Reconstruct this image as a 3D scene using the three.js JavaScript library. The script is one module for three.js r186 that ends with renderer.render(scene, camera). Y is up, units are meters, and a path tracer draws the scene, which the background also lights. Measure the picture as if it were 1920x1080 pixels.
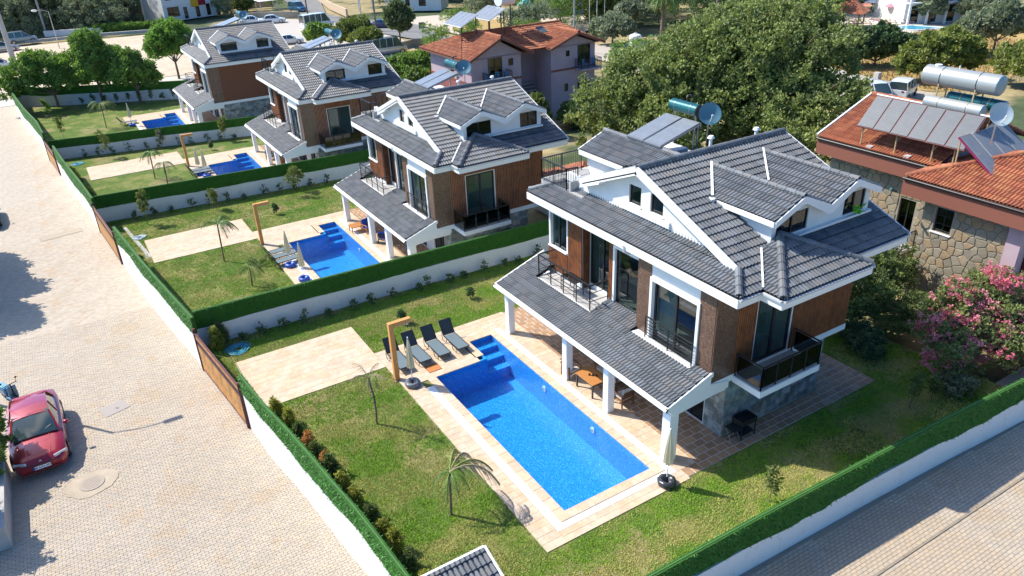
import * as THREE from 'three';
import { Sky } from 'three/addons/objects/Sky.js';
import { mergeGeometries, mergeVertices, toCreasedNormals } from 'three/addons/utils/BufferGeometryUtils.js';
import { RoundedBoxGeometry } from 'three/addons/geometries/RoundedBoxGeometry.js';
import { MarchingCubes } from 'three/addons/objects/MarchingCubes.js';

// ---------------------------------------------------------------- camera, sky, sun, exposure
const scene = new THREE.Scene();
const camera = new THREE.PerspectiveCamera(42.18, 16 / 9, 0.1, 3000);
camera.position.set(-11.3115, 19.2197, 16.1361);
{ const d = Math.PI / 180; camera.rotation.set(-27.505 * d, -30.628 * d, -2.37 * d, 'YXZ'); }
const sunDir = new THREE.Vector3(-0.415, 0.731, -0.541).normalize();   // 47 degrees high, from the street side
const sky = new Sky();
sky.name = 'sky'; sky.userData.kind = 'structure';
sky.scale.setScalar(2000);
sky.material.uniforms.turbidity.value = 2.5;
sky.material.uniforms.rayleigh.value = 1.2;
sky.material.uniforms.mieCoefficient.value = 0.004;
sky.material.uniforms.sunPosition.value.copy(sunDir);
scene.add(sky);
scene.environmentIntensity = 0.2;
const sun = new THREE.DirectionalLight(new THREE.Color(1.0, 0.93, 0.81), 5.0);
sun.position.copy(sunDir).multiplyScalar(200).add(new THREE.Vector3(5, 0, -20));
sun.target.position.set(5, 0, -20);
sun.castShadow = true; sun.shadow.radius = 1; sun.shadow.mapSize.set(4096, 4096);
Object.assign(sun.shadow.camera, { left: -150, right: 150, top: 150, bottom: -150, near: 1, far: 600 });
scene.add(sun, sun.target);
const renderer = new THREE.WebGLRenderer({ antialias: true });
renderer.toneMapping = THREE.LinearToneMapping;
renderer.toneMappingExposure = 1.42;
renderer.shadowMap.enabled = true;

// ---------------------------------------------------------------- helpers
let seed = 7;
const rnd = () => { seed = (seed + 0x6D2B79F5) | 0; let t = Math.imul(seed ^ (seed >>> 15), 1 | seed); t = (t + Math.imul(t ^ (t >>> 7), 61 | t)) ^ t; return ((t ^ (t >>> 14)) >>> 0) / 4294967296; };
const ORD = ['first', 'second', 'third', 'fourth', 'fifth', 'sixth', 'seventh', 'eighth', 'ninth', 'tenth', 'eleventh', 'twelfth', 'thirteenth', 'fourteenth', 'fifteenth', 'sixteenth', 'seventeenth', 'eighteenth', 'nineteenth', 'twentieth'];
const rr = (a, b) => a + (b - a) * rnd();
const V = (x, y, z) => new THREE.Vector3(x, y, z);
const lerp = (a, b, t) => a + (b - a) * t;
const clamp = (x, a, b) => Math.min(b, Math.max(a, x));
const used = {};
const numbered = (n) => { const k = used[n] = (used[n] ?? -1) + 1; return k ? n + '_' + String(k).padStart(3, '0') : n; };
function tag(o, label, category, group) { o.userData.label = label; o.userData.category = category; if (group) o.userData.group = group; return o; }
function thing(name, label, category, x = 0, y = 0, z = 0, turn = 0, group) {
  const o = new THREE.Group(); o.name = numbered(name); o.position.set(x, y, z); o.rotation.y = turn; scene.add(o);
  return tag(o, label, category, group);
}
function dup(root, label, x, y, z, turn = 0, s = 1) {
  const c = root.clone(); c.name = numbered(root.name.replace(/_\d{3}$/, '')); c.userData = { ...root.userData, label };
  c.position.set(x, y, z); c.rotation.y = turn; c.scale.setScalar(s); scene.add(c); return c;
}
// uv in metres from the dominant direction of each face
function metreUV(g) {
  const p = g.attributes.position, n = g.attributes.normal, uv = new Float32Array(p.count * 2);
  for (let i = 0; i < p.count; i++) {
    const ax = Math.abs(n.getX(i)), ay = Math.abs(n.getY(i)), az = Math.abs(n.getZ(i));
    const x = p.getX(i), y = p.getY(i), z = p.getZ(i);
    if (ay >= ax && ay >= az) { uv[2 * i] = x; uv[2 * i + 1] = -z; } else if (ax >= az) { uv[2 * i] = z; uv[2 * i + 1] = y; } else { uv[2 * i] = x; uv[2 * i + 1] = y; }
  }
  g.setAttribute('uv', new THREE.BufferAttribute(uv, 2)); return g;
}
const clean = (g) => { const q = g.index ? g.toNonIndexed() : g; for (const k of Object.keys(q.attributes)) if (k !== 'position' && k !== 'normal') q.deleteAttribute(k); if (!q.attributes.normal) q.computeVertexNormals(); q.morphAttributes = {}; return q; };
const merge = (list) => metreUV(list.length === 1 ? clean(list[0]) : mergeGeometries(list.map(clean)));
function mesh(name, geos, mat, parent = scene, kind) {
  const m = new THREE.Mesh(Array.isArray(geos) ? merge(geos) : geos, mat); m.name = name; m.castShadow = m.receiveShadow = true;
  if (kind) m.userData.kind = kind;
  if (parent === scene) m.name = numbered(name);
  parent.add(m); return m;
}
const struct = (name, geos, mat) => mesh(name, geos, mat, scene, 'structure');
// primitive geometries
const box = (x0, x1, y0, y1, z0, z1) => new THREE.BoxGeometry(x1 - x0, y1 - y0, z1 - z0).translate((x0 + x1) / 2, (y0 + y1) / 2, (z0 + z1) / 2);
const rbox = (x0, x1, y0, y1, z0, z1, r = .02) => new RoundedBoxGeometry(x1 - x0, y1 - y0, z1 - z0, 2, Math.min(r, (x1 - x0) / 2.1, (y1 - y0) / 2.1, (z1 - z0) / 2.1)).translate((x0 + x1) / 2, (y0 + y1) / 2, (z0 + z1) / 2);
const _m = new THREE.Matrix4();
function bar(a, b, w, h = w, round = false) {         // a beam from a to b
  const d = b.clone().sub(a), L = d.length();
  const g = round ? new THREE.CylinderGeometry(w / 2, h / 2, L, 8, 1).rotateX(Math.PI / 2) : new THREE.BoxGeometry(w, h, L);
  _m.lookAt(b, a, Math.abs(d.y) > .999 * L ? V(0, 0, 1) : V(0, 1, 0)); _m.setPosition(a.clone().add(b).multiplyScalar(.5));
  return g.applyMatrix4(_m);
}
const tube = (pts, r, seg = 24, rad = 6) => new THREE.TubeGeometry(new THREE.CatmullRomCurve3(pts), seg, r, rad);
const cyl = (x, y0, y1, z, r0, r1 = r0, n = 20) => new THREE.CylinderGeometry(r1, r0, y1 - y0, n).translate(x, (y0 + y1) / 2, z);
function tris(list) {                                   // list of [a,b,c] Vector3
  const p = new Float32Array(list.length * 9); list.forEach((t, i) => t.forEach((v, j) => { p[9 * i + 3 * j] = v.x; p[9 * i + 3 * j + 1] = v.y; p[9 * i + 3 * j + 2] = v.z; }));
  const g = new THREE.BufferGeometry(); g.setAttribute('position', new THREE.BufferAttribute(p, 3)); g.computeVertexNormals(); return g;
}
function slab(pts, t) {                                 // convex/concave planar polygon of Vector3 (ccw from above), thickness t straight down
  const P = pts, Q = pts.map(p => V(p.x, p.y - t, p.z)), L = [];
  const sh = THREE.ShapeUtils.triangulateShape(P.map(p => new THREE.Vector2(p.x, -p.z)), []);
  for (const [a, b, c] of sh) { L.push([P[a], P[b], P[c]], [Q[a], Q[c], Q[b]]); }
  P.forEach((p, i) => { const j = (i + 1) % P.length; L.push([P[i], Q[i], Q[j]], [P[i], Q[j], P[j]]); });
  return tris(L);
}
const flat = (xz, y, t) => slab(ccw(xz).map(([x, z]) => V(x, y, z)), t);
function ccw(xz) { let a = 0; xz.forEach((p, i) => { const q = xz[(i + 1) % xz.length]; a += p[0] * -q[1] - q[0] * -p[1]; }); return a < 0 ? xz.slice().reverse() : xz; }
function extr(shapePts, depth, bevel = 0) {             // extrude xy polygon along z
  const s = new THREE.Shape(shapePts.map(([x, y]) => new THREE.Vector2(x, y)));
  return new THREE.ExtrudeGeometry(s, { depth, bevelEnabled: bevel > 0, bevelSize: bevel, bevelThickness: bevel, bevelSegments: 1 });
}
// wall in a local frame: u along +x, v up, outer face at z = 0, thickness t behind it; ops = [[u0,u1,v0,v1]]
function wallGeo(len, h, ops = [], t = .2, v0 = 0) {
  const us = [...new Set([0, len, ...ops.flatMap(o => [o[0], o[1]])])].filter(u => u >= 0 && u <= len).sort((a, b) => a - b);
  const vs = [...new Set([v0, v0 + h, ...ops.flatMap(o => [o[2], o[3]])])].filter(u => u >= v0 && u <= v0 + h).sort((a, b) => a - b);
  const solid = (i, j) => i >= 0 && j >= 0 && i < us.length - 1 && j < vs.length - 1 && !ops.some(o => us[i] >= o[0] - 1e-6 && us[i + 1] <= o[1] + 1e-6 && vs[j] >= o[2] - 1e-6 && vs[j + 1] <= o[3] + 1e-6);
  const L = [], q = (a, b, c, d) => L.push([a, b, c], [a, c, d]);
  for (let i = 0; i < us.length - 1; i++) for (let j = 0; j < vs.length - 1; j++) {
    if (!solid(i, j)) continue;
    const a = us[i], b = us[i + 1], c = vs[j], d = vs[j + 1];
    q(V(a, c, 0), V(b, c, 0), V(b, d, 0), V(a, d, 0)); q(V(b, c, -t), V(a, c, -t), V(a, d, -t), V(b, d, -t));
    if (!solid(i - 1, j) && i > 0) q(V(a, c, -t), V(a, c, 0), V(a, d, 0), V(a, d, -t));
    if (!solid(i + 1, j) && i < us.length - 2) q(V(b, c, 0), V(b, c, -t), V(b, d, -t), V(b, d, 0));
    if (!solid(i, j - 1)) q(V(a, c, -t), V(b, c, -t), V(b, c, 0), V(a, c, 0));
    if (!solid(i, j + 1)) q(V(a, d, 0), V(b, d, 0), V(b, d, -t), V(a, d, -t));
  }
  return tris(L);
}
const face = { W: -Math.PI / 2, E: Math.PI / 2, S: 0, N: Math.PI };
// matrix of a wall frame: S faces +z (u = +x), W faces -x (u = +z), E faces +x (u = -z), N faces -z (u = -x)
const frameM = (dir, x, y, z) => new THREE.Matrix4().makeRotationY(face[dir]).setPosition(x, y, z);

// ---------------------------------------------------------------- procedural textures
const hash = (x, y, s) => { let h = Math.imul(x, 374761393) + Math.imul(y, 668265263) + Math.imul(s, 1442695041); h = Math.imul(h ^ (h >>> 13), 1274126177); return ((h ^ (h >>> 16)) >>> 0) / 4294967296; };
function vnoise(u, v, per, s) {                         // tileable value noise, u,v in 0..1
  const x = u * per, y = v * per, x0 = Math.floor(x), y0 = Math.floor(y), fx = x - x0, fy = y - y0;
  const sx = fx * fx * (3 - 2 * fx), sy = fy * fy * (3 - 2 * fy), w = (i, j) => hash(((x0 + i) % per + per) % per, ((y0 + j) % per + per) % per, s);
  return lerp(lerp(w(0, 0), w(1, 0), sx), lerp(w(0, 1), w(1, 1), sx), sy);
}
const fbm = (u, v, per, oct, s) => { let a = 0, k = .5, n = 0; for (let i = 0; i < oct; i++) { a += k * vnoise(u, v, per << i, s + i); n += k; k *= .55; } return a / n; };
const toS = (x) => { x = clamp(x, 0, 1); return 255 * (x <= .0031308 ? 12.92 * x : 1.055 * Math.pow(x, 1 / 2.4) - .055); };
function tex(n, metres, fn, srgb = true) {              // fn(u,v) -> [r,g,b] linear
  const d = new Uint8Array(n * n * 4);
  for (let y = 0; y < n; y++) for (let x = 0; x < n; x++) { const c = fn((x + .5) / n, (y + .5) / n), i = 4 * (y * n + x); for (let k = 0; k < 3; k++) d[i + k] = srgb ? toS(c[k]) : 255 * clamp(c[k], 0, 1); d[i + 3] = 255; }
  const t = new THREE.DataTexture(d, n, n, THREE.RGBAFormat); t.wrapS = t.wrapT = THREE.RepeatWrapping; t.magFilter = THREE.LinearFilter; t.minFilter = THREE.LinearMipmapLinearFilter; t.generateMipmaps = true; t.anisotropy = 8;
  if (srgb) t.colorSpace = THREE.SRGBColorSpace;
  t.repeat.set(1 / metres, 1 / metres); t.needsUpdate = true; return t;
}
const mix3 = (a, b, t) => [lerp(a[0], b[0], t), lerp(a[1], b[1], t), lerp(a[2], b[2], t)];
const sm = (a, b, x) => { x = clamp((x - a) / (b - a), 0, 1); return x * x * (3 - 2 * x); };
const std = (c, rough = .85, o = {}) => new THREE.MeshStandardMaterial({ color: new THREE.Color().setRGB(...c), roughness: rough, ...o });
const mapped = (map, rough = .9, o = {}) => new THREE.MeshStandardMaterial({ map, roughness: rough, ...o });
const gray = (n, m, f) => tex(n, m, (u, v) => { const g = f(u, v); return [g, g, g]; }, false);
const fineBump = gray(512, 1.5, (u, v) => fbm(u, v, 24, 4, 91));

const T = {};
T.lawn = tex(1024, 14, (u, v) => {
  const a = fbm(u, v, 5, 5, 1), b = fbm(u, v, 14, 4, 11), c = fbm(u, v, 90, 3, 21), d = vnoise(u, v, 400, 31);
  let g = mix3([.125, .205, .022], [.235, .27, .055], sm(.35, .65, b));
  g = mix3(g, [.40, .32, .145], sm(.5, .68, a) * .7 + sm(.55, .75, b) * .25);
  g = mix3(g, [.085, .19, .015], sm(.58, .7, fbm(u, v, 7, 4, 41)) * .75);
  const k = .62 + .5 * c + .32 * (d - .5); return g.map(x => x * k);
});
T.lawnB = gray(1024, 3, (u, v) => .6 * vnoise(u, v, 256, 3) + .4 * fbm(u, v, 40, 3, 5));
T.turf = tex(512, 2.2, (u, v) => { const a = fbm(u, v, 10, 3, 3), c = vnoise(u, v, 200, 4), d = vnoise(u, v, 256, 5); const k = .55 + .5 * a + .7 * (c - .4); const g = mix3([.03, .145, .01], [.06, .21, .014], d); return g.map(x => x * k); });
T.turfB = gray(512, 1.1, (u, v) => vnoise(u, v, 128, 6));
T.plaster = tex(512, 3, (u, v) => { const a = fbm(u, v, 6, 5, 7), b = vnoise(u, v, 200, 8), k = .74 + .1 * (a - .5) + .04 * (b - .5); return [k, k * .99, k * .965]; });
T.wallPaint = tex(1024, 6, (u, v) => { const a = fbm(u, v, 8, 5, 9), d = fbm(u, v, 40, 3, 10); let k = [.76, .75, .72]; k = mix3(k, [.58, .55, .49], sm(.6, .8, a) * .5); k = mix3(k, [.5, .46, .4], sm(.7, .82, d) * .4); return k; });
T.wood = tex(512, 1.2, (u, v) => { const g = fbm(u, (v * .12) % 1, 60, 3, 12), a = fbm(u, v, 5, 3, 13); const k = .7 + .6 * g; return mix3([.215, .07, .02], [.135, .043, .014], sm(.3, .7, a)).map(x => x * k); });
T.granite = tex(512, 1.4, (u, v) => { const a = vnoise(u, v, 120, 14), b = vnoise(u, v, 60, 15), c = fbm(u, v, 12, 3, 16); let g = mix3([.085, .046, .032], [.17, .095, .062], c); g = mix3(g, [.38, .28, .2], sm(.78, .9, b)); return mix3(g, [.03, .02, .018], sm(.75, .9, a)); });
T.slate = tex(512, 2.4, (u, v) => { const a = fbm(u, v, 10, 5, 17), b = fbm(u, v, 40, 3, 18); return mix3([.15, .18, .185], [.31, .33, .32], sm(.3, .7, a)).map(x => x * (.8 + .4 * b)); });
T.travertine = tex(512, 2, (u, v) => { const a = fbm(u, v, 8, 5, 19), b = fbm(u, v, 64, 3, 20); return mix3([.62, .49, .355], [.55, .415, .285], sm(.38, .7, a)).map(x => x * (.88 + .24 * b)); });
T.paver = tex(1024, 8, (u, v) => { const a = fbm(u, v, 6, 5, 22), b = fbm(u, v, 90, 3, 23), c = fbm(u, v, 9, 4, 24); let g = mix3([.42, .35, .27], [.475, .41, .325], a); g = mix3(g, [.44, .315, .19], sm(.62, .78, c) * .4); return g.map(x => x * (.84 + .3 * b)); });
T.paverFar = tex(1024, 5.28, (u, v) => {   // courses of brick beyond the modelled ones
  const U = u * 24, W = v * 48, r = Math.floor(W), x = U + (r % 2) * .5, fx = x - Math.floor(x), fy = W - r, j = Math.min(Math.min(fx, 1 - fx) * .22, Math.min(fy, 1 - fy) * .11) < .006;
  const k = .86 + .26 * hash(Math.floor(x) % 24, r, 5), a = fbm(u, v, 6, 5, 26); let g = mix3([.42, .35, .27], [.475, .41, .325], a); g = mix3(g, [.44, .32, .2], sm(.6, .78, fbm(u, v, 8, 4, 27)) * .5); return g.map(q => q * (j ? .62 : k)); });
T.asphalt = tex(512, 6, (u, v) => { const a = fbm(u, v, 5, 4, 28), b = vnoise(u, v, 220, 29), k = .19 + .08 * (a - .5) + .06 * (b - .5); return [k, k * .985, k * .95]; });
T.dirt = tex(1024, 40, (u, v) => { const a = fbm(u, v, 6, 6, 30), b = fbm(u, v, 60, 3, 32); return mix3([.46, .35, .235], [.58, .49, .38], a).map(x => x * (.8 + .4 * b)); });
T.field = tex(1024, 60, (u, v) => { const a = fbm(u, v, 7, 6, 33), b = fbm(u, v, 80, 3, 34); let g = mix3([.06, .085, .03], [.30, .24, .12], sm(.42, .6, a)); return g.map(x => x * (.6 + .8 * b)); });
T.dry = tex(512, 12, (u, v) => { const a = fbm(u, v, 7, 5, 35), b = fbm(u, v, 70, 3, 36); return mix3([.45, .30, .10], [.33, .24, .10], a).map(x => x * (.6 + .8 * b)); });
T.concrete = tex(512, 3, (u, v) => { const a = fbm(u, v, 6, 5, 37), b = vnoise(u, v, 180, 38), k = .42 + .2 * (a - .5) + .08 * (b - .5); return [k, k * .97, k * .92]; });
T.tile = tex(512, 1.7, (u, v) => { const a = fbm(u, v, 10, 4, 39), b = vnoise(u, v, 200, 40), k = .17 + .06 * (a - .5) + .05 * (b - .5); return [k * .93, k, k * 1.07]; });
T.terra = tex(512, 2.2, (u, v) => { const a = fbm(u, v, 9, 4, 42), b = vnoise(u, v, 200, 43); return mix3([.46, .16, .075], [.33, .105, .05], sm(.3, .7, a)).map(x => x * (.8 + .35 * b)); });
T.mosaic = tex(1024, 2.4, (u, v) => {  // mixed blue mosaic; caustic sparkle is also painted in as random paler tiles
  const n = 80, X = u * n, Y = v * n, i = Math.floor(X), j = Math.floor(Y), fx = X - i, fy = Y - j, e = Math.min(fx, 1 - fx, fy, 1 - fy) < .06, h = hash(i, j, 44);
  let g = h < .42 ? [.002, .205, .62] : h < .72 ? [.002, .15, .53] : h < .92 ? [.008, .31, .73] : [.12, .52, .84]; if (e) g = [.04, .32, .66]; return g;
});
T.stone = tex(512, 1.6, (u, v) => { const a = fbm(u, v, 6, 5, 45), b = fbm(u, v, 50, 3, 46); return mix3([.40, .345, .25], [.29, .25, .185], a).map(x => x * (.75 + .5 * b)); });
T.bark = tex(256, 1, (u, v) => { const a = fbm(u, (v * .25) % 1, 24, 4, 47); return mix3([.12, .085, .055], [.26, .2, .14], a); });
T.lilac = tex(512, 4, (u, v) => { const a = fbm(u, v, 6, 5, 48); return mix3([.44, .325, .365], [.50, .385, .42], a); });
T.panel = tex(256, 1.1, (u, v) => { const a = fbm(u, v, 6, 4, 49), b = Math.abs(((u * 9) % 1) - .5) < .06 ? .8 : 1, k = (.19 + .06 * (a - .5)) * b; return [k * .96, k, k * 1.06]; });

const M = {
  lawn: mapped(T.lawn, .95, { bumpMap: T.lawnB, bumpScale: .05 }), turf: mapped(T.turf, .8, { bumpMap: T.turfB, bumpScale: .03 }),
  plaster: mapped(T.plaster, .8), wallPaint: mapped(T.wallPaint, .85, { bumpMap: fineBump, bumpScale: .006 }), trim: std([.8, .8, .785], .55),
  wood: mapped(T.wood, .6), granite: mapped(T.granite, .32), slate: mapped(T.slate, .55), travertine: mapped(T.travertine, .6), paver: mapped(T.paver, .85), paverFar: mapped(T.paverFar, .85),
  asphalt: mapped(T.asphalt, .9), dirt: mapped(T.dirt, .95), field: mapped(T.field, 1), dry: mapped(T.dry, 1), concrete: mapped(T.concrete, .9),
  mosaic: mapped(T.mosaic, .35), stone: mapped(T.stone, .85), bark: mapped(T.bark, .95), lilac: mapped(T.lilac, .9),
  black: std([.018, .018, .02], .4), charcoal: std([.03, .032, .036], .45, { metalness: .3 }), metal: std([.5, .5, .5], .35, { metalness: .9 }), white: std([.78, .78, .76], .45), grout: std([.66, .61, .53], .95), groutDark: std([.34, .285, .215], .95),
  dark: std([.012, .012, .013], .9), rubber: std([.02, .02, .02], .8),
  glass: new THREE.MeshPhysicalMaterial({ color: new THREE.Color().setRGB(.58, .66, .66), transmission: 1, thickness: 0, roughness: .02, ior: 1.5 }),
  smoked: new THREE.MeshPhysicalMaterial({ color: new THREE.Color().setRGB(.16, .19, .21), transmission: 1, thickness: 0, roughness: .04, ior: 1.5 }),
  water: new THREE.MeshPhysicalMaterial({ color: new THREE.Color().setRGB(.82, .95, 1), transmission: 1, thickness: 0, roughness: .02, ior: 1.33, bumpMap: gray(512, 2.2, (u, v) => fbm(u, v, 9, 4, 50)), bumpScale: .035 }),
  sheer: std([.62,.6,.55],.9), curtain: std([.62, .62, .58], 1, { side: THREE.DoubleSide }), sage: std([.36, .43, .40], 1, { side: THREE.DoubleSide }),
  canvas: std([.62, .57, .43], .95), teak: std([.42, .17, .045], .55), grey: std([.3, .3, .3], .7),
  hose: std([.06, .33, .45], .5), orangePost: std([.68, .30, .085], .6), solarGreen: std([.01, .105, .115], .35, { metalness: .3 }), dish: std([.09, .2, .25], .5, { metalness: .3 }),
  bluePlastic: std([.02, .08, .42], .35), clad: std([.15, .05, .022], .6), maroon: std([.12, .03, .035], .6), brownTrim: std([.24, .085, .055], .8),
  cushion: std([.52, .5, .45], .95),
};
const tones = (map, list, rough, o = {}) => list.map(k => mapped(map, rough, { color: new THREE.Color().setRGB(...(Array.isArray(k) ? k : [k, k, k])), ...o }));
M.tiles = tones(T.tile, [1, .84, .7, [.98, .9, .84]], .55, { bumpMap: fineBump, bumpScale: .003 });
M.terras = tones(T.terra, [1, .8, [1, 1.15, 1.1], [.75, .7, .75]], .8);
M.travs = tones(T.travertine, [1, .94, [1, .95, .88], [.97, .98, 1]], .6, { bumpMap: fineBump, bumpScale: .003 });
M.terr = tones(T.travertine, [[.66, .5, .38], [.58, .43, .32], [.72, .57, .45], [.6, .47, .39]], .6, { bumpMap: fineBump, bumpScale: .003 });
M.pavers = tones(T.paver, [1, .94, [1.03, 1, .95], [.94, .95, .97]], .85, { bumpMap: fineBump, bumpScale: .005 });
M.slates = tones(T.slate, [.95, .62, [.72, .88, .95], 1.25, [.8, .85, .8]], .5);
M.stones = tones(T.stone, [.85, .7, [.95, .9, .82], [.72, .74, .76], [.92, .78, .64]], .85, { bumpMap: fineBump, bumpScale: .01 });
M.slats = tones(T.wood, [1, .87, [1.1, 1.06, 1.02]], .55);
M.travertine2 = mapped(T.travertine, .6, { color: new THREE.Color().setRGB(1.18, 1.25, 1.3) });
// ---------------------------------------------------------------- terrain, streets, lots
const Sz = [[-2000, -1.85], [-100, -1.85], [-80, -1.8], [-57, -1.5], [-35, -1.3], [-20, -1.0], [-14, -.85], [400, -.85]];
const S = (z) => { for (let i = 1; i < Sz.length; i++) if (z <= Sz[i][0]) return lerp(Sz[i - 1][1], Sz[i][1], (z - Sz[i - 1][0]) / (Sz[i][0] - Sz[i - 1][0])); return -.85; };
const nearY = (x) => lerp(-.85, -.08, sm(-7, 2, x));
function grid(x0, x1, z0, z1, nx, nz, yf, keep) {
  const g = new THREE.PlaneGeometry(1, 1, nx, nz).rotateX(-Math.PI / 2), p = g.attributes.position;
  for (let i = 0; i < p.count; i++) { const x = lerp(x0, x1, p.getX(i) + .5), z = lerp(z0, z1, p.getZ(i) + .5); p.setXYZ(i, x, yf(x, z), z); }
  g.computeVertexNormals(); return g;
}
{ // one ground sheet to the horizon
  const cut = [-1500, -700, -400, -300, -200, -150, -120, -100, -80, -60, -45, -35, -25, -18, -14, 0, 2, 4, 6, 12, 20, 40, 80, 200, 600];
  const xs = [-1200, -500, -200, -100, -50, -30, -20, -10, -6, -3, 0, 3, 6, 8, 10, 12, 14, 16, 18, 20, 24, 30, 40, 60, 80, 110, 150, 220, 400, 1200];
  const g = new THREE.PlaneGeometry(1, 1, xs.length - 1, cut.length - 1).rotateX(-Math.PI / 2), p = g.attributes.position;
  for (let j = 0, i = 0; j < cut.length; j++) for (let k = 0; k < xs.length; k++, i++) {
    const x = xs[k], z = cut[j]; let y = S(z) - .3; y += sm(16, 22, x) * sm(-50, -12, z) * .9; if (x > -4 && x < 12 && z > -95 && z < 3) y -= 2.2;
    p.setXYZ(i, x, y, z);
  }
  g.computeVertexNormals(); struct('ground', [g], M.field);
}
// left street: corridor of interlocking pavers falling away from the camera
const wallX = [[5.2, -6.15], [-2, -6.6], [-3.4, -6.8], [-6, -7.08], [-7.7, -7.3], [-10, -7.65], [-12.4, -7.85], [-18.9, -8.55], [-24, -9.22], [-27.5, -9.64], [-31, -9.97], [-35.7, -10.33], [-43.3, -10.98], [-48.3, -11.42], [-55, -12.12], [-61, -12.6], [-67.5, -13.2], [-73, -13.52], [-81, -14.5], [-91, -15.4], [-98, -15.72]];
const wx = (z) => { for (let i = 1; i < wallX.length; i++) if (z >= wallX[i][0]) { const [a, b] = [wallX[i - 1], wallX[i]]; return lerp(a[1], b[1], clamp((z - a[0]) / (b[0] - a[0]), 0, 1)); } return -15.8; };
{
  const zs = []; for (let z = 4; z > -104; z -= 2) zs.push(z);
  const L = []; const A = (z) => V(-19, S(z) - .035, z), B = (z) => V(wx(z) + .05, S(z) - .035, z);
  const near = [], far = []; const up2 = V(0, .028, 0);
  for (let i = 0; i + 1 < zs.length; i++) { const a = zs[i], b = zs[i + 1]; if (a > -27) near.push([A(a), B(a), B(b)], [A(a), B(b), A(b)]); else { const [p, q, r, s] = [A(a), B(a), B(b), A(b)].map(k => k.add(up2)); far.push([p, q, r], [p, r, s]); } }
  struct('street', [tris(far)], M.paverFar);
  const st = struct('street', [tris(near)], M.groutDark);
  // near pavers are built one by one: the 300 nearest as single stones, the rest joined
  const cell = [], u = .235, w = .115;
  for (let j = 0; j < 400; j++) { const z = 1 - j * w; if (z < -28.02) break; for (let i = 0; i < 56; i++) { const x = -18.9 + (i + (j % 2) * .5) * u; if (x > wx(z) + .02) break; cell.push([x, z]); } }
  layPavers(cell, u, w, st, M.pavers, (x, z) => S(z), 'paving_stone', -9, -1);
}
function layPavers(cell, u, w, parent, mats, yf, name, fx, fz, th = .04, single = 300) {
  cell.sort((a, b) => Math.hypot(a[0] - fx, a[1] - fz) - Math.hypot(b[0] - fx, b[1] - fz));
  const base = box(-u / 2 + .006, u / 2 - .006, -th, 0, -w / 2 + .006, w / 2 - .006); metreUV(base);
  const many = mats.map(() => []);
  cell.forEach(([x, z], i) => {
    const k = Math.floor(rnd() * mats.length), y = yf(x, z) + rr(-.004, .004), rx = rr(-.012, .012), rz = rr(-.012, .012);
    if (i < single) { const m = mesh(name, base, mats[k], parent); m.position.set(x, y, z); m.rotation.set(rx, 0, rz); }
    else { const g = box(-u / 2 + .006, u / 2 - .006, -th, 0, -w / 2 + .006, w / 2 - .006); g.rotateX(rx); g.rotateZ(rz); g.translate(x, y, z); many[k].push(g); }
  });
  many.forEach((L, k) => L.length && mesh(name + 's', L, mats[k], parent, 'stuff'));
}
{ // junction and the cross street along the near wall
  const nz = (x) => lerp(5.0, 6.15, clamp((x + 6) / 24, 0, 1));
  const g = grid(-19, 60, 4, 40, 60, 12, (x, z) => nearY(x) - .035), cr = struct('street', [g], M.groutDark);
  const sw = struct('pavement', [(() => { const L = []; for (let x = 0; x < 40; x += 2) L.push([V(x, nearY(x) - .02, nz(x)), V(x, nearY(x) - .02, 7.45 + (x - 6) * .02), V(x + 2, nearY(x + 2) - .02, 7.45 + (x - 4) * .02)], [V(x, nearY(x) - .02, nz(x)), V(x + 2, nearY(x + 2) - .02, 7.45 + (x - 4) * .02), V(x + 2, nearY(x + 2) - .02, nz(x + 2))]); return tris(L); })()], M.groutDark);
  const cells = [], u = .24, w = .12;
  for (let i = 0; i < 76; i++) for (let j = 0; j < 24; j++) { const x = 1 + i * u + (j % 2) * u / 2, z = 4.86 + j * w + (x - 6) * .02; if (z > nz(x) + .0 && z < 7.52 + (x - 6) * .02) cells.push([x, z]); }
  layPavers(cells, u, w, sw, M.pavers, (x) => nearY(x) + .02, 'paving_stone', 8, 8);
  const c2 = [];
  for (let i = 0; i < 80; i++) for (let j = 0; j < 32; j++) { const x = 1.5 + i * u + (j % 2) * u / 2, z = 7.705 + j * w + (x - 6) * .02; if (z > 7.5) c2.push([x, z]); }
  layPavers(c2, u, w, cr, M.pavers, (x) => nearY(x) - .005, 'paving_stone', 9, 9);
  const kb = []; for (let i = 0; i < 20; i++) { const x = 1 + i; kb.push(bar(V(x + .01, nearY(x) - .035, 7.6 + (x - 6) * .02), V(x + .99, nearY(x) - .035, 7.6 + (x - 5) * .02), .09, .12)); }
  const k = thing('kerb', 'flush narrow kerb between the pavement and the cross street', 'kerb'); kb.forEach(b => mesh('kerb_stone', [b], M.kerb ??= mapped(T.paver, .9, { color: new THREE.Color().setRGB(.62, .62, .6) }), k));
}
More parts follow.
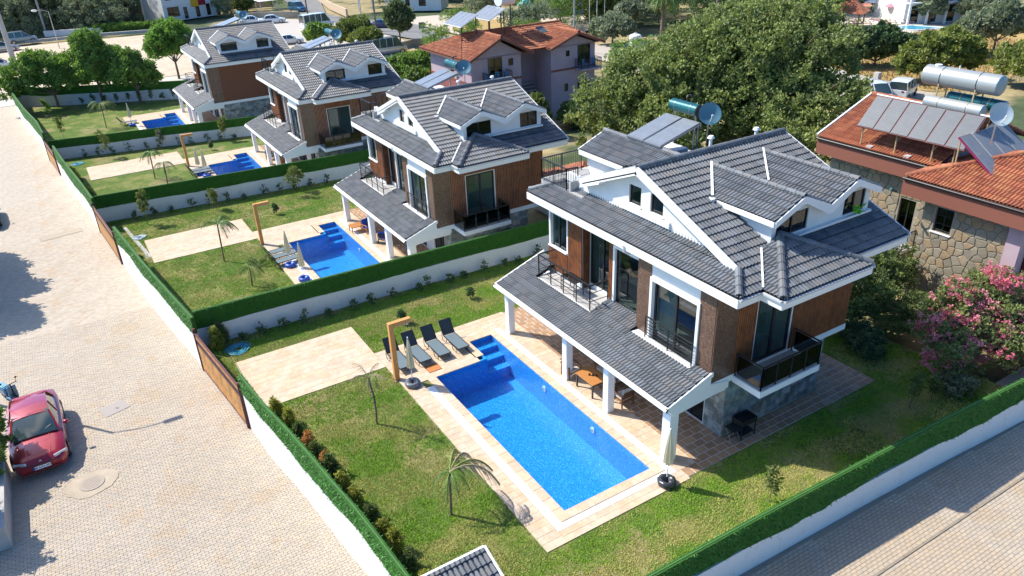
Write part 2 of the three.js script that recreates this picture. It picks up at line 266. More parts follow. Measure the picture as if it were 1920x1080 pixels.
// lawns with holes
function holed(outer, holes, y, t) {
  const s = new THREE.Shape(outer.map(([x, z]) => new THREE.Vector2(x, -z))); for (const h of holes) s.holes.push(new THREE.Path(h.map(([x, z]) => new THREE.Vector2(x, -z))));
  return new THREE.ExtrudeGeometry(s, { depth: t, bevelEnabled: false }).rotateX(-Math.PI / 2).translate(0, y - t, 0);
}
const poolHole = (x0, x1, z0, z1) => [[x0, z1], [x1, z1], [x1, z0], [x0, z0]];
const lots = [{ x: 0, y: 0, z: 0 }, { x: -.36, y: -1.22, z: -22.19 }, { x: -.96, y: -1.6, z: -45.46 }, { x: -3.63, y: -1.8, z: -68.37 }];
const w12 = (x) => lerp(-19.3, -18.45, (x + 7.7) / 23.7), w23 = (x) => lerp(-44.7, -42.7, (x + 10.3) / 22.3), w34 = (x) => lerp(-66.9, -63.2, (x + 12.2) / 18.2), w45 = (x) => lerp(-96.2, -84, (x + 15) / 25);
const lawnPoly = [
  [...wallX.filter(p => p[0] <= 5.3 && p[0] >= -18.95).map(([z, x]) => [x + .1, z]), [-8.5, w12(-8.5) + .05], [17, w12(17) + .05], [20, 6.1], [13, 5.62], [8.6, 5.4], [2.9, 5.17], [-6, 4.98]],
  [...wallX.filter(p => p[0] < -19 && p[0] >= -43.4).map(([z, x]) => [x + .1, z]), [-10.9, w23(-10.9)], [15, w23(15)], [15, w12(15) - .1], [-8.5, w12(-8.5) - .1]],
  [...wallX.filter(p => p[0] < -44 && p[0] >= -67).map(([z, x]) => [x + .1, z]), [-13, w34(-13)], [13, w34(13)], [13, w23(13) - .1], [-10.9, w23(-10.9) - .1]],
  [...wallX.filter(p => p[0] < -67.6 && p[0] >= -98).map(([z, x]) => [x + .1, z]), [-15.4, w45(-15.4)], [10, w45(10)], [10, w34(10) - .1], [-13.1, w34(-13.1) - .1]],
];
lots.forEach((o, i) => struct('lawn', [holed(lawnPoly[i], [poolHole(o.x - .1, o.x + 4.1, o.z - 12.05, o.z + .1)], o.y, .9)], M.lawn));

// paved decks: grout bed with tiles
function tilesIn(rects, w, d) { const L = []; for (const [x0, x1, z0, z1] of rects) { const nx = Math.max(1, Math.round((x1 - x0) / w)), nz = Math.max(1, Math.round((z1 - z0) / d)), a = (x1 - x0) / nx, b = (z1 - z0) / nz; for (let j = 0; j < nz; j++) { const off = (j % 2) * a * .5; for (let i = 0; i <= nx; i++) { const s = Math.max(x0, x0 + i * a - off), e = Math.min(x1, x0 + (i + 1) * a - off); if (e - s > .06) L.push([s, e, z0 + j * b, z0 + (j + 1) * b]); } } } return L; }
function deck(name, rects, o, w, d, individual, mats = M.travs) {
  const bed = struct(name, rects.map(([x0, x1, z0, z1]) => box(x0 + .004, x1 - .004, -.3, .022, z0 + .004, z1 - .004).translate(o.x, o.y, o.z)), M.grout);
  const t = tilesIn(rects, w, d).sort((a, b) => Math.hypot(a[0] + 9, a[2] - 12) - Math.hypot(b[0] + 9, b[2] - 12)), many = mats.map(() => []);
  t.forEach(([x0, x1, z0, z1], i) => {
    const h = .034 + rr(-.003, .003), k = Math.floor(rnd() * mats.length), gp = mats === M.terr ? .019 : .006, g = box(x0 + gp, x1 - gp, .012, h, z0 + gp, z1 - gp).translate(o.x, o.y, o.z);
    if (individual && i < 300) mesh('paving_tile', [g], mats[k], bed); else many[k].push(g);
  });
  many.forEach((L, k) => L.length && mesh('paving_tiles', L, mats[k], bed, 'stuff'));
  return bed;
}
lots.forEach((o, i) => {
  const one = i === 0, dx = [-7.35, -8.3, -9.6, -9][i];
  if (i < 3) deck('driveway', [[dx, -1.53, -16.75, -12.25]], o, .6, .4, one);
  deck('pool_deck', [[-1.52, -.72, -10.15, 1.2], [-.72, 4.85, .66, 1.2], [-1.52, -.36, -13.65, -10.15], [-.36, 2.3, -13.65, -10.5], [2.3, 4.7, -13.6, -12.32], [4.7, 5.6, -13.6, .66]].filter(r => !(i === 3 && r[0] < -1.5 && r[3] > 0)), o, .5, .34, one);
  deck('terrace', [[5.6, 7.5, -13.5, 1.1], [4.85, 5.6, .66, 1.1], [7.5, 15.8, .16, 1.1], [13.15, 15.8, -2.2, .16]], o, .46, .34, one, M.terr);
});
// the pools
function pool(o, label, lvl) {
  const p = thing('swimming_pool', label, 'swimming pool', o.x, o.y, o.z, 0, 'turquoise pools in the villa gardens'), D = -1.45;
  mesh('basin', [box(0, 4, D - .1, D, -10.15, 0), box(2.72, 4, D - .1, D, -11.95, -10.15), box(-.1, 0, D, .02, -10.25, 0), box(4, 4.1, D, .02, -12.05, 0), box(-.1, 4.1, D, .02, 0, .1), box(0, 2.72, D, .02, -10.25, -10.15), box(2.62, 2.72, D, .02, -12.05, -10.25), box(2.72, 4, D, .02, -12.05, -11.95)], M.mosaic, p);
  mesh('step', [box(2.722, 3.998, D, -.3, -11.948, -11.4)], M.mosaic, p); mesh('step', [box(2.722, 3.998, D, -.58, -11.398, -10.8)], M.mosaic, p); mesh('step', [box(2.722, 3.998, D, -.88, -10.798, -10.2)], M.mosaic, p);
  for (const z of [-7.2, -3.6]) { const l = mesh('pool_light', [new THREE.CylinderGeometry(.14, .14, .04, 20).rotateZ(Math.PI / 2).translate(3.98, -.5, z)], M.white, p); mesh('lens', [new THREE.SphereGeometry(.1, 16, 8, 0, 6.3, 0, 1.2).rotateZ(Math.PI / 2).translate(3.97, -.5, z)], M.glass, l); }
  const g = grid(.002, 3.998, -10.148, -.002, 40, 100, () => -.1), g2 = grid(2.724, 3.998, -11.948, -10.148, 12, 18, () => -.1);
  mesh('water', [g, g2], M.water, p);
  // coping stones and the white overflow channel
  const cop = []; const add = (x0, x1, z0, z1, along) => { const n = Math.round((along ? z1 - z0 : x1 - x0) / .6); for (let k = 0; k < n; k++) { const a = k / n, b = (k + 1) / n; cop.push(along ? [x0, x1, lerp(z0, z1, a) + .004, lerp(z0, z1, b) - .004] : [lerp(x0, x1, a) + .004, lerp(x0, x1, b) - .004, z0, z1]); } };
  add(-.36, .03, -10.5, .36, true); add(3.97, 4.36, -12.3, .36, true); add(.03, 3.97, -.03, .36); add(.03, 2.36, -10.5, -10.12); add(2.36, 2.75, -12.3, -10.5, true); add(2.75, 3.97, -12.3, -11.92);
  for (const [x0, x1, z0, z1] of cop) mesh('coping_stone', [rbox(x0, x1, .0, .05, z0, z1, .012)], M.travs[Math.floor(rnd() * 3)], p);
  mesh('overflow_channel', [box(-.7, -.37, -.05, .028, -9.6, .36), box(4.37, 4.68, -.05, .028, -12.3, .36), box(-.7, 4.68, -.05, .028, .37, .64)], M.white, p);
  return p;
}
pool(lots[0], 'large blue pool with corner steps beside the nearest villa', 0);
pool(lots[1], 'blue pool beside the second villa from the front', 1);
pool(lots[2], 'blue pool half hidden by a hedge at the third villa', 2);
pool(lots[3], 'sliver of blue pool at the farthest villa', 3);

// ---------------------------------------------------------------- boundary walls with artificial hedge panels
function wall(label, pts, o = {}) {                     // pts: [x, z, yBase, yWhite, yTop]
  const w = thing('boundary_wall', label, 'wall'), th = .15, P = [];
  const fine = []; for (let i = 0; i + 1 < pts.length; i++) { const a = pts[i], b = pts[i + 1], n = Math.max(1, Math.ceil(Math.hypot(b[0] - a[0], b[1] - a[1]) / .5)); for (let k = 0; k < n; k++) fine.push(a.map((q, j) => lerp(q, b[j], k / n))); } fine.push(pts.at(-1));
  const strip = (lo, hi, t, rag) => { const L = [], q = (a, b, c, d) => L.push([a, b, c], [a, c, d]);
    const N = fine.map((p, i) => { const a = fine[Math.max(0, i - 1)], b = fine[Math.min(fine.length - 1, i + 1)], l = Math.hypot(b[0] - a[0], b[1] - a[1]); return [-(b[1] - a[1]) / l * t / 2, (b[0] - a[0]) / l * t / 2]; });
    const e = fine.map((p, i) => { const r = rag ? [rr(-1, 1), rr(-1, 1)].map((k, s) => .09 * k + .16 * Math.sin(i * .33 + s * 2 + o.ph) ) : [0, 0]; return [V(p[0] + N[i][0], p[lo] + r[0] * rag, p[1] + N[i][1]), V(p[0] - N[i][0], p[lo] + r[1] * rag, p[1] - N[i][1]), V(p[0] - N[i][0], p[hi], p[1] - N[i][1]), V(p[0] + N[i][0], p[hi], p[1] + N[i][1])]; });
    for (let i = 0; i + 1 < e.length; i++) { const [a, b, c, d] = e[i], [A, B, C, D] = e[i + 1]; q(A, a, d, D); q(b, B, C, c); q(d, c, C, D); q(a, A, B, b); }
    const [a, b, c, d] = e[0], [A, B, C, D] = e.at(-1); q(a, b, c, d); q(B, A, D, C); return [tris(L), e]; };
  mesh('wall_base', [strip(2, 3, th, 0)[0]], M.wallPaint, w);
  if (!o.noHedge) {
    const [g, e] = strip(3, 4, th + .015, o.rag ?? .7); const hp = mesh('hedge_panel', [g], M.turf, w);
    const rail = []; for (let i = 0; i + 1 < e.length; i += 4) { const j = Math.min(i + 4, e.length - 1), m = (k, s) => e[k][2].clone().lerp(e[k][3], s); rail.push(bar(m(i, .5).setY(e[i][2].y + .01), m(j, .5).setY(e[j][2].y + .01), .022, .016)); }
    mesh('top_rail', rail, M.railTop ??= std([.09, .22, .06], .7), w);
    const blades = []; // plastic needles on both faces
    for (let i = 0; i + 1 < e.length; i++) for (let s = 0; s < (o.dens ?? 150); s++) {
      const side = rnd() < .5, a = side ? e[i][0] : e[i][1], b = side ? e[i + 1][0] : e[i + 1][1], c = side ? e[i + 1][3] : e[i + 1][2], d = side ? e[i][3] : e[i][2], u = rnd(), v = Math.pow(rnd(), .9);
      const p = a.clone().lerp(b, u).lerp(d.clone().lerp(c, u), v), n = a.clone().sub(side ? e[i][1] : e[i][0]).setY(0).normalize();
      const tip = p.clone().addScaledVector(n, rr(.03, .08)).add(V(rr(-.05, .05), rr(-.07, .05), rr(-.05, .05))), s2 = V(rr(-.02, .02), rr(-.012, .012), rr(-.02, .02));
      blades.push([p.clone().add(s2), p.clone().sub(s2), tip]);
    }
    if (blades.length) mesh('needles', [tris(blades)], M.needle ??= std([.045, .21, .014], .55, { side: THREE.DoubleSide }), hp, 'stuff');
  }
  return w;
}
const sw = (z0, z1, hw, ht) => { const L = []; for (const [z, x] of wallX) if (z <= z0 && z >= z1) L.push([x, z, S(z) - .05, hw, ht]); return L; };
wall('long white wall topped by bright green hedge panels, along the street beside the nearest garden', [[-6.15, 5, -.9, 1.05, 2], ...sw(5, -12.4, 1.02, 1.97)], { ph: 1, dens: 260 });
wall('white wall with green hedge panels along the street in front of the second pool garden', wallX.filter(p => p[0] <= -18.8 && p[0] >= -35.8).map(([z, x]) => [x, z, S(z) - .05, lerp(.98, .2, sm(-30, -36, z)), lerp(1.9, 1.4, sm(-29, -36, z))]), { ph: 2, dens: 120 });
wall('white wall with green hedge panels along the street in front of the third pool garden', sw(-43, -61.1, .05, 1.22), { ph: 3, dens: 70 });
wall('farthest white wall with green hedge panels along the street, by the corner lot', sw(-67.4, -98.1, -.3, 1.05), { ph: 4, dens: 50 });
const wl = (f, x0, x1, yb, yw, yt) => [[x0, f(x0), yb, yw, yt], [(x0 + x1) / 2, f((x0 + x1) / 2), yb, yw, yt], [x1, f(x1), yb, yw, yt]];
wall('white garden wall with dark green hedge panels between the nearest villa and the second', wl(w12, -8.45, 17, -1.4, 1.07, 2.0), { ph: 5, dens: 170, rag: .25 });
wall('white garden wall with green hedge panels between the second and third villas', wl(w23, -10.9, 14, -1.7, -.1, .87), { ph: 6, dens: 80, rag: .25 });
wall('white garden wall with green hedge panels between the third and fourth villas', wl(w34, -13, 11, -1.9, -.5, .32), { ph: 7, dens: 60, rag: .25 });
wall('white wall with hedge panels behind the yard trees at the far end of the row', [[-15.7, -98.1, -2, -.35, .95], [-12.6, -95.4, -2, -.5, .5], [1, w45(1), -2, -.5, .45], [9, w45(9), -2, -.5, .45]], { ph: 8, dens: 40, rag: .25 });
wall('low white wall with thick green hedge panels along the cross street at lower right', [[-6.1, 4.95, -.9, 1.0, 2.0], [2.9, 5.17, -.3, 1.0, 2.03], [8.6, 5.4, -.2, 1.0, 2.05], [13, 5.62, -.2, 1.05, 2.1], [20, 6.1, -.2, 1.2, 2.2]], { ph: 9, dens: 300 });

// sliding gates to the street
function gate(label, z0, z1, y0, h) {
  const a = V(wx(z0) - .12, y0, z0), b = V(wx(z1) - .12, y0 + (S(z1) - S(z0)), z1), g = thing('driveway_gate', label, 'gate', 0, 0, 0, 0, 'wood panelled gates along the street');
  const P = (t, y, o = 0) => V(lerp(a.x, b.x, t) + o, lerp(a.y, b.y, t) + y, lerp(a.z, b.z, t)), ang = Math.atan2(b.x - a.x, b.z - a.z), L = a.distanceTo(b);
  for (const t of [0, 1]) { const p = mesh('gate_post', [bar(P(t, -.1), P(t, h + .2), .12, .12)], M.maroon, g); }
  mesh('gate_frame', [bar(P(.01, h - .03), P(.99, h - .03), .07, .07), bar(P(.01, .1), P(.99, .1), .07, .07), bar(P(.01, .1), P(.01, h), .06, .06), bar(P(.99, .1), P(.99, h), .06, .06), bar(P(.01, h - .33), P(.99, h - .33), .05, .05), bar(P(.01, h - .62), P(.99, h - .62), .05, .05)], M.maroon, g);
  const n = 16; for (let i = 0; i < n; i++) { const t0 = .015 + .97 * i / n, t1 = .015 + .97 * (i + 1) / n - .003; mesh('gate_panel', [bar(P(t0, .1 + (h - .72) / 2), P(t1, .1 + (h - .72) / 2), .03, h - .74)], M.gateWood[i % 3], g); mesh('gate_panel', [bar(P(t0, h - .18), P(t1, h - .18), .03, .26)], M.gateWood[(i + 1) % 3], g); }
  const sc = []; for (let i = 0; i < 40; i++) { const t = .02 + .96 * i / 40; sc.push(new THREE.TorusGeometry(.09, .016, 5, 12).rotateY(ang + Math.PI / 2).translate(P(t, h - .475).x, P(t, h - .475).y, P(t, h - .475).z)); }
  mesh('scrollwork', [bar(P(.015, h - .475), P(.985, h - .475), .012, .24), ...sc], M.black, g);
  return g;
}
M.gateWood = tones(T.wood, [[2.6, 3.9, 3.6], [2.4, 3.6, 3.2], [2.75, 4.1, 3.9]], .5);
gate('wood panelled sliding gate with dark scrollwork band at the nearest driveway', -12.55, -18.7, -.83, 2.15);
gate('wood panelled sliding gate at the second driveway up the street', -35.9, -43.1, -1.3, 2.1);
gate('wood panelled sliding gate at the third driveway, far up the street', -61.2, -67.3, -1.55, 2.0);
// ramps from street to driveways
struct('ramp', [slab([V(-7.38, .01, -12.7), V(-7.38, .01, -18), V(-8.45, -.8, -18.6), V(-7.95, -.8, -12.7)].reverse(), .4)], M.concrete);
struct('ramp', [slab([V(-8.6, -1.2, -35.6), V(-9.4, -1.2, -42.6), V(-10.9, -1.32, -43), V(-10.2, -1.28, -36)].reverse(), .4)], M.concrete);
// ---------------------------------------------------------------- tiled roofs
// a slope: polygon of Vector3 (convex), eave direction U, up-slope direction W found from the plane
function slopeFrame(poly) {
  const n = new THREE.Vector3(); for (let i = 1; i + 1 < poly.length; i++) n.add(poly[i].clone().sub(poly[0]).cross(poly[i + 1].clone().sub(poly[0])));
  n.normalize(); if (n.y < 0) n.negate();
  const W = V(-n.x * n.y, 1 - n.y * n.y, -n.z * n.y).normalize(), U = W.clone().cross(n).normalize();
  return { O: poly[0], U, W, n };
}
function clipTris(T, edges) {                            // T: flat array of [u,v,h, nu,nv,nh] * 3
  for (const [a, b, c] of edges) {                       // keep a*u + b*v >= c
    const out = [];
    for (let i = 0; i < T.length; i += 3) {
      const P = [T[i], T[i + 1], T[i + 2]], d = P.map(p => a * p[0] + b * p[1] - c), Q = [];
      for (let k = 0; k < 3; k++) { const j = (k + 1) % 3; if (d[k] >= 0) Q.push(P[k]); if ((d[k] >= 0) !== (d[j] >= 0)) { const t = d[k] / (d[k] - d[j]); Q.push(P[k].map((x, m) => lerp(x, P[j][m], t))); } }
      for (let k = 1; k + 1 < Q.length; k++) out.push(Q[0], Q[k], Q[k + 1]);
    }
    T = out; if (!T.length) break;
  }
  return T;
}
function roofTiles(poly, w = .33, l = .36, amp = .07, lip = .06, rolls = 2) {
  const { O, U, W, n } = slopeFrame(poly), q = poly.map(p => { const d = p.clone().sub(O); return [d.dot(U), d.dot(W)]; });
  let ar = 0; q.forEach((p, i) => { const r = q[(i + 1) % q.length]; ar += p[0] * r[1] - r[0] * p[1]; }); const Q = ar > 0 ? q : q.slice().reverse();
  const edges = Q.map((p, i) => { const r = Q[(i + 1) % Q.length], a = -(r[1] - p[1]), b = r[0] - p[0], L = Math.hypot(a, b); return [a / L, b / L, (a * p[0] + b * p[1]) / L]; });
  const us = Q.map(p => p[0]), vs = Q.map(p => p[1]), u0 = Math.min(...us), u1 = Math.max(...us), v0 = Math.min(...vs), v1 = Math.max(...vs), N = rolls * 6, out = [];
  const prof = (s) => amp * Math.pow(.5 - .5 * Math.cos(2 * Math.PI * rolls * s), .5);
  for (let j = 0; v0 + j * l < v1; j++) for (let i = -1; u0 + i * w < u1; i++) {
    const a = u0 + i * w + (j % 2) * 0, c = v0 + j * l - .02; const T = [];
    const pt = (s, t) => [a + s * w, c + t * (l + .03), prof(s) + .012 + lip * (1 - t)];
    const nr = (s) => { const e = .02, d = (prof(s + e) - prof(s - e)) / (2 * e * w), L = Math.hypot(d, 1); return [-d / L, 0, 1 / L]; };
    for (let k = 0; k < N; k++) {
      const s = k / N, r = (k + 1) / N, A = [...pt(s, 0), ...nr(s)], B = [...pt(r, 0), ...nr(r)], C = [...pt(r, 1), ...nr(r)], D = [...pt(s, 1), ...nr(s)];
      T.push(A, B, C, A, C, D);
      const f = (p) => [p[0], p[1], p[2], 0, -1, 0], g = (p) => [p[0], p[1], p[2] - lip - .01, 0, -1, 0];
      T.push(f(A), g(A), g(B), f(A), g(B), f(B));
    }
    const cu = a + w / 2, cv = c + l / 2, R = Math.hypot(w, l) / 2 + .05;
    const dm = Math.min(...edges.map(e => e[0] * cu + e[1] * cv - e[2]));
    if (dm < -R) continue;
    const K = dm > R ? T : clipTris(T, edges); if (!K.length) continue;
    const p = new Float32Array(K.length * 3), m = new Float32Array(K.length * 3), cen = V(0, 0, 0);
    K.forEach((k, x) => { const P = O.clone().addScaledVector(U, k[0]).addScaledVector(W, k[1]).addScaledVector(n, k[2]), Nn = V(0, 0, 0).addScaledVector(U, k[3]).addScaledVector(W, k[4]).addScaledVector(n, k[5]).normalize(); p.set([P.x, P.y, P.z], 3 * x); m.set([Nn.x, Nn.y, Nn.z], 3 * x); cen.add(P); });
    const g = new THREE.BufferGeometry(); g.setAttribute('position', new THREE.BufferAttribute(p, 3)); g.setAttribute('normal', new THREE.BufferAttribute(m, 3));
    g.userData = { c: cen.multiplyScalar(1 / K.length) }; out.push(g);
  }
  return out;
}
function ridgeCaps(a, b, r = .12, step = .4) {           // overlapping half-round caps from a (low end) to b
  const L = a.distanceTo(b), n = Math.max(1, Math.round(L / step)), out = [], d = b.clone().sub(a).normalize();
  const side = d.clone().cross(V(0, 1, 0)).normalize(), up = side.clone().cross(d).normalize();
  for (let i = 0; i < n; i++) {
    const T = [], s0 = i * L / n - .03, s1 = (i + 1) * L / n + .02, N = 7, P = (s, th, rad) => a.clone().addScaledVector(d, s).addScaledVector(side, Math.cos(th) * rad).addScaledVector(up, Math.sin(th) * rad + .02);
    for (let k = 0; k < N; k++) { const t0 = Math.PI * (-.12 + 1.24 * k / N), t1 = Math.PI * (-.12 + 1.24 * (k + 1) / N); const A = P(s0, t0, r * 1.08), B = P(s0, t1, r * 1.08), C = P(s1, t1, r * .9), D = P(s1, t0, r * .9); T.push([A, B, C], [A, C, D]); const E = P(s0, t0, r * .8), F = P(s0, t1, r * .8); T.push([E, F, B], [E, B, A]); }
    const g = tris(T); g.userData = { c: a.clone().addScaledVector(d, (s0 + s1) / 2) }; out.push(g);
  }
  return out;
}
function layRoof(name, parent, polys, deckMat, mats, o = {}) {
  const deck = mesh(name, polys.map(p => slab(upCcw(p), .07)), deckMat, parent);
  const tiles = polys.flatMap(p => roofTiles(upCcw(p), o.w, o.l, o.amp, o.lip, o.rolls)), caps = (o.caps ?? []).flatMap(([a, b, r]) => ridgeCaps(a, b, r));
  const near = (g) => g.userData.c.distanceTo(o.eye ?? camera.position);
  tiles.sort((a, b) => near(a) - near(b));
  const put = (L, one, word, lim) => { const many = mats.map(() => []); L.forEach((g, i) => { const k = Math.floor(rnd() * mats.length); if (one && i < lim) mesh(word, [g], mats[k], deck); else many[k].push(g); }); many.forEach((G, k) => G.length && mesh(word + 's', G, mats[k], deck, 'stuff')); };
  put(tiles, o.single > 0, 'roof_tile', o.single); put(caps, o.single > 0, 'ridge_tile', 120);
  return deck;
}
const upCcw = (p) => { let a = 0; p.forEach((q, i) => { const r = p[(i + 1) % p.length]; a += q.x * -r.z - r.x * -q.z; }); return a < 0 ? p.slice().reverse() : p; };

// ---------------------------------------------------------------- windows and doors in a wall frame
// q: frame matrix, u0..u1, v0..v1 the opening; set: leaves, depth d of the glass behind the face
function glazed(parent, name, q, u0, u1, v0, v1, o = {}) {
  const d = o.d ?? .08, f = o.f ?? .06, n = o.n ?? 2, G = [], mat = o.mat ?? M.charcoal;
  G.push(box(u0, u1, v0, v0 + f, -d - .05, -d + .02), box(u0, u1, v1 - f, v1, -d - .05, -d + .02), box(u0, u0 + f, v0 + f, v1 - f, -d - .05, -d + .02), box(u1 - f, u1, v0 + f, v1 - f, -d - .05, -d + .02));
  const us = o.cuts ?? Array.from({ length: n + 1 }, (_, i) => lerp(u0, u1, i / n));
  for (let i = 1; i + 1 < us.length; i++) G.push(box(us[i] - f * .6, us[i] + f * .6, v0 + f, v1 - f, -d - .045, -d + .03));
  if (o.bars) for (const v of o.bars) G.push(box(u0 + f, u1 - f, v - .025, v + .025, -d - .045, -d + .025));
  const fr = mesh(name, G.map(g => g.applyMatrix4(q)), mat, parent);
  for (let i = 0; i + 1 < us.length; i++) mesh('pane', [box(us[i] + f * .5, us[i + 1] - f * .5, v0 + f * .5, v1 - f * .5, -d - .02, -d - .012).applyMatrix4(q)], o.glass ?? M.glass, fr);
  if (o.curtain) for (const [a, b, m] of o.curtain) { const P = []; for (let k = 0; k <= 14; k++) P.push([lerp(a, b, k / 14), -d - .18 + .035 * (k % 2 ? 1 : -1)]); const Tt = []; for (let k = 0; k < 14; k++) { const [x0, z0] = P[k], [x1, z1] = P[k + 1]; Tt.push([V(x0, v0, z0), V(x1, v0, z1), V(x1, v1, z1)], [V(x0, v0, z0), V(x1, v1, z1), V(x0, v1, z0)]); } mesh('curtain', [tris(Tt).applyMatrix4(q)], m ?? M.curtain, fr); }
  if (o.sill) mesh('sill', [box(u0 - .08, u1 + .08, v0 - .06, v0 - .003, -d + .02, .09).applyMatrix4(q)], M.trim, fr);
  return fr;
}
function slats(parent, name, q, u0, u1, v0, v1, z = 0, w = .115, mats = M.slats) {   // vertical timber boards on a backing
  const bk = mesh(name, [box(u0, u1, v0, v1, z - .03, z - .002).applyMatrix4(q)], M.dark, parent), n = Math.round((u1 - u0) / w);
  for (let i = 0; i < n; i++) { const a = lerp(u0, u1, i / n), b = lerp(u0, u1, (i + 1) / n); mesh('slat', [box(a + .012, b - .012, v0, v1, z - .001, z + .03).applyMatrix4(q)], mats[Math.floor(rnd() * mats.length)], bk); }
  return bk;
}
function cladding(parent, name, q, rects, w, h, mats) {      // stone tiles
  const bk = mesh(name, rects.map(([a, b, c, d]) => box(a, b, c, d, -.03, -.004).applyMatrix4(q)), M.groutDark, parent);
  for (const [u0, u1, v0, v1] of rects) { const nv = Math.max(1, Math.round((v1 - v0) / h)), nu = Math.max(1, Math.round((u1 - u0) / w)); for (let j = 0; j < nv; j++) for (let i = 0; i <= nu; i++) { const W2 = (u1 - u0) / nu, o = (j % 2) * W2 / 2, a = Math.max(u0, u0 + i * W2 - o), b = Math.min(u1, u0 + (i + 1) * W2 - o); if (b - a < .05) continue; const c = lerp(v0, v1, j / nv), d = lerp(v0, v1, (j + 1) / nv); mesh('stone_tile', [box(a + .003, b - .003, c + .003, d - .003, -.004, .016 + rr(0, .008)).applyMatrix4(q)], mats[Math.floor(rnd() * mats.length)], bk); } }
  return bk;
}
function railing(parent, pts, h, o = {}) {               // pts: Vector3 floor points
  const G = []; const up = (p, y) => p.clone().setY(p.y + y);
  for (let i = 0; i + 1 < pts.length; i++) {
    const a = pts[i], b = pts[i + 1], L = a.distanceTo(b), n = Math.max(1, Math.round(L / (o.post ?? .9)));
    G.push(bar(up(a, h), up(b, h), .05, .05)); if (o.mid) for (const m of o.mid) G.push(bar(up(a, h * m), up(b, h * m), .025, .025));
    for (let k = 0; k <= n; k++) { const p = a.clone().lerp(b, k / n); G.push(bar(p, up(p, h), .04, .04)); }
    if (o.balusters) { const m = Math.round(L / .12); for (let k = 1; k < m; k++) { const p = a.clone().lerp(b, k / m); G.push(bar(up(p, .08), up(p, h), .016, .016)); } G.push(bar(up(a, .08), up(b, .08), .03, .03)); }
  }
  const r = mesh('railing', G, o.mat ?? M.charcoal, parent);
  if (o.glass) for (let i = 0; i + 1 < pts.length; i++) { const a = pts[i], b = pts[i + 1], n = Math.max(1, Math.round(a.distanceTo(b) / .9)); for (let k = 0; k < n; k++) { const p = a.clone().lerp(b, (k + .06) / n), q = a.clone().lerp(b, (k + .94) / n); mesh('glass_panel', [bar(up(p, h * .52), up(q, h * .52), .012, h * .8)], M.smoked, r); } }
  return r;
}

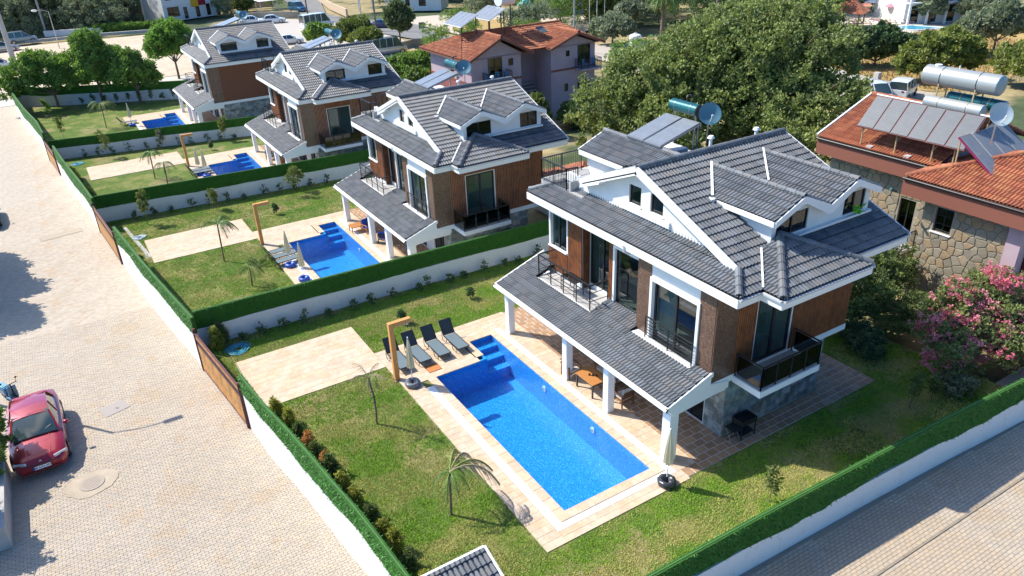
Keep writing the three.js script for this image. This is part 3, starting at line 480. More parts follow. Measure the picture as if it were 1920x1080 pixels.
// ---------------------------------------------------------------- the villas
function villa(o, label, opt = {}) {
  const v = thing('villa', label, 'villa', o.x, o.y, o.z, 0, 'dark roofed white and timber villas in a row'), one = opt.detail, dd = opt.dormer ?? 0, end = opt.endHouse;
  const eye = camera.position.clone().sub(v.position), W = (x, y, z) => frameM('W', x, y, z), Sf = (x, y, z) => frameM('S', x, y, z);
  const zf = -11.05;                                     // far wall
  // --- ground floor
  const wg = (name, dir, x, z, len, h, ops, y = 0, t = .22, mat = M.plaster) => mesh(name, [wallGeo(len, h, ops, t).applyMatrix4(frameM(dir, x, y, z))], mat, v);
  wg('wall', 'W', 7.47, zf, 11.15, 2.7, [[1.2, 3.6, .05, 2.3], [4.6, 7.4, .05, 2.3], [8.6, 10.15, .05, 2.25]]);
  wg('wall', 'S', 7.47, .1, 5.6, 2.7, end ? [] : [[3.6, 4.3, 1.2, 1.7]]); wg('wall', 'E', 13.07, .1, 11.15, 2.7, []); wg('wall', 'N', 13.07, zf, 5.6, 2.7, []);
  mesh('floor', [box(7.6, 13, -.1, .04, zf + .1, 0)], M.concrete, v);
  for (const [a, b, h] of [[1.2, 3.6, 2.3], [4.6, 7.4, 2.3], [8.6, 10.15, 2.25]]) glazed(v, 'sliding_door', W(7.47, 0, zf), a, b, .05, h, { d: .1, curtain: [[a + .1, a + .7, M.sage]] });
  cladding(v, 'slate_cladding', Sf(7.47, 0, .1), [[0, 5.6, .05, 2.66]], .55, .29, M.slates);
  cladding(v, 'slate_cladding', W(7.47, 0, -.85), [[0, .95, .05, 2.66]], .45, .29, M.slates);
  if (!end) glazed(v, 'window', Sf(7.47, 0, .126), 3.6, 4.3, 1.2, 1.7, { d: 0, n: 1 });
  // --- slab and balcony
  mesh('floor_slab', [box(6.5, 14.34, 2.66, 2.93, -4.2, .14), box(6.86, 14.34, 2.66, 2.93, zf - .1, -4.2)], M.trim, v);
  if (!end) {
    mesh('balcony_slab', [box(7.72, 11.0, 2.6, 2.86, .142, 1.5)], M.trim, v);
    const b = mesh('balcony_floor', [box(7.76, 10.96, 2.862, 2.88, .15, 1.46)], M.concrete, v);
    railing(v, [V(7.78, 2.88, .2), V(7.78, 2.88, 1.44), V(10.94, 2.88, 1.44), V(10.94, 2.88, .2)], 1.0, { glass: true, post: .85 });
  }
  // --- upper floor walls
  const top = 6.78, yu = 2.93, hu = top - yu;
  wg('wall', 'W', 6.56, -4.12, 4.22, hu, [[.92, 3.34, .3, 2.95]], yu);                      // the bay
  mesh('wall', [wallGeo(.4, hu, [], .2).applyMatrix4(frameM('N', 6.96, yu, -4.12))], M.plaster, v);
  wg('wall', 'W', 6.96, -6.45, 2.33, hu, [[.42, 2.1, .62, 3.2]], yu);
  mesh('wall', [wallGeo(.45, hu, [], .2).applyMatrix4(frameM('S', 6.96, yu, -8.38))], M.wood, v);
  wg('wall', 'W', 7.36, -8.4, 1.98, hu, [[.06, 1.9, .5, 3.15]], yu);                           // recessed door
  wg('wall', 'W', 6.96, zf, 2.65, hu, [[.12, 1.42, 1.62, 3.25]], yu);
  wg('wall', 'S', 6.56, .1, 7.76, hu, end ? [] : [[2.2, 4.15, .02, 2.85]], yu, .22, end ? M.clad : M.plaster);
  wg('wall', 'E', 14.32, .1, 11.15, hu, [], yu); wg('wall', 'N', 14.32, zf, 7.36, hu, [], yu);
  mesh('floor', [box(6.7, 14.2, yu + .004, yu + .03, -4, 0), box(7.5, 14.2, yu + .004, yu + .03, zf + .1, -4)], M.concrete, v);
  mesh('partition', [box(10.9, 11, yu + .03, top - .05, zf + .3, -.2)], M.plaster, v);
  // glazing of the street side
  glazed(v, 'french_window', W(6.56, yu, -4.12), .92, 3.34, .3, 2.95, { d: .1, f: .09, curtain: [[1.0, 2.0, M.curtain]] });
  mesh('window_surround', [box(.78, .915, .2, 3.1, -.02, .09), box(3.345, 3.48, .2, 3.1, -.02, .09), box(.915, 3.345, 2.955, 3.1, -.02, .09)].map(g => g.applyMatrix4(W(6.56, yu, -4.12))), M.trim, v);
  glazed(v, 'window', W(6.96, yu, -6.45), .42, 2.1, .62, 3.2, { d: .06, n: 1 });
  mesh('window_surround', [box(.3, .415, .5, 3.3, -.02, .07), box(.415, 2.12, 3.205, 3.3, -.02, .07)].map(g => g.applyMatrix4(W(6.96, yu, -6.45))), M.trim, v);
  glazed(v, 'sliding_door', W(7.36, yu, -8.4), .06, 1.9, .5, 3.15, { d: .05, f: .08, curtain: [[.1, .55, M.sage]] });
  glazed(v, 'window', W(6.96, yu, zf), .12, 1.42, 1.62, 3.25, { d: .08, curtain: [[.2, .8, M.sage]], sill: true });
  slats(v, 'wood_cladding', W(6.96, yu, zf), 1.58, 2.63, .55, hu - .02, .012); slats(v, 'wood_cladding', W(6.96, yu, zf), .0, 1.56, .4, 1.5, .012);
  slats(v, 'wood_cladding', W(6.96, yu, -6.45), .0, .3, .55, hu - .02, .012, .1);
  slats(v, 'wood_cladding', Sf(6.96, yu, -8.376), .0, .38, .55, hu - .02, .012, .095);
  // brown stone piers
  [box(3.42, 4.28, -.02, hu, .0, .03).applyMatrix4(W(6.56, yu, -4.12)), box(-.03, 1.12, -.02, hu, .0, .03).applyMatrix4(Sf(6.56, yu, .1)), box(0, .78, -.02, hu, .0, .03).applyMatrix4(W(6.56, yu, -4.12)), box(-.03, .4, -.02, hu, .0, .03).applyMatrix4(frameM('N', 6.96, yu, -4.12))].forEach(q => mesh('stone_pier', [q], M.granite, v));
  if (!end) {
    slats(v, 'wood_cladding', Sf(6.56, yu, .1), 1.13, 2.14, .01, hu - .01, .0); slats(v, 'wood_cladding', Sf(6.56, yu, .1), 4.22, 7.76, .01, hu - .01, .0);
    mesh('wood_cladding', [box(2.14, 4.22, 2.9, hu - .01, 0, .024).applyMatrix4(Sf(6.56, yu, .1))], M.wood, v);
    glazed(v, 'balcony_door', Sf(6.56, yu, .1), 2.2, 4.15, .02, 2.85, { d: .03, f: .1, n: 2, curtain: [[2.25, 2.95, M.sage]] });
  }
  // --- porch roof, columns, beams
  const ps = (x) => 2.68 + .35 * (x - 4.5), pp = (list) => list.map(([x, z]) => V(x, ps(x), z));
  const curb = end ? [[-11.2, -8.8], [-6.6, -4.2]] : [[-10.6, -6.42]];
  const polys = [pp([[4.48, .12], [5.9, .12], [5.9, -12], [4.48, -12]])];
  if (!end) polys.push(pp([[5.9, .12], [6.5, .12], [6.5, -.66], [5.9, -.66]]), pp([[5.9, -.66], [6.22, -.66], [6.22, -4.04], [5.9, -4.04]]), pp([[5.9, -4.04], [6.94, -4.04], [6.94, -6.42], [5.9, -6.42]]), pp([[5.9, -10.62], [7.2, -10.62], [7.2, -12], [5.9, -12]]));
  else polys.push(pp([[5.9, .12], [6.9, .12], [6.9, -4.2], [5.9, -4.2]]), pp([[5.9, -6.6], [6.94, -6.6], [6.94, -8.8], [5.9, -8.8]]), pp([[5.9, -11.2], [7.2, -11.2], [7.2, -12], [5.9, -12]]));
  layRoof('porch_roof', v, polys, M.tileDeck ??= std([.05, .048, .047], .9), M.tiles, { eye, single: one ? 130 : 0 });
  mesh('porch_trim', [box(4.42, 4.476, 2.5, 2.72, -12.05, .2), slab([V(4.42, ps(4.42) + .06, .124), V(4.42, ps(4.42) + .06, .2), V(6.62, ps(6.62) + .06, .2), V(6.62, ps(6.62) + .06, .124)], .2), slab([V(4.42, ps(4.42) + .06, -12.08), V(4.42, ps(4.42) + .06, -12.004), V(7.3, ps(7.3) + .06, -12.004), V(7.3, ps(7.3) + .06, -12.08)], .2)], M.trim, v);
  mesh('gutter', [tube([V(4.38, 2.62, .2), V(4.38, 2.6, -6), V(4.38, 2.58, -12.05)], .06, 8, 8)], M.white, v);
  mesh('porch_ceiling', [flat([[4.5, .1], [7.4, .1], [7.4, -12], [4.5, -12]], 2.64, .03)], M.trim, v);
  mesh('beam', [box(4.72, 5.06, 2.24, 2.605, -11.75, .1), box(5.06, 7.46, 2.3, 2.605, -.2, .1), box(5.06, 7.4, 2.3, 2.605, -11.75, -11.5), extr([[4.5, 2.62], [6.54, 3.3], [6.54, 2.95], [7.5, 2.75], [7.5, 2.45], [5.0, 2.24], [4.75, 2.24]], .08).translate(0, 0, .104)], M.trim, v);
  for (const [z, w] of [[-11.55, .34], [-6.68, .34], [-3.75, .34], [-.1, .42]]) { const c = mesh('column', [rbox(4.9 - w / 2, 4.9 + w / 2, .03, 2.26, z - w / 2, z + w / 2, .015)], M.trim, v); }
  // raised balcony on the porch roof
  for (const [za, zb] of curb) {
    mesh('balcony_slab', [box(5.86, 7.3, 2.95, 3.2, za, zb)], M.trim, v); mesh('balcony_floor', [box(6.02, 7.3, 3.202, 3.22, za + .1, zb - .1)], M.concrete, v);
    railing(v, [V(6.95, 3.22, zb - .1), V(5.98, 3.22, zb - .1), V(5.98, 3.22, za + .1), V(6.95, 3.22, za + .1)], 1.2, { mid: [.35, .68], post: .95 });
  }
  if (!end) {
    mesh('window_ledge', [box(6.2, 6.53, 3.1, 3.34, -4.0, -.66)], M.trim, v);
    railing(v, [V(6.36, 3.33, -3.35), V(6.36, 3.33, -.72)], .98, { mid: [.15, .28, .41, .54, .67, .84], post: 1.4 });
    mesh('wall_trim', [box(6.9, 6.99, 3.4, 3.55, -6.4, -4.1), box(6.55, 6.6, 2.93, 3.1, -4.1, .13)], M.trim, v);
  }
  // --- main eaves: soffit, fascia, gutters
  const out = end ? [[6.2, 1.3], [15.4, 1.3], [15.4, -11.7], [6.2, -11.7]] : [[6.2, 1.3], [7.3, 1.3], [7.3, 2.2], [12, 2.2], [12, 1.3], [15.4, 1.3], [15.4, -11.7], [6.2, -11.7]];
  mesh('soffit', [flat(out, 6.83, .05)], M.trim, v);
  const fas = []; const fb = (a, b) => { const d = Math.hypot(b[0] - a[0], b[1] - a[1]), nx = -(b[1] - a[1]) / d, nz = (b[0] - a[0]) / d; fas.push(bar(V(a[0] + nx * 0, 6.945, a[1] + nz * 0), V(b[0], 6.945, b[1]), .05, .33)); };
  const edge = out.map((p, i) => [p, out[(i + 1) % out.length]]); edge.forEach(([a, b]) => fb(a, b)); mesh('fascia', fas, M.trim, v);
  const gut = []; for (const [a, b] of edge) { if (a[1] < -11 || b[1] < -11.6 && a[0] > 15) continue; const nx = (b[1] - a[1] === 0) ? 0 : -1, m = a[0] === b[0]; gut.push(bar(V(a[0] + (m ? (a[0] > 10 ? .06 : -.06) : 0), 7.1, a[1] + (m ? 0 : .06)), V(b[0] + (m ? (a[0] > 10 ? .06 : -.06) : 0), 7.1, b[1] + (m ? 0 : .06)), .1, .07)); } gut.forEach(q => mesh('gutter', [q], M.gutterGrey ??= std([.5, .52, .53], .5), v));
  // --- roof slopes
  const k = .42, R = 9.74, zr = -5.12, ny = (z) => 7.12 + (R - 7.12) * (1.3 - z) / (1.3 - zr), sy = (x) => 7.12 + k * (x - 6.2), fy = (z) => R - .41 * (zr - z);
  const N = (l) => l.map(([x, z]) => V(x, ny(z), z)), K = (l) => l.map(([x, z]) => V(x, sy(x), z)), Fs = (l) => l.map(([x, z]) => V(x, fy(z), z));
  const xg = 7.15, hipz = 1.3 - (xg - 6.2) * .42 * (6.42) / (R - 7.12);
  const slopes = [
    N([[xg, hipz], [15.4, hipz], [15.4, zr], [xg, zr]]), N([[6.2, 1.3], [15.4, 1.3], [15.4, hipz], [xg, hipz]]),
    K([[6.2, 1.3], [7.15, hipz], [7.15, -10.75], [6.2, -11.7]]), K([[7.15, hipz], [7.62, -.5], [7.62, -10.3], [7.15, -10.75]]),
    Fs([[xg, zr], [15.4, zr], [15.4, -8.6], [xg, -8.6]]),
  ];
  const D1 = 10.38 + dd, D2 = 13.35 + dd, EL = 8.95 + dd, ER = 14.88 + dd, VM = 11.93 + dd, zF = .16, pk = 9.45, lo = 8.8, mid = 8.78;
  const backZ = (y) => 1.3 - (y - 7.12) * 6.42 / (R - 7.12);
  const dq = (a, ya, b, yb) => [V(a, ya, zF), V(b, yb, zF), V(b, yb, backZ(yb)), V(a, ya, backZ(ya))];
  const dorm = [dq(EL, lo, D1, pk), dq(D1, pk, VM, mid), dq(VM, mid, D2, pk), dq(D2, pk, ER, lo)];
  const bump = end ? [] : [
    [V(7.3, 7.12, 2.2), V(12, 7.12, 2.2), V(9.65, 8.08, -.12)], [V(7.3, 7.13, 1.3), V(7.3, 7.13, 2.2), V(9.65, 8.08, -.12), V(8.75, 7.71, -.12)], [V(12, 7.13, 2.2), V(12, 7.13, 1.3), V(10.55, 7.71, -.12), V(9.65, 8.08, -.12)]];
  const be = [V(8.9, 8.69, -11.3), V(8.9, 8.69, -8), V(10.4, 9.32, -6.1), V(10.4, 9.32, -11.3)], bw = [V(10.4, 9.32, -11.3), V(10.4, 9.32, -6.1), V(13.4, 8.1, -8.6), V(13.4, 8.1, -11.3)];
  const caps = [
    [V(xg, R + .06, zr), V(15.4, R + .06, zr), .13], [V(6.3, 7.2, 1.22), V(7.15, 7.6, hipz), .13], [V(6.3, 7.22, -11.6), V(7.6, 7.78, -10.3), .13],
    [V(D1, pk + .04, zF), V(D1, pk + .04, backZ(pk)), .1], [V(D2, pk + .04, zF), V(D2, pk + .04, backZ(pk)), .1], [V(10.4, 9.37, -11.3), V(10.4, 9.37, -6.1), .11]];
  if (!end) caps.push([V(7.35, 7.2, 2.15), V(9.65, 8.14, -.12), .14], [V(11.95, 7.2, 2.15), V(9.65, 8.14, -.12), .12]);
  layRoof('roof', v, [...slopes, ...dorm, ...bump, be, bw], M.tileDeck, M.tiles, { eye, single: one ? 168 : 0, caps });
  // gable end, rake boards
  const gx = 7.42;
  const gab = wallGeo(1, 1, []);                         // polygonal gable with two windows
  const gs = new THREE.Shape([[-10.2, 7.55], [-.3, 7.55], [zr, R - .1], [-8.6, fy(-8.6) - .1], [-10.2, fy(-8.6) - .1]].map(([z, y]) => new THREE.Vector2(z, y)));
  for (const [a, b, c, d] of [[-5.9, -5.16, 8.1, 8.9], [-4.6, -3.86, 8.1, 8.88]]) gs.holes.push(new THREE.Path([[a, c], [b, c], [b, d], [a, d]].map(([z, y]) => new THREE.Vector2(z, y))));
  mesh('gable_wall', [new THREE.ExtrudeGeometry(gs, { depth: .2, bevelEnabled: false }).applyMatrix4(new THREE.Matrix4().makeRotationY(-Math.PI / 2)).translate(gx + .2, 0, 0)], M.plaster, v);
  mesh('gable_ledge', [box(7.32, 7.419, 7.78, 8.02, -6.35, -3.4)], M.trim, v);
  glazed(v, 'gable_window', W(gx, 0, 0), -5.9, -5.16, 8.1, 8.9, { d: .09, n: 1, f: .05, sill: true }); glazed(v, 'gable_window', W(gx, 0, 0), -4.6, -3.86, 8.1, 8.88, { d: .09, n: 1, f: .05, sill: true });
  const rb = (a, b, w, h) => bar(a, b, w, h);
  [rb(V(7.1, ny(hipz) - .03, hipz + .05), V(7.1, R - .03, zr), .08, .34), rb(V(7.1, R - .03, zr), V(7.1, fy(-8.75) - .03, -8.75), .08, .34), slab([V(7.06, R - .08, zr), V(7.45, R - .08, zr), V(7.45, fy(-8.6) - .08, -8.6), V(7.06, fy(-8.6) - .08, -8.6)].reverse(), .06), rb(V(15.44, ny(1.3) - .04, 1.34), V(15.44, R - .04, zr), .06, .22), slab([V(7.04, fy(-7.4) - .2, -7.4), V(7.44, fy(-7.4) - .2, -7.4), V(7.44, fy(-8.75) - .16, -8.75), V(7.04, fy(-8.75) - .16, -8.75)].reverse(), .1)].forEach(q => mesh('rake_board', [q], M.trim, v));
  // dormer
  const dz = -.12, dl = 9.2 + dd, dr = 14.68 + dd;
  const ds = new THREE.Shape([[dl, 7.62], [dr, 7.62], [dr, lo + .0], [D2, pk - .12], [VM, mid - .12], [D1, pk - .12], [dl, lo + .0]].map(([x, y]) => new THREE.Vector2(x, y)));
  const w1 = [9.42 + dd, 11.1 + dd, 8.0, 8.82], w2 = [13.15 + dd, 14.4 + dd, 7.98, 8.85];
  for (const [a, b, c, d] of [w1, w2]) ds.holes.push(new THREE.Path([[a, c], [b, c], [b, d], [a, d]].map(([x, y]) => new THREE.Vector2(x, y))));
  const sideW = (x) => extr([[.1, 7.6], [.1, lo + .1], [-2.9, lo + .1]].map(([z, y]) => [z, y]), .12).applyMatrix4(new THREE.Matrix4().makeRotationY(-Math.PI / 2)).translate(x, 0, dz - .12);
  mesh('dormer_wall', [new THREE.ExtrudeGeometry(ds, { depth: .2, bevelEnabled: false }).translate(0, 0, dz - .2), sideW(dl + .122), sideW(dr - .002)], M.plaster, v);
  glazed(v, 'dormer_window', Sf(0, 0, dz), w1[0], w1[1], w1[2], w1[3], { d: .06, f: .05 }); glazed(v, 'dormer_window', Sf(0, 0, dz), w2[0], w2[1], w2[2], w2[3], { d: .06, f: .05 });
  mesh('dormer_ledge', [box(dl, dr + .05, 7.84, 7.93, dz + .002, dz + .16)], M.trim, v);
  const zz = [[EL, lo], [D1, pk], [VM, mid], [D2, pk], [ER, lo]], up = zz.map(([x, y]) => [x, y + .05]), dn = [[ER, lo - .2], [D2 + .12, pk - .26], [D2 - .12, pk - .26], [VM + .1, mid - .3], [VM - .1, mid - .3], [D1 + .12, pk - .26], [D1 - .12, pk - .26], [EL, lo - .2]];
  mesh('dormer_fascia', [extr([...up, ...dn].reverse(), .06).translate(0, 0, zF + .002), bar(V(EL - .03, lo - .06, zF), V(EL - .03, lo - .06, backZ(lo) + .1), .05, .2), bar(V(ER + .03, lo - .06, zF), V(ER + .03, lo - .06, backZ(lo) + .1), .05, .2)], M.trim, v);
  mesh('valley_flashing', [bar(V(EL - .02, lo + .17, backZ(lo) - .02), V(D1, pk + .16, backZ(pk)), .1, .02), bar(V(VM, mid + .17, backZ(mid)), V(D2, pk + .16, backZ(pk)), .08, .02), box(EL - .25, EL + .12, lo - .02, lo + .1, backZ(lo) - .1, backZ(lo) + .2)].concat(end ? [] : [bar(V(7.32, 7.27, 1.32), V(8.72, 7.84, -.1), .07, .02)]), M.white, v);
  // back gable and roof terrace
  mesh('wall', [box(9.15, 12.9, 7.3, 8.75, -10.9, -8.3)], M.plaster, v); mesh('gable_wall', [extr([[9.15, 8.0], [12.9, 8.0], [12.9, 8.3], [10.4, 9.25], [9.15, 8.72]], .1).translate(0, 0, -10.99)], M.plaster, v);
  mesh('fascia', [box(8.86, 8.9, 8.5, 8.72, -11.3, -8.1), bar(V(8.88, 8.66, -11.33), V(10.4, 9.28, -11.33), .05, .2), bar(V(10.4, 9.28, -11.33), V(13.4, 8.06, -11.33), .05, .2)], M.trim, v);
  mesh('roof_terrace', [box(7.0, 15.3, 7.3, 7.62, -11.7, -8.5), box(7.0, 9.1, 7.624, 8.05, -9.5, -9.36)], M.concrete, v);
  railing(v, [V(7.5, 7.62, -9.5), V(6.95, 7.62, -9.6), V(6.95, 7.62, -11.55), V(9.2, 7.62, -11.55)], 1.0, { balusters: true });
  for (const [x, z] of [[11.8, -5.9], [14.2, -5.6]]) { const p = mesh('vent_pipe', [cyl(x, 9.2, 9.95, z, .07)], M.white, v); mesh('vent_cap', [cyl(x, 9.96, 10.06, z, .16, .1)], M.white, p); }
  const pipe = mesh('downpipe', [tube([V(6.14, 6.95, -4.6), V(6.2, 6.7, -4.6), V(6.5, 6.5, -4.6)], .05, 8, 6)], M.white, v);
  return v;
}
villa(lots[0], 'nearest villa, grey tiled roof and timber walls, with a tiled porch beside the large pool', { detail: true });
villa(lots[1], 'second villa from the front, grey tiled roof and timber wall behind the first garden wall', { dormer: -.28 });
villa(lots[2], 'third villa from the front, grey tiled roof, beside the small far pool', { dormer: -.25 });
villa(lots[3], 'farthest villa of the row, with a plain dark brown end wall without balcony', { dormer: -1.0, endHouse: true });

// solar water heaters on the villa roofs
function heater(o, label) {
  const h = thing('solar_water_heater', label, 'solar heater', o.x, o.y, o.z, 0, 'solar water heaters on the villa roofs'), lowY = 9.5, hiY = 10.12;
  for (const z of [-9.0, -7.85]) { const p = mesh('solar_panel', [bar(V(10.25, lowY, z), V(12.6, hiY, z), 1.1, .08)], M.panelFrame ??= std([.3, .31, .32], .4, { metalness: .6 }), h); mesh('panel_glass', [bar(V(10.31, lowY + .06, z), V(12.54, hiY + .06, z), 1.02, .03)], M.panelGlass ??= new THREE.MeshPhysicalMaterial({ map: T.panel, color: new THREE.Color().setRGB(1.15, 1.2, 1.22), roughness: .4, clearcoat: .6, clearcoatRoughness: .3 }), p); }
  mesh('stand', [[10.4, 9.45], [12.5, 10.1]].flatMap(([x, y]) => [-9.5, -7.4].map(z => bar(V(x, 8.2, z), V(x, y, z), .05))).concat([bar(V(12.9, 8.2, -9.3), V(12.9, 10.4, -9.3), .06), bar(V(12.9, 8.2, -8), V(12.9, 10.4, -8), .06)]), M.metal, h);
  const t = mesh('tank', [cyl(0, -.85, .85, 0, .27, .27, 28).rotateX(Math.PI / 2).translate(12.9, 10.55, -8.65)], M.solarGreen, h);
  mesh('end_cap', [cyl(0, .851, .9, 0, .28, .26, 28).rotateX(Math.PI / 2).translate(12.9, 10.55, -8.65)], M.black, t);
  mesh('strap', [-.5, .5].map(z => new THREE.TorusGeometry(.275, .012, 6, 28).translate(12.9, 10.55, -8.65 + z)), M.metal, t);
  mesh('pipe', [tube([V(12.9, 10.3, -7.9), V(12.8, 9.9, -7.5), V(12.5, 9.9, -7.3)], .02), tube([V(12.9, 10.85, -8.6), V(12.95, 11.05, -8.6), V(13.2, 11.05, -8.6)], .04)], M.black, h);
  return h;
}
function satDish(label, x, y, z, r, turn, mat = M.dish) {
  const d = thing('satellite_dish', label, 'satellite dish', x, y, z, turn), pts = []; for (let i = 0; i <= 10; i++) pts.push(new THREE.Vector2(r * i / 10, .22 * r * (i / 10) ** 2)); for (let i = 10; i >= 0; i--) pts.push(new THREE.Vector2(r * i / 10, .22 * r * (i / 10) ** 2 - .015));
  const R = new THREE.Matrix4().makeRotationX(Math.PI / 2 - .5);
  mesh('reflector', [new THREE.LatheGeometry(pts, 32).applyMatrix4(R)], mat, d);
  mesh('feed_arm', [bar(V(0, -r * .85, .1), V(0, .05, r * .9), .025, .025), new THREE.CylinderGeometry(.045, .03, .12, 10).applyMatrix4(R).translate(0, .06, r * .9)], M.white, d);
  mesh('mast', [bar(V(0, -r - .9, -.12), V(0, 0, -.12), .05, .05)], M.metal, d); return d;
}
lots.forEach((o, i) => { heater(o, 'solar heater with a dark green tank on the ' + ['nearest villa', 'second villa from the front', 'third villa from the front', 'farthest villa'][i] + ' roof'); satDish('dark satellite dish beside the green tank on the ' + ['nearest villa', 'second villa from the front', 'third villa from the front', 'farthest villa'][i] + ' roof', o.x + 13.0, o.y + 10.5, o.z - 7.25, .5, -.55); });
// ---------------------------------------------------------------- vegetation builders
const leafMat = (c, t = .45) => new THREE.MeshPhysicalMaterial({ color: new THREE.Color().setRGB(...c), roughness: .9, transmission: t, thickness: 0, side: THREE.DoubleSide, vertexColors: true });
function sprigGeo(n, len, w, spread) {                    // a tuft of n bent leaves around the origin
  const L = []; for (let i = 0; i < n; i++) {
    const d = V(rr(-1, 1), rr(-.5, 1), rr(-1, 1)).normalize(), s = d.clone().cross(V(rr(-1, 1), rr(-1, 1), rr(-1, 1))).normalize(), u = d.clone().cross(s), o = V(rr(-1, 1), rr(-1, 1), rr(-1, 1)).multiplyScalar(spread), l = len * rr(.7, 1.2);
    const a = o, b = o.clone().addScaledVector(d, l * .5).addScaledVector(s, w * .5).addScaledVector(u, l * .08), c = o.clone().addScaledVector(d, l).addScaledVector(u, -l * .06), e = o.clone().addScaledVector(d, l * .5).addScaledVector(s, -w * .5).addScaledVector(u, l * .08);
    L.push([a, b, c], [a, c, e]);
  } return tris(L);
}
const SPR = {}; const sprig = (k, ...a) => SPR[k] ??= sprigGeo(...a);
const leafTones = {};
// crown: leaf tufts gathered in clumps over a set of lobes [x,y,z,r, squash]
function crown(parent, lobes, n, o = {}) {
  const g = sprig(o.kind ?? 'broad', ...(o.shape ?? [6, .3, .17, .16])), m = leafTones.leaf ??= leafMat([1, 1, 1]), gp = g.attributes.position.array, gn = g.attributes.normal.array, k3 = gp.length;
  const P = new Float32Array(n * k3), Nn = new Float32Array(n * k3), Cc = new Float32Array(n * k3), q = new THREE.Quaternion(), e = new THREE.Euler(), M4 = new THREE.Matrix4(), tot = lobes.reduce((s, l) => s + l[3] ** 2, 0);
  const cl = []; for (const l of lobes) { const k = Math.max(4, Math.round((o.clumps ?? 60) * l[3] ** 2 / tot * lobes.length)); for (let i = 0; i < k; i++) { const d = V(rr(-1, 1), rr(-.75, 1), rr(-1, 1)).normalize(), r = l[3] * Math.pow(rr(.35, 1), .5) * rr(.8, 1.08); cl.push([l[0] + d.x * r, l[1] + d.y * r * (l[4] ?? .85), l[2] + d.z * r, l[3] * rr(.14, .3) * (o.puff ?? 1), rr(0, 1)]); } }
  const [A, B] = [o.dark ?? [.022, .045, .012], o.light ?? [.075, .115, .025]];
  for (let i = 0; i < n; i++) {
    const k = cl[Math.floor(rnd() * cl.length)], d = V(rr(-1, 1), rr(-1, 1), rr(-1, 1)).normalize().multiplyScalar(k[3] * Math.pow(rnd(), .45)), s = (o.size ?? 1) * rr(.7, 1.3);
    e.set(rr(-.9, .9), rr(0, 6.28), rr(-.9, .9)); q.setFromEuler(e); M4.compose(V(k[0] + d.x, k[1] + d.y * .8, k[2] + d.z), q, V(s, s, s)); const E = M4.elements;
    const t = clamp(k[4] * .55 + rnd() * .55, 0, 1), c = [lerp(A[0], B[0], t), lerp(A[1], B[1], t), lerp(A[2], B[2], t)];
    for (let a = 0, b = i * k3; a < k3; a += 3, b += 3) { const x = gp[a], y = gp[a + 1], z = gp[a + 2], X = gn[a], Y = gn[a + 1], Z = gn[a + 2]; for (let w = 0; w < 3; w++) { P[b + w] = E[w] * x + E[4 + w] * y + E[8 + w] * z + E[12 + w]; Nn[b + w] = (E[w] * X + E[4 + w] * Y + E[8 + w] * Z) / s; Cc[b + w] = c[w]; } }
  }
  const G = new THREE.BufferGeometry(); G.setAttribute('position', new THREE.BufferAttribute(P, 3)); G.setAttribute('normal', new THREE.BufferAttribute(Nn, 3)); G.setAttribute('color', new THREE.BufferAttribute(Cc, 3));
  return mesh(o.name ?? 'crown', G, m, parent);
}
function limbs(parent, base, lobes, r, o = {}) {            // tapered trunk forking to the lobes
  const G = [], top = V(o.fork?.[0] ?? base.x, base.y + (o.forkH ?? 1.8), o.fork?.[1] ?? base.z), taper = (pts, r0, r1) => { const c = new THREE.CatmullRomCurve3(pts), g = new THREE.TubeGeometry(c, 8, 1, 7), p = g.attributes.position; for (let i = 0; i <= 8; i++) { const cc = c.getPointAt(i / 8), s = lerp(r0, r1, i / 8); for (let j = 0; j <= 7; j++) { const k = i * 8 + j; p.setXYZ(k, cc.x + (p.getX(k) - cc.x) * s, cc.y + (p.getY(k) - cc.y) * s, cc.z + (p.getZ(k) - cc.z) * s); } } g.computeVertexNormals(); return g; };
  G.push(taper([base, base.clone().lerp(top, .5).add(V(rr(-.1, .1) * r * 4, 0, rr(-.1, .1) * r * 4)), top], r * 1.15, r * .8));
  for (const l of lobes) { const t = V(l[0], l[1] - l[3] * .1, l[2]), m = top.clone().lerp(t, .5).add(V(rr(-.3, .3), rr(.1, .5), rr(-.3, .3)).multiplyScalar(r * 3)); G.push(taper([top, m, t], r * .6, r * .12)); for (let k = 0; k < (o.twigs ?? 3); k++) { const d = V(rr(-1, 1), rr(-.2, 1), rr(-1, 1)).normalize().multiplyScalar(l[3] * .85).add(V(l[0], l[1], l[2])); G.push(taper([m, m.clone().lerp(d, .5).add(V(0, .15 * l[3], 0)), d], r * .25, r * .05)); } }
  return mesh('trunk', G, o.mat ?? M.bark, parent);
}
function tree(name, label, cat, x, y, z, lobes, n, r, o = {}) {   // lobes relative to the base
  const t = thing(name, label, cat, x, y, z, 0, o.group); limbs(t, V(0, 0, 0), lobes, r, o); crown(t, lobes, n, o); return t;
}
const full = (h, w, k = 7) => { const L = [[0, h * .66, 0, w * .3], [0, h * .36, 0, w * .34]]; for (let i = 0; i < k; i++) { const a = i / k * 6.28 + rr(0, .8), q = rr(.24, .36) * w; L.push([Math.cos(a) * q, h * rr(.2, .8), Math.sin(a) * q, w * rr(.2, .28)]); } return L; };
const ball = (h, w, k = 5) => { const L = [[0, h * .68, 0, w * .3]]; for (let i = 0; i < k; i++) { const a = i / k * 6.28 + rr(0, .8), q = rr(.24, .34) * w; L.push([Math.cos(a) * q, h * rr(.48, .82), Math.sin(a) * q, w * rr(.18, .27)]); } return L; };
const bushLobes = (h, w, k = 5) => { const L = [[0, h * .5, 0, h * .5]]; for (let i = 0; i < k; i++) { const a = i / k * 6.28 + rr(0, .8); L.push([Math.cos(a) * w * .28, h * rr(.3, .6), Math.sin(a) * w * .28, h * rr(.28, .42)]); } return L; };
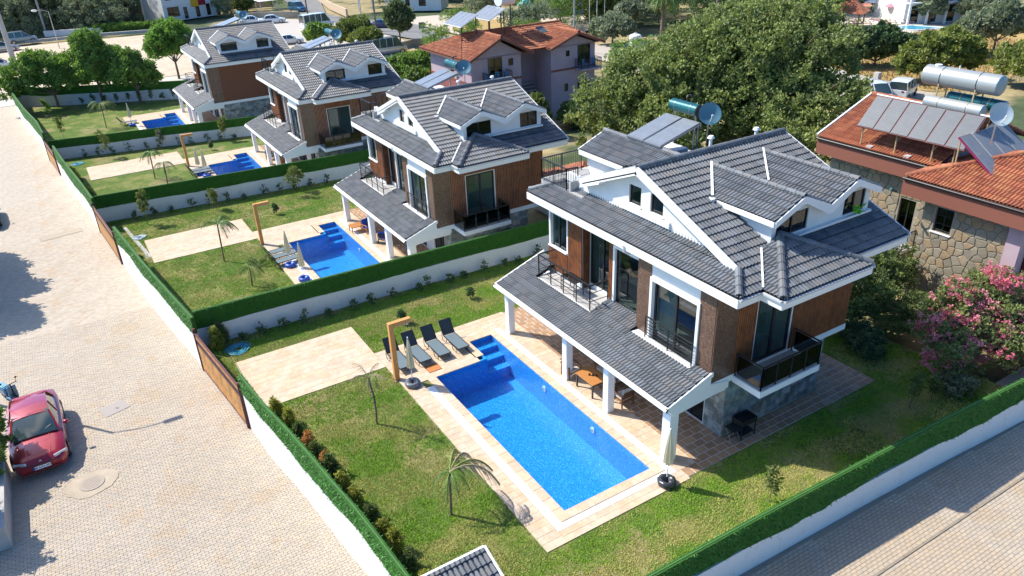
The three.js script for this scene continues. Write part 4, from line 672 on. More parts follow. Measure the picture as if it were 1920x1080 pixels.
const GREEN = { dark: [.075, .16, .016], light: [.27, .43, .045] }, LIME = { dark: [.07, .12, .012], light: [.24, .28, .03] }, OLIVE = { dark: [.12, .155, .075], light: [.31, .36, .19] }, DEEP = { dark: [.03, .075, .018], light: [.11, .2, .04] }, OAK = { dark: [.095, .145, .024], light: [.36, .42, .09] };

// grass tufts over the lawns, too many to count
{ const tuft = (() => { const L = []; for (let i = 0; i < 6; i++) { const x = rr(-.05, .05), z = rr(-.05, .05), h = rr(.02, .05), a = rr(0, 6.28), w = .011; L.push([V(x + Math.cos(a) * w, 0, z + Math.sin(a) * w), V(x - Math.cos(a) * w, 0, z - Math.sin(a) * w), V(x + rr(-.05, .05), h, z + rr(-.05, .05))]); } return tris(L); })();
  const gm = std([1, 1, 1], .9, { side: THREE.DoubleSide }), inP = (P, x, z) => { let k = false; for (let i = 0, j = P.length - 1; i < P.length; j = i++) if ((P[i][1] > z) !== (P[j][1] > z) && x < (P[j][0] - P[i][0]) * (z - P[i][1]) / (P[j][1] - P[i][1]) + P[i][0]) k = !k; return k; };
  const hard = [[-7.45, -1.5, -16.8, -12.2], [-1.56, 5.65, -13.7, 1.24], [5.5, 15.85, -13.6, 1.15]];
  lots.slice(0, 2).forEach((o, li) => { const P = lawnPoly[li], N = li ? 36000 : 85000, im = new THREE.InstancedMesh(tuft, gm, N), M4 = new THREE.Matrix4(), c = new THREE.Color(); let n = 0, guard = 0;
    while (n < N && guard++ < N * 6) { const x = rr(-11, 20), z = li ? rr(-45, -19) : rr(-19.2, 6.1), lx = x - o.x, lz = z - o.z; if (!inP(P, x, z) || hard.some(h => lx > h[0] && lx < h[1] && lz > h[2] && lz < h[3])) continue; const d = fbm(x / 9, z / 9, 9, 3, 61), e = fbm(x / 4, z / 4, 4, 3, 71); if (rnd() > .35 + 1.1 * d) continue;
      const s = rr(.7, 1.4); M4.makeRotationY(rr(0, 6.28)).scale(V(s, s * rr(.7, 1.2), s)).setPosition(x, o.y - .002, z); im.setMatrixAt(n, M4); const t = sm(.4, .62, e), k = rr(.75, 1.2); c.setRGB(lerp(.26, .5, t) * k, lerp(.44, .48, t) * k, lerp(.035, .15, t) * k); im.setColorAt(n, c); n++; }
    im.count = n; im.name = numbered('grass'); im.castShadow = im.receiveShadow = true; im.userData = { kind: 'stuff', label: li ? 'mown patchy grass on the lawn of the second garden' : 'mown patchy grass on the lawn around the nearest pool', category: 'grass' }; scene.add(im); }); }
// ---------------------------------------------------------------- nearest garden
function conifer(label, x, y, z, h, col, group) {           // small hedge conifers along the wall
  const t = thing('conifer_shrub', label, 'shrub', x, y, z, rr(0, 6), group); mesh('trunk', [cyl(0, 0, h * .4, 0, .03, .02, 6)], M.bark, t);
  crown(t, [[0, h * .3, 0, h * .3, 1], [0, h * .55, 0, h * .25, 1.1], [.05, h * .82, .03, h * .15, 1.2]], Math.round(260 * h), { kind: 'needle', shape: [7, .16, .035, .07], clumps: 12, name: 'foliage', ...col }); return t;
}
const gold = { dark: [.2, .24, .012], light: [.5, .5, .035] }, rust = { dark: [.42, .18, .035], light: [.72, .38, .09] }, dkg = { dark: [.05, .1, .012], light: [.17, .25, .025] };
const sh = [[-6.85, -11.6, 1.0, gold, 'golden'], [-6.6, -10.5, .95, gold, 0], [-6.55, -9.6, .8, dkg, 0], [-6.42, -8.7, .85, rust, 'rust brown, the farther of two'], [-6.33, -8.0, .75, dkg, 0], [-6.25, -7.2, .7, rust, 'rust brown, the nearer of two'], [-6.2, -6.6, .9, dkg, 0], [-6.1, -5.5, .95, gold, 0], [-6.0, -4.5, 1.0, gold, 0], [-5.8, -3.5, .8, dkg, 0], [-5.75, -2.6, .85, gold, 0], [-5.65, -1.7, .95, gold, 0], [-5.6, -.8, .8, dkg, 0], [-5.5, .3, .95, gold, 'yellow green, the nearest one'], [-7.75, -18.7, 1.5, gold, 'tall yellow green'], [-7.5, -19.0, 1.3, dkg, 'tall dark']];
sh.forEach(([x, z, h, c, w], i) => conifer(w ? `${w} little conifer ${i > 13 ? 'in the corner beside the wooden gate' : 'along the street wall of the nearest garden'}` : `small ${c === gold ? 'yellow green' : 'dark green'} conifer, ${ORD[i]} from the driveway along the nearest street wall`, x, 0, z, h * rr(.75, 1.05), c, w ? undefined : 'small conifers along the nearest street wall'));
for (let i = 0; i < 11; i++) { const z = -21.5 - i * 1.25, o = lots[1]; conifer(`small conifer, ${ORD[i]} from the near corner along the street wall of the second garden`, wx(z) + .75, o.y, z, rr(.7, 1.2), i % 3 ? dkg : gold, 'small conifers along the second street wall'); }
for (let i = 0; i < 9; i++) { const z = -45.5 - i * 1.7, o = lots[2]; conifer(`small conifer, ${ORD[i]} from the near corner along the street wall of the third garden`, wx(z) + .8, o.y, z, rr(.8, 1.3), i % 3 ? gold : dkg, 'small conifers along the third street wall'); }
function sapling(label, x, y, z, h, o = {}) {
  const t = thing('sapling', label, 'sapling', x, y, z, rr(0, 6), o.group), lb = o.loose ? [[0, h * .8, 0, h * .2], [h * .22, h * .55, .05, h * .18], [-h * .2, h * .4, 0, h * .2], [h * .1, h * .25, h * .2, h * .2]] : [[0, h * .7, 0, h * .16], [h * .1, h * .88, 0, h * .13], [-h * .1, h * .55, h * .06, h * .13], [h * .06, h * .42, -h * .05, h * .1]];
  mesh('stem', [tube([V(0, 0, 0), V(.03, h * .4, .02), V(0, h * .85, 0)], .018, 8, 5)], M.bark, t); crown(t, lb, o.n ?? 60, { kind: 'small', shape: [5, .17, .09, .1], name: 'foliage', ...(o.col ?? LIME) }); return t;
}
sapling('thin sapling with yellowish leaves in the sunlit lawn near the cross street wall', 6.3, 0, 3.6, 1.4); sapling('thin sapling in the shade of the villa by the cross street wall', 10.5, 0, 3.8, 1.9);
sapling('sapling with pale leaves near the oleander in the nearest garden', 15.2, 0, 3.1, 1.7, { n: 80 }); sapling('short leafy sapling between the oleander and the cross street wall', 16.4, 0, 3.3, 1.2, { n: 80 });
sapling('tiny dark green bush in the lawn behind the loungers', .85, 0, -15.6, .75, { col: DEEP, n: 90 }); sapling('tiny round bush in the lawn behind the nearest porch', 5.0, 0, -15.9, .6, { col: DEEP, n: 80 });
for (let i = 0; i < 16; i++) { const x = -6.6 + i * 1.15 + rr(-.5, .5); sapling(`small dark seedling, ${ORD[i]} from the street along the wall behind the nearest pool garden`, x, 0, w12(x) + .55, rr(.4, .85), { col: DEEP, n: 16, loose: 1, group: 'seedlings along the nearest garden wall' }); }
for (let i = 0; i < 12; i++) { const x = -8.6 + i * 1.35 + rr(-.2, .2); sapling(`small dark seedling, ${ORD[i]} from the street along the wall behind the second garden`, x, -1.22, w23(x) + .6, rr(.45, .95), { col: DEEP, n: 16, loose: 1, group: 'seedlings along the second garden wall' }); }
for (let i = 0; i < 11; i++) { const x = -10.5 + i * 1.4 + rr(-.2, .2); sapling(`small dark seedling, ${ORD[i]} from the street along the wall behind the third garden`, x, -1.6, w34(x) + .6, rr(.5, 1.0), { col: DEEP, n: 16, loose: 1, group: 'seedlings along the third garden wall' }); }
for (let i = 0; i < 11; i++) { const x = -8.5 + i * 1.25; sapling(`dark seedling, ${ORD[i]} from the street against the far wall of the last garden`, x, -1.8, w45(x) + 1.1, rr(1.0, 1.6), { col: DEEP, n: 40, group: 'seedlings along the far wall' }); }
{ const o = lots[1]; sapling('yellow green young tree by the second driveway, in front of the white wall', o.x - 7.6, o.y, o.z - 19.9, 2.6, { n: 140 }); sapling('bright green shrub at the middle of the second garden wall', o.x - 2.65, o.y, o.z - 20.0, 1.8, { n: 120 }); sapling('slender yellow green sapling standing near the porch of the second villa', o.x + 3.2, o.y, o.z - 19.3, 2.4, { n: 90 }); sapling('low dark bush in the lawn of the second garden', o.x + .9, o.y, o.z - 16.1, .8, { col: DEEP, n: 70 });
  sapling('yellow green sapling rising above the hedge panel beside the third pool', 3.6, lots[1].y, -42.2, 2.2, { n: 110 }); }
{ const o = lots[2]; sapling('tall pale sapling by the third driveway', -8.4, o.y, -64.4, 2.8, { n: 130 }); sapling('bright green bushy sapling against the third garden wall', 2.3, o.y, -63.0, 2.6, { n: 190 }); sapling('low round bush in the lawn of the third garden', o.x + 1.4, o.y, o.z - 15.1, .8, { col: DEEP, n: 60 }); sapling('grey green loose shrub at the third garden wall', -3.5, o.y, -64.6, 1.8, { col: OLIVE, n: 90 }); }
{ const o = lots[3]; sapling('leafy young tree near the corner of the last garden', -12.4, o.y, -88, 2.2, { n: 140, col: GREEN }); sapling('yellow green shrub in the last garden by the street wall', -11.6, o.y, -76, 2.4, { n: 110 }); }
// palms
function frondGeo(len, droop, n = 34) {
  const c = new THREE.QuadraticBezierCurve3(V(0, 0, 0), V(len * .45, len * (.55 - droop * .35), 0), V(len * (.95 - droop * .3), -len * droop * .75 + len * .12, 0)), L = [[]]; L.pop();
  for (let i = 1; i <= n; i++) { const t = .15 + .85 * i / n, p = c.getPoint(t), d = c.getTangent(t), l = len * .36 * Math.sin(Math.PI * Math.min(.97, .15 + t * .8)); for (const s of [-1, 1]) { const tip = p.clone().addScaledVector(d, l * .6).add(V(0, -l * rr(.3, .8), s * l * rr(.35, .75))), w = d.clone().multiplyScalar(.0085 * len); L.push([p.clone().sub(w), p.clone().add(w), tip]); } }
  return mergeGeometries([clean(tris(L)), clean(new THREE.TubeGeometry(c, 8, .014 * len, 4))]);
}
M.palmGreen = std([.13, .22, .04], .6, { side: THREE.DoubleSide }); M.palmDry = std([.34, .27, .15], .8, { side: THREE.DoubleSide }); M.palmYel = std([.2, .23, .05], .7, { side: THREE.DoubleSide });
function palm(label, x, y, z, h, fr, o = {}) {              // fr: [len, droop, turn, material]
  const t = thing('palm_tree', label, 'palm tree', x, y, z, o.turn ?? 0); const top = V(o.lean ?? .1, h, o.leanZ ?? 0);
  const tr = mesh('trunk', [tube([V(0, 0, 0), V(.05, h * .5, 0), top], o.r ?? .048, 10, 8), ...Array.from({ length: 7 }, (_, i) => cyl(0, h * (.12 * i), h * (.12 * i) + .03, 0, (o.r ?? .048) * 1.25, (o.r ?? .048), 8).translate((o.lean ?? .1) * .12 * i, 0, 0))], M.bark, t);
  for (const [l, d, a, m] of fr) mesh('frond', [frondGeo(l, d).rotateY(a).translate(top.x, top.y, top.z)], m, t);
  return t;
}
const fan = (n, l0, l1, d0, d1, m, a0 = 0, a1 = 6.28) => Array.from({ length: n }, (_, i) => [rr(l0, l1), rr(d0, d1), lerp(a0, a1, (i + rnd() * .5) / n), Array.isArray(m) ? m[i % m.length] : m]);
palm('slim young palm with withered grey fronds on the lawn beside the driveway', -3.55, 0, -8.48, 2.35, [...fan(5, .5, .85, .7, 1.25, [M.palmGreen, M.palmDry]), ...fan(4, .7, 1.1, -.45, -.1, M.palmDry)], { lean: -.08, r: .042 });
palm('young palm with long drooping straw coloured fronds hanging over the pool edge', -3.38, 0, -2.13, 1.9, [...fan(7, .8, 1.2, .7, 1.2, M.palmGreen), ...fan(5, 1.5, 2.3, .4, .85, [M.palmDry, M.palmYel, M.palmDry], -.5, 1.1)], { lean: .1 });
{ const o = lots[1]; palm('taller young palm with windblown fronds on the second lawn', o.x - 4.36, o.y, o.z - 9.78, 2.6, [...fan(9, 1.1, 1.7, .3, .9, M.palmGreen, -1.4, 1.8), ...fan(4, 1, 1.5, 0, .3, M.palmGreen)]); palm('short palm with bushy fronds on the second lawn, nearer the wall', o.x - 3.77, o.y, o.z - 5.0, 1.2, fan(11, .8, 1.25, .4, 1, [M.palmGreen, M.palmYel])); }
{ const o = lots[2]; palm('dark young palm on the third lawn, the upright one of two', o.x - 4.7, o.y, o.z - 9.2, 2.3, fan(12, 1, 1.5, .3, .9, M.palmGreen)); palm('leaning young palm on the third lawn, the thinner one of two', o.x - 4.05, o.y, o.z - 6.65, 1.9, fan(9, .9, 1.5, .5, 1, [M.palmGreen, M.palmDry])); }
palm('young palm with yellowish fronds in the last garden', lots[3].x - 3.64, lots[3].y, lots[3].z - 9.67, 2.6, fan(13, 1.2, 1.9, .3, .9, [M.palmYel, M.palmGreen]));

// sun loungers
function loungerGeo(parent) {
  const L = 1.5, w = .6, h = .3, fr = [];
  for (const s of [-1, 1]) { const x = s * w / 2; fr.push(bar(V(x, h, .75), V(x, h, -.75), .035, .04), bar(V(x, h, -.75), V(x, h + .62, -1.22), .035, .04), tube([V(x, h, .55), V(x, .12, .62), V(x, .02, .5), V(x, .02, .2), V(x, h, .1)], .016, 14, 6), tube([V(x, h, -.45), V(x, .1, -.5), V(x, .02, -.62), V(x, .02, -.9), V(x, h + .22, -.95)], .016, 14, 6)); }
  for (const s of [-1, 1]) mesh('side_frame', fr.filter((_, i) => (i < 4) === (s < 0)), M.charcoal, parent);
  mesh('seat', [box(-w / 2 + .02, w / 2 - .02, h - .004, h + .012, -.73, .73)], M.sling ??= std([.12, .165, .185], .75), parent);
  mesh('backrest', [bar(V(0, h + .01, -.76), V(0, h + .62, -1.22), w - .04, .014)], M.sling2 ??= std([.05, .065, .07], .8), parent);
  mesh('crossbar', [bar(V(-w / 2, h - .02, .74), V(w / 2, h - .02, .74), .03)], M.charcoal, parent); mesh('crossbar', [bar(V(-w / 2, h + .62, -1.22), V(w / 2, h + .62, -1.22), .03)], M.charcoal, parent);
}
const lg = thing('sun_lounger', 'charcoal sling sun lounger nearest the pool steps, rightmost of the four', 'sun lounger', 2.06, .035, -11.95, 0, 'dark sun loungers by the nearest pool'); loungerGeo(lg);
dup(lg, 'charcoal sling sun lounger, second from the pool steps', 1.06, .035, -11.93); dup(lg, 'charcoal sling sun lounger behind the orange mat, third from the pool steps', .06, .035, -11.95, .02); dup(lg, 'charcoal sling sun lounger beside the orange shower post, farthest from the pool steps', -.92, .035, -11.98, -.02);
[[-.9, -8.6], [-.9, -7.75], [-.95, -6.9]].forEach(([x, z], i) => dup(lg, 'dark sun lounger behind the parasols of the second pool, ' + ['farthest', 'middle', 'nearest'][i] + ' of three', lots[1].x + x, lots[1].y + .035, lots[1].z + z, Math.PI / 2 + .1));
[[-.9, -8.4], [-.9, -7.6]].forEach(([x, z], i) => dup(lg, 'dark sun lounger beside the two parasols of the third pool, ' + ['farther', 'nearer'][i] + ' of two', lots[2].x + x, lots[2].y + .035, lots[2].z + z, Math.PI / 2));
{ const m = thing('door_mat', 'orange brown mat on the deck at the foot of a lounger', 'mat'); mesh('mat_top', [box(-.06, .57, .04, .055, -11.2, -10.6)], std([.5, .19, .06], .95), m); mesh('border', [box(-.075, .585, .036, .046, -11.215, -10.585)], std([.2, .09, .05], .95), m); }
// outdoor showers
function shower(label, o) {
  const s = thing('outdoor_shower', label, 'outdoor shower', o.x - 1.52, o.y + .03, o.z - 11.0, 0, 'orange shower posts by the pools');
  mesh('post', [rbox(-.11, .11, 0, 2.95, -.11, .11, .012)], M.orangePost, s); mesh('arm', [rbox(.112, .95, 2.74, 2.95, -.11, .11, .012)], M.orangePost, s);
  mesh('shower_head', [cyl(.75, 2.66, 2.74, 0, .1, .1, 18)], M.metal, s); mesh('tap', [cyl(0, 0, .1, 0, .025).rotateX(-Math.PI / 2).translate(.0, 1.05, .21)], M.metal, s); mesh('foot_plate', [box(-.16, .16, 0, .02, .112, .2), box(-.16, .16, 0, .02, -.2, -.112)], M.metal, s);
}
shower('tall orange outdoor shower post beside the nearest pool', lots[0]); shower('orange outdoor shower post beside the second pool', lots[1]); shower('orange outdoor shower post beside the third pool', lots[2]);
// closed parasols
function parasol(label, x, y, z, baseMat, s = 1, baseR = .36) {
  const p = thing('closed_parasol', label, 'parasol', x, y, z, rr(0, 6)), N = 16, pts = [], L = [];
  const ring = (yy, r, k) => Array.from({ length: N }, (_, i) => { const a = i / N * 6.283, q = r * (i % 2 ? 1 : 1 - k); return V(Math.cos(a) * q, yy * s, Math.sin(a) * q); });
  const rs = [ring(.98, .19, .35), ring(1.2, .185, .4), ring(1.6, .15, .4), ring(2.0, .1, .35), ring(2.3, .055, .2), ring(2.46, .02, 0)];
  for (let j = 0; j + 1 < rs.length; j++) for (let i = 0; i < N; i++) { const k = (i + 1) % N; L.push([rs[j][i], rs[j + 1][i], rs[j + 1][k]], [rs[j][i], rs[j + 1][k], rs[j][k]]); }
  mesh('canopy', [tris(L)], M.canvasD ??= new THREE.MeshPhysicalMaterial({ color: new THREE.Color().setRGB(.74, .68, .5), roughness: 1, transmission: .35, thickness: 0, side: THREE.DoubleSide }), p); mesh('pole', [cyl(0, .1, 2.52 * s, 0, .022, .022, 12)], M.white, p); mesh('finial', [new THREE.SphereGeometry(.035, 12, 8).translate(0, 2.5 * s, 0)], M.white, p);
  const b = mesh('base', [new THREE.LatheGeometry([[.03, .05], [baseR * .45, .2], [baseR * .75, .26], [baseR, .18], [baseR, .06], [baseR * .92, 0], [.03, 0]].map(q => new THREE.Vector2(...q)), 8)], baseMat, p); mesh('pole_socket', [cyl(0, .06, .34, 0, .045)], M.black, b);
}
M.basePl = std([.035, .04, .05], .25); M.basePl2 = std([.16, .17, .19], .15);
parasol('closed cream parasol in a dark base beside the near corner of the large pool', 3.92, .035, .93, M.basePl); parasol('closed cream parasol in a glossy grey base beside the nearest shower post', -1.12, .035, -10.15, M.basePl2);
{ const o = lots[1]; parasol('closed cream parasol on a blue base beside the second pool, the farther one', o.x - .98, o.y + .035, o.z - 6.3, M.bluePlastic); parasol('closed cream parasol on a blue base just behind the hedge of the second garden', o.x - .87, o.y + .035, o.z - 3.8, M.bluePlastic); }
{ const o = lots[2]; parasol('closed cream parasol at the third pool, the left one of two', o.x - 1.15, o.y + .035, o.z - 7.6, M.bluePlastic); parasol('closed cream parasol on a blue base at the third pool, the right one of two', o.x - .75, o.y + .035, o.z - 6.7, M.bluePlastic); }
{ const o = lots[3]; parasol('closed brownish parasol at the farthest pool', o.x - 1.1, o.y + .035, o.z - 8.6, M.bluePlastic); dup(lg, 'dark lounger in the shade beside the parasol at the farthest pool', o.x - 1.2, o.y + .035, o.z - 9.6, 1.5); }
// hose coils
function hose(label, x, y, z, r, mat = M.hose) { const pts = [], n = 9; for (let i = 0; i <= n * 20; i++) { const a = i / 20 * 6.283, q = r * (.3 + .7 * (i / (n * 20))) * (1 + .06 * Math.sin(a * 3.3)); pts.push(V(Math.cos(a) * q + .05 * Math.sin(i * .11), .02 + .02 * ((i * 7) % 5) * .5, Math.sin(a) * q)); } const h = thing('garden_hose', label, 'hose', x, y, z); mesh('hose_coil', [new THREE.TubeGeometry(new THREE.CatmullRomCurve3(pts), n * 24, .022, 6)], mat, h); mesh('nozzle', [bar(V(r, .03, .02), V(r + .02, .04, .26), .035, .025, true)], M.black, h); }
hose('coiled turquoise garden hose on the grass behind the nearest driveway', -6.95, .0, -17.95, .58); hose('coiled pale hose by the second gate', lots[1].x - 8.5, lots[1].y, lots[1].z - 17.6, .45, std([.4, .5, .55], .5)); hose('coiled turquoise hose by the third gate', lots[2].x - 10.2, lots[2].y, lots[2].z - 18.6, .55);
// porch furniture of the nearest villa
const Y0 = .035;
{ const t = thing('patio_table', 'teak topped patio table with dark legs under the nearest porch', 'table', 5.25, Y0, -5.35); for (let i = 0; i < 6; i++) mesh('table_slat', [rbox(-.44 + i * .147, -.44 + i * .147 + .142, .68, .715, -.62, .62, .006)], M.teakS ??= std([.45, .19, .05], .45), t); for (const [x, z] of [[-.38, -.56], [.38, -.56], [-.38, .56], [.38, .56]]) mesh('leg', [box(x - .03, x + .03, 0, .68, z - .03, z + .03)], M.black, t); mesh('apron', [box(-.4, .4, .6, .676, -.59, -.57), box(-.4, .4, .6, .676, .57, .59), box(-.4, -.38, .6, .676, -.57, .57), box(.38, .4, .6, .676, -.57, .57)], M.black, t); }
for (let i = 0; i < 3; i++) { const c = thing('cup', 'small dark cup on the teak patio table, ' + ['farthest', 'middle', 'nearest'][i] + ' of three in a row', 'cup', 5.2 + i * .1, Y0 + .716, -5.45 + i * .12); mesh('cup_body', [new THREE.LatheGeometry([[.001, 0], [.03, 0], [.04, .07], [.035, .07], [.027, .01], [.001, .01]].map(q => new THREE.Vector2(...q)), 14)], M.black, c); mesh('saucer', [cyl(0, -.001, .004, 0, .06)], M.black, c); }
function armchair(label, x, z, turn, wide = .62, seat = M.cushion, frame = M.teakD ??= std([.16, .07, .03], .55), y = Y0) {
  const c = thing(wide > 1 ? 'patio_sofa' : 'patio_armchair', label, wide > 1 ? 'sofa' : 'armchair', x, y, z, turn), w = wide / 2;
  for (const s of [-1, 1]) { for (const k of [-.3, .3]) mesh('leg', [bar(V(s * w, 0, k), V(s * w, .6, k * .9), .05, .05)], frame, c); mesh('armrest', [rbox(s * w - .04, s * w + .04, .6, .63, -.36, .36, .01)], frame, c); }
  mesh('seat_frame', [box(-w, w, .28, .33, .27, .31), box(-w, w, .28, .33, -.31, -.27), box(-w + .03, -w + .07, .28, .33, -.27, .27), box(w - .07, w - .03, .28, .33, -.27, .27)], frame, c);
  for (let i = 0; i < 3; i++) mesh('back_slat', [bar(V(-w, .5 + i * .13, -.32 - i * .035), V(w, .5 + i * .13, -.32 - i * .035), .03, .06)], frame, c);
  mesh('seat_cushion', [rbox(-w + .04, w - .04, .331, .45, -.26, .3, .05)], seat, c); mesh('back_cushion', [rbox(-w + .04, w - .04, -.24, .24, -.06, .06, .05).rotateX(-.25).translate(0, .68, -.26)], seat, c);
  return c;
}
armchair('wooden armchair with pale cushions at the far end of the teak table', 5.15, -6.75, 0); armchair('wooden armchair with pale cushions at the near end of the teak table', 5.75, -3.8, Math.PI); armchair('wooden sofa with pale cushions along the house side of the teak table', 6.35, -5.4, -Math.PI / 2, 1.5); 
{ const o = lots[1]; armchair('chair with a bright blue cushion under the second porch', o.x + 5.3, o.z - 8.6, .3, .7, M.bluePlastic, M.teak, o.y + Y0); const t = thing('patio_table', 'low orange wooden table under the porch of the second villa', 'table', o.x + 4.7, o.y + Y0, o.z - 9.3); mesh('tabletop', [rbox(-.5, .5, .4, .45, -.4, .4, .01)], M.teak, t); for (const [x, z] of [[-.42, -.32], [.42, -.32], [-.42, .32], [.42, .32]]) mesh('leg', [box(x - .03, x + .03, 0, .4, z - .03, z + .03)], M.teak, t); armchair('dark chair with blue cushion nearer the columns of the second porch', o.x + 5.5, o.z - 6.2, 2.4, .65, M.bluePlastic, M.black, o.y + Y0); }
{ const o = lots[2]; armchair('dark armchair under the porch of the third villa', o.x + 5.4, o.z - 8.2, .4, .7, M.grey, M.black, o.y + Y0); armchair('wooden chair under the porch of the third villa, nearer the columns', o.x + 5.6, o.z - 5.6, 2.2, .6, M.teak, M.teak, o.y + Y0); }
{ const g = thing('barbecue', 'black charcoal barbecue on legs against the slate clad wall', 'barbecue', 8.3, Y0, .5); mesh('fire_box', [box(-.4, .4, .68, .7, -.27, .27), box(-.4, -.38, .7, .9, -.27, .27), box(.38, .4, .7, .9, -.27, .27), box(-.38, .38, .7, .9, -.27, -.25), box(-.38, .38, .7, .9, .25, .27)], M.black, g); mesh('grate', Array.from({ length: 14 }, (_, i) => bar(V(-.37 + i * .057, .88, -.25), V(-.37 + i * .057, .88, .25), .01)), M.charcoal, g); for (const [x, z] of [[-.37, -.24], [.37, -.24], [-.37, .24], [.37, .24]]) mesh('leg', [bar(V(x, 0, z), V(x, .68, z), .035, .035)], M.charcoal, g); mesh('shelf', [box(-.36, .36, .2, .22, -.23, .23)], M.black, g); }
{ const g = thing('side_table', 'small dark folding table beside the barbecue', 'table', 7.7, Y0, .52); mesh('tabletop', [rbox(-.24, .24, .6, .63, -.26, .26, .01)], M.charcoal, g); for (const s of [-1, 1]) { mesh('leg', [bar(V(s * .2, 0, -.2), V(s * .2, .6, .2), .025, .025)], M.metal, g); mesh('leg', [bar(V(s * .225, 0, .2), V(s * .225, .6, -.2), .025, .025)], M.metal, g); } }
{ const t = thing('balcony_table', 'small glass topped table on the raised balcony over the porch', 'table', 6.4, 3.22, -8.4); mesh('tabletop', [rbox(-.3, .3, .68, .7, -.55, .55, .005)], M.smoked, t); for (const [x, z] of [[-.26, -.5], [.26, -.5], [-.26, .5], [.26, .5]]) mesh('leg', [bar(V(x, 0, z), V(x, .68, z), .03, .03)], M.charcoal, t); }
// entrance canopy over the pedestrian gate at the bottom edge
{ const c = thing('entrance_canopy', 'small tiled canopy roof with white trim over the garden entrance, bottom edge of view', 'canopy'), Pn = (x, z) => V(x, 2.22 - (z - 1.75) * .3, z);
  layRoof('canopy_roof', c, [[Pn(-6.25, 4.6), Pn(-4.15, 4.6), Pn(-4.15, 1.75), Pn(-6.25, 1.75)]], M.tileDeck, M.tiles, { single: 80 });
  mesh('canopy_trim', [bar(V(-6.3, 2.2, 1.7), V(-4.1, 2.2, 1.7), .08, .16), bar(V(-4.1, 2.26, 1.72), V(-4.1, 1.4, 4.6), .08, .16), bar(V(-6.3, 2.26, 1.72), V(-6.3, 1.4, 4.6), .08, .16)], M.trim, c); for (const [x, z] of [[-6, 2], [-4.4, 2], [-4.4, 4.3]]) mesh('post', [box(x - .1, x + .1, 0, z < 3 ? 2.0 : 1.4, z - .1, z + .1)], M.trim, c); }
// green shrub and oleander between the nearest villa and the stone house
tree('garden_bush', 'big dark green bush with bright tips between the nearest villa and the stone house', 'bush', 19.2, 0, -2.6, [[0, 1.8, 0, 1.7], [1.8, 1.7, -.6, 1.5], [-1.4, 1.2, .3, 1.2], [3.2, 1.9, -.4, 1.4], [.6, 1.1, 1.6, 1.2], [2, 1, 1.8, 1.1], [1.2, 2.6, -.8, 1.1]], 5200, .09, { kind: 'small', shape: [5, .17, .09, .1], clumps: 60, dark: [.045, .09, .016], light: [.2, .28, .04], forkH: .4 });
{ const lob = [[0, 1.9, 0, 1.6], [1.8, 2.0, .4, 1.6], [3.2, 2.2, -.2, 1.5], [-1.2, 1.3, .8, 1.2], [1.0, 1.4, 1.6, 1.4], [2.6, 1.3, 1.7, 1.4], [3.8, 1.7, 1.2, 1.4], [.4, 3.0, -.3, 1.0], [2.4, 3.2, .2, 1.1]];
  const t = tree('oleander', 'tall oleander covered in pink flowers beside the cross street wall at the right edge', 'flowering shrub', 19.6, 0, 1.9, lob, 5200, .08, { kind: 'small', clumps: 70, dark: [.07, .13, .025], light: [.3, .36, .08], forkH: .4 });
  crown(t, lob, 3300, { kind: 'flower', shape: [7, .085, .075, .07], clumps: 60, name: 'flowers', dark: [.66, .06, .17], light: [.92, .4, .45] }); }
tree('grey_shrub', 'low grey green shrub under the oleander', 'shrub', 17.6, 0, 3.5, bushLobes(1.1, 1.5), 700, .04, { kind: 'small', clumps: 24, ...OLIVE, forkH: .2 });
tree('garden_bush', 'dark low bush in the shade behind the nearest villa', 'bush', 17.3, 0, -.6, bushLobes(1.3, 2), 1100, .05, { kind: 'small', clumps: 30, ...DEEP, forkH: .2 });
// ---------------------------------------------------------------- big oak behind the nearest villa
{ const B = V(27.2, -.9, -20.5), lob = [[23.56, 4.97, -27, 3.4], [25.8, 6.92, -25, 4], [28.87, 8.4, -23, 4.2], [30.22, 9.4, -20, 4.1], [31.83, 8.95, -17, 3.6], [30.96, 6.48, -14, 2.7], [30.11, 6.39, -18, 4], [28.29, 5.17, -22, 4], [28.25, 4.88, -14, 2.8], [23.24, 3.66, -25, 2.6], [32.33, 10.0, -23, 3.3], [33.08, 10.4, -19, 3], [24.33, 4.92, -21, 3]].map(l => [l[0] - B.x, l[1] - B.y, l[2] - B.z, l[3]]);
  tree('oak_tree', 'huge spreading oak with dense olive green crown behind the nearest villa', 'oak tree', B.x, B.y, B.z, lob, 27000, .42, { kind: 'oak', shape: [6, .3, .16, .2], clumps: 170, puff: .6, forkH: 2.6, twigs: 5, ...OAK }); }

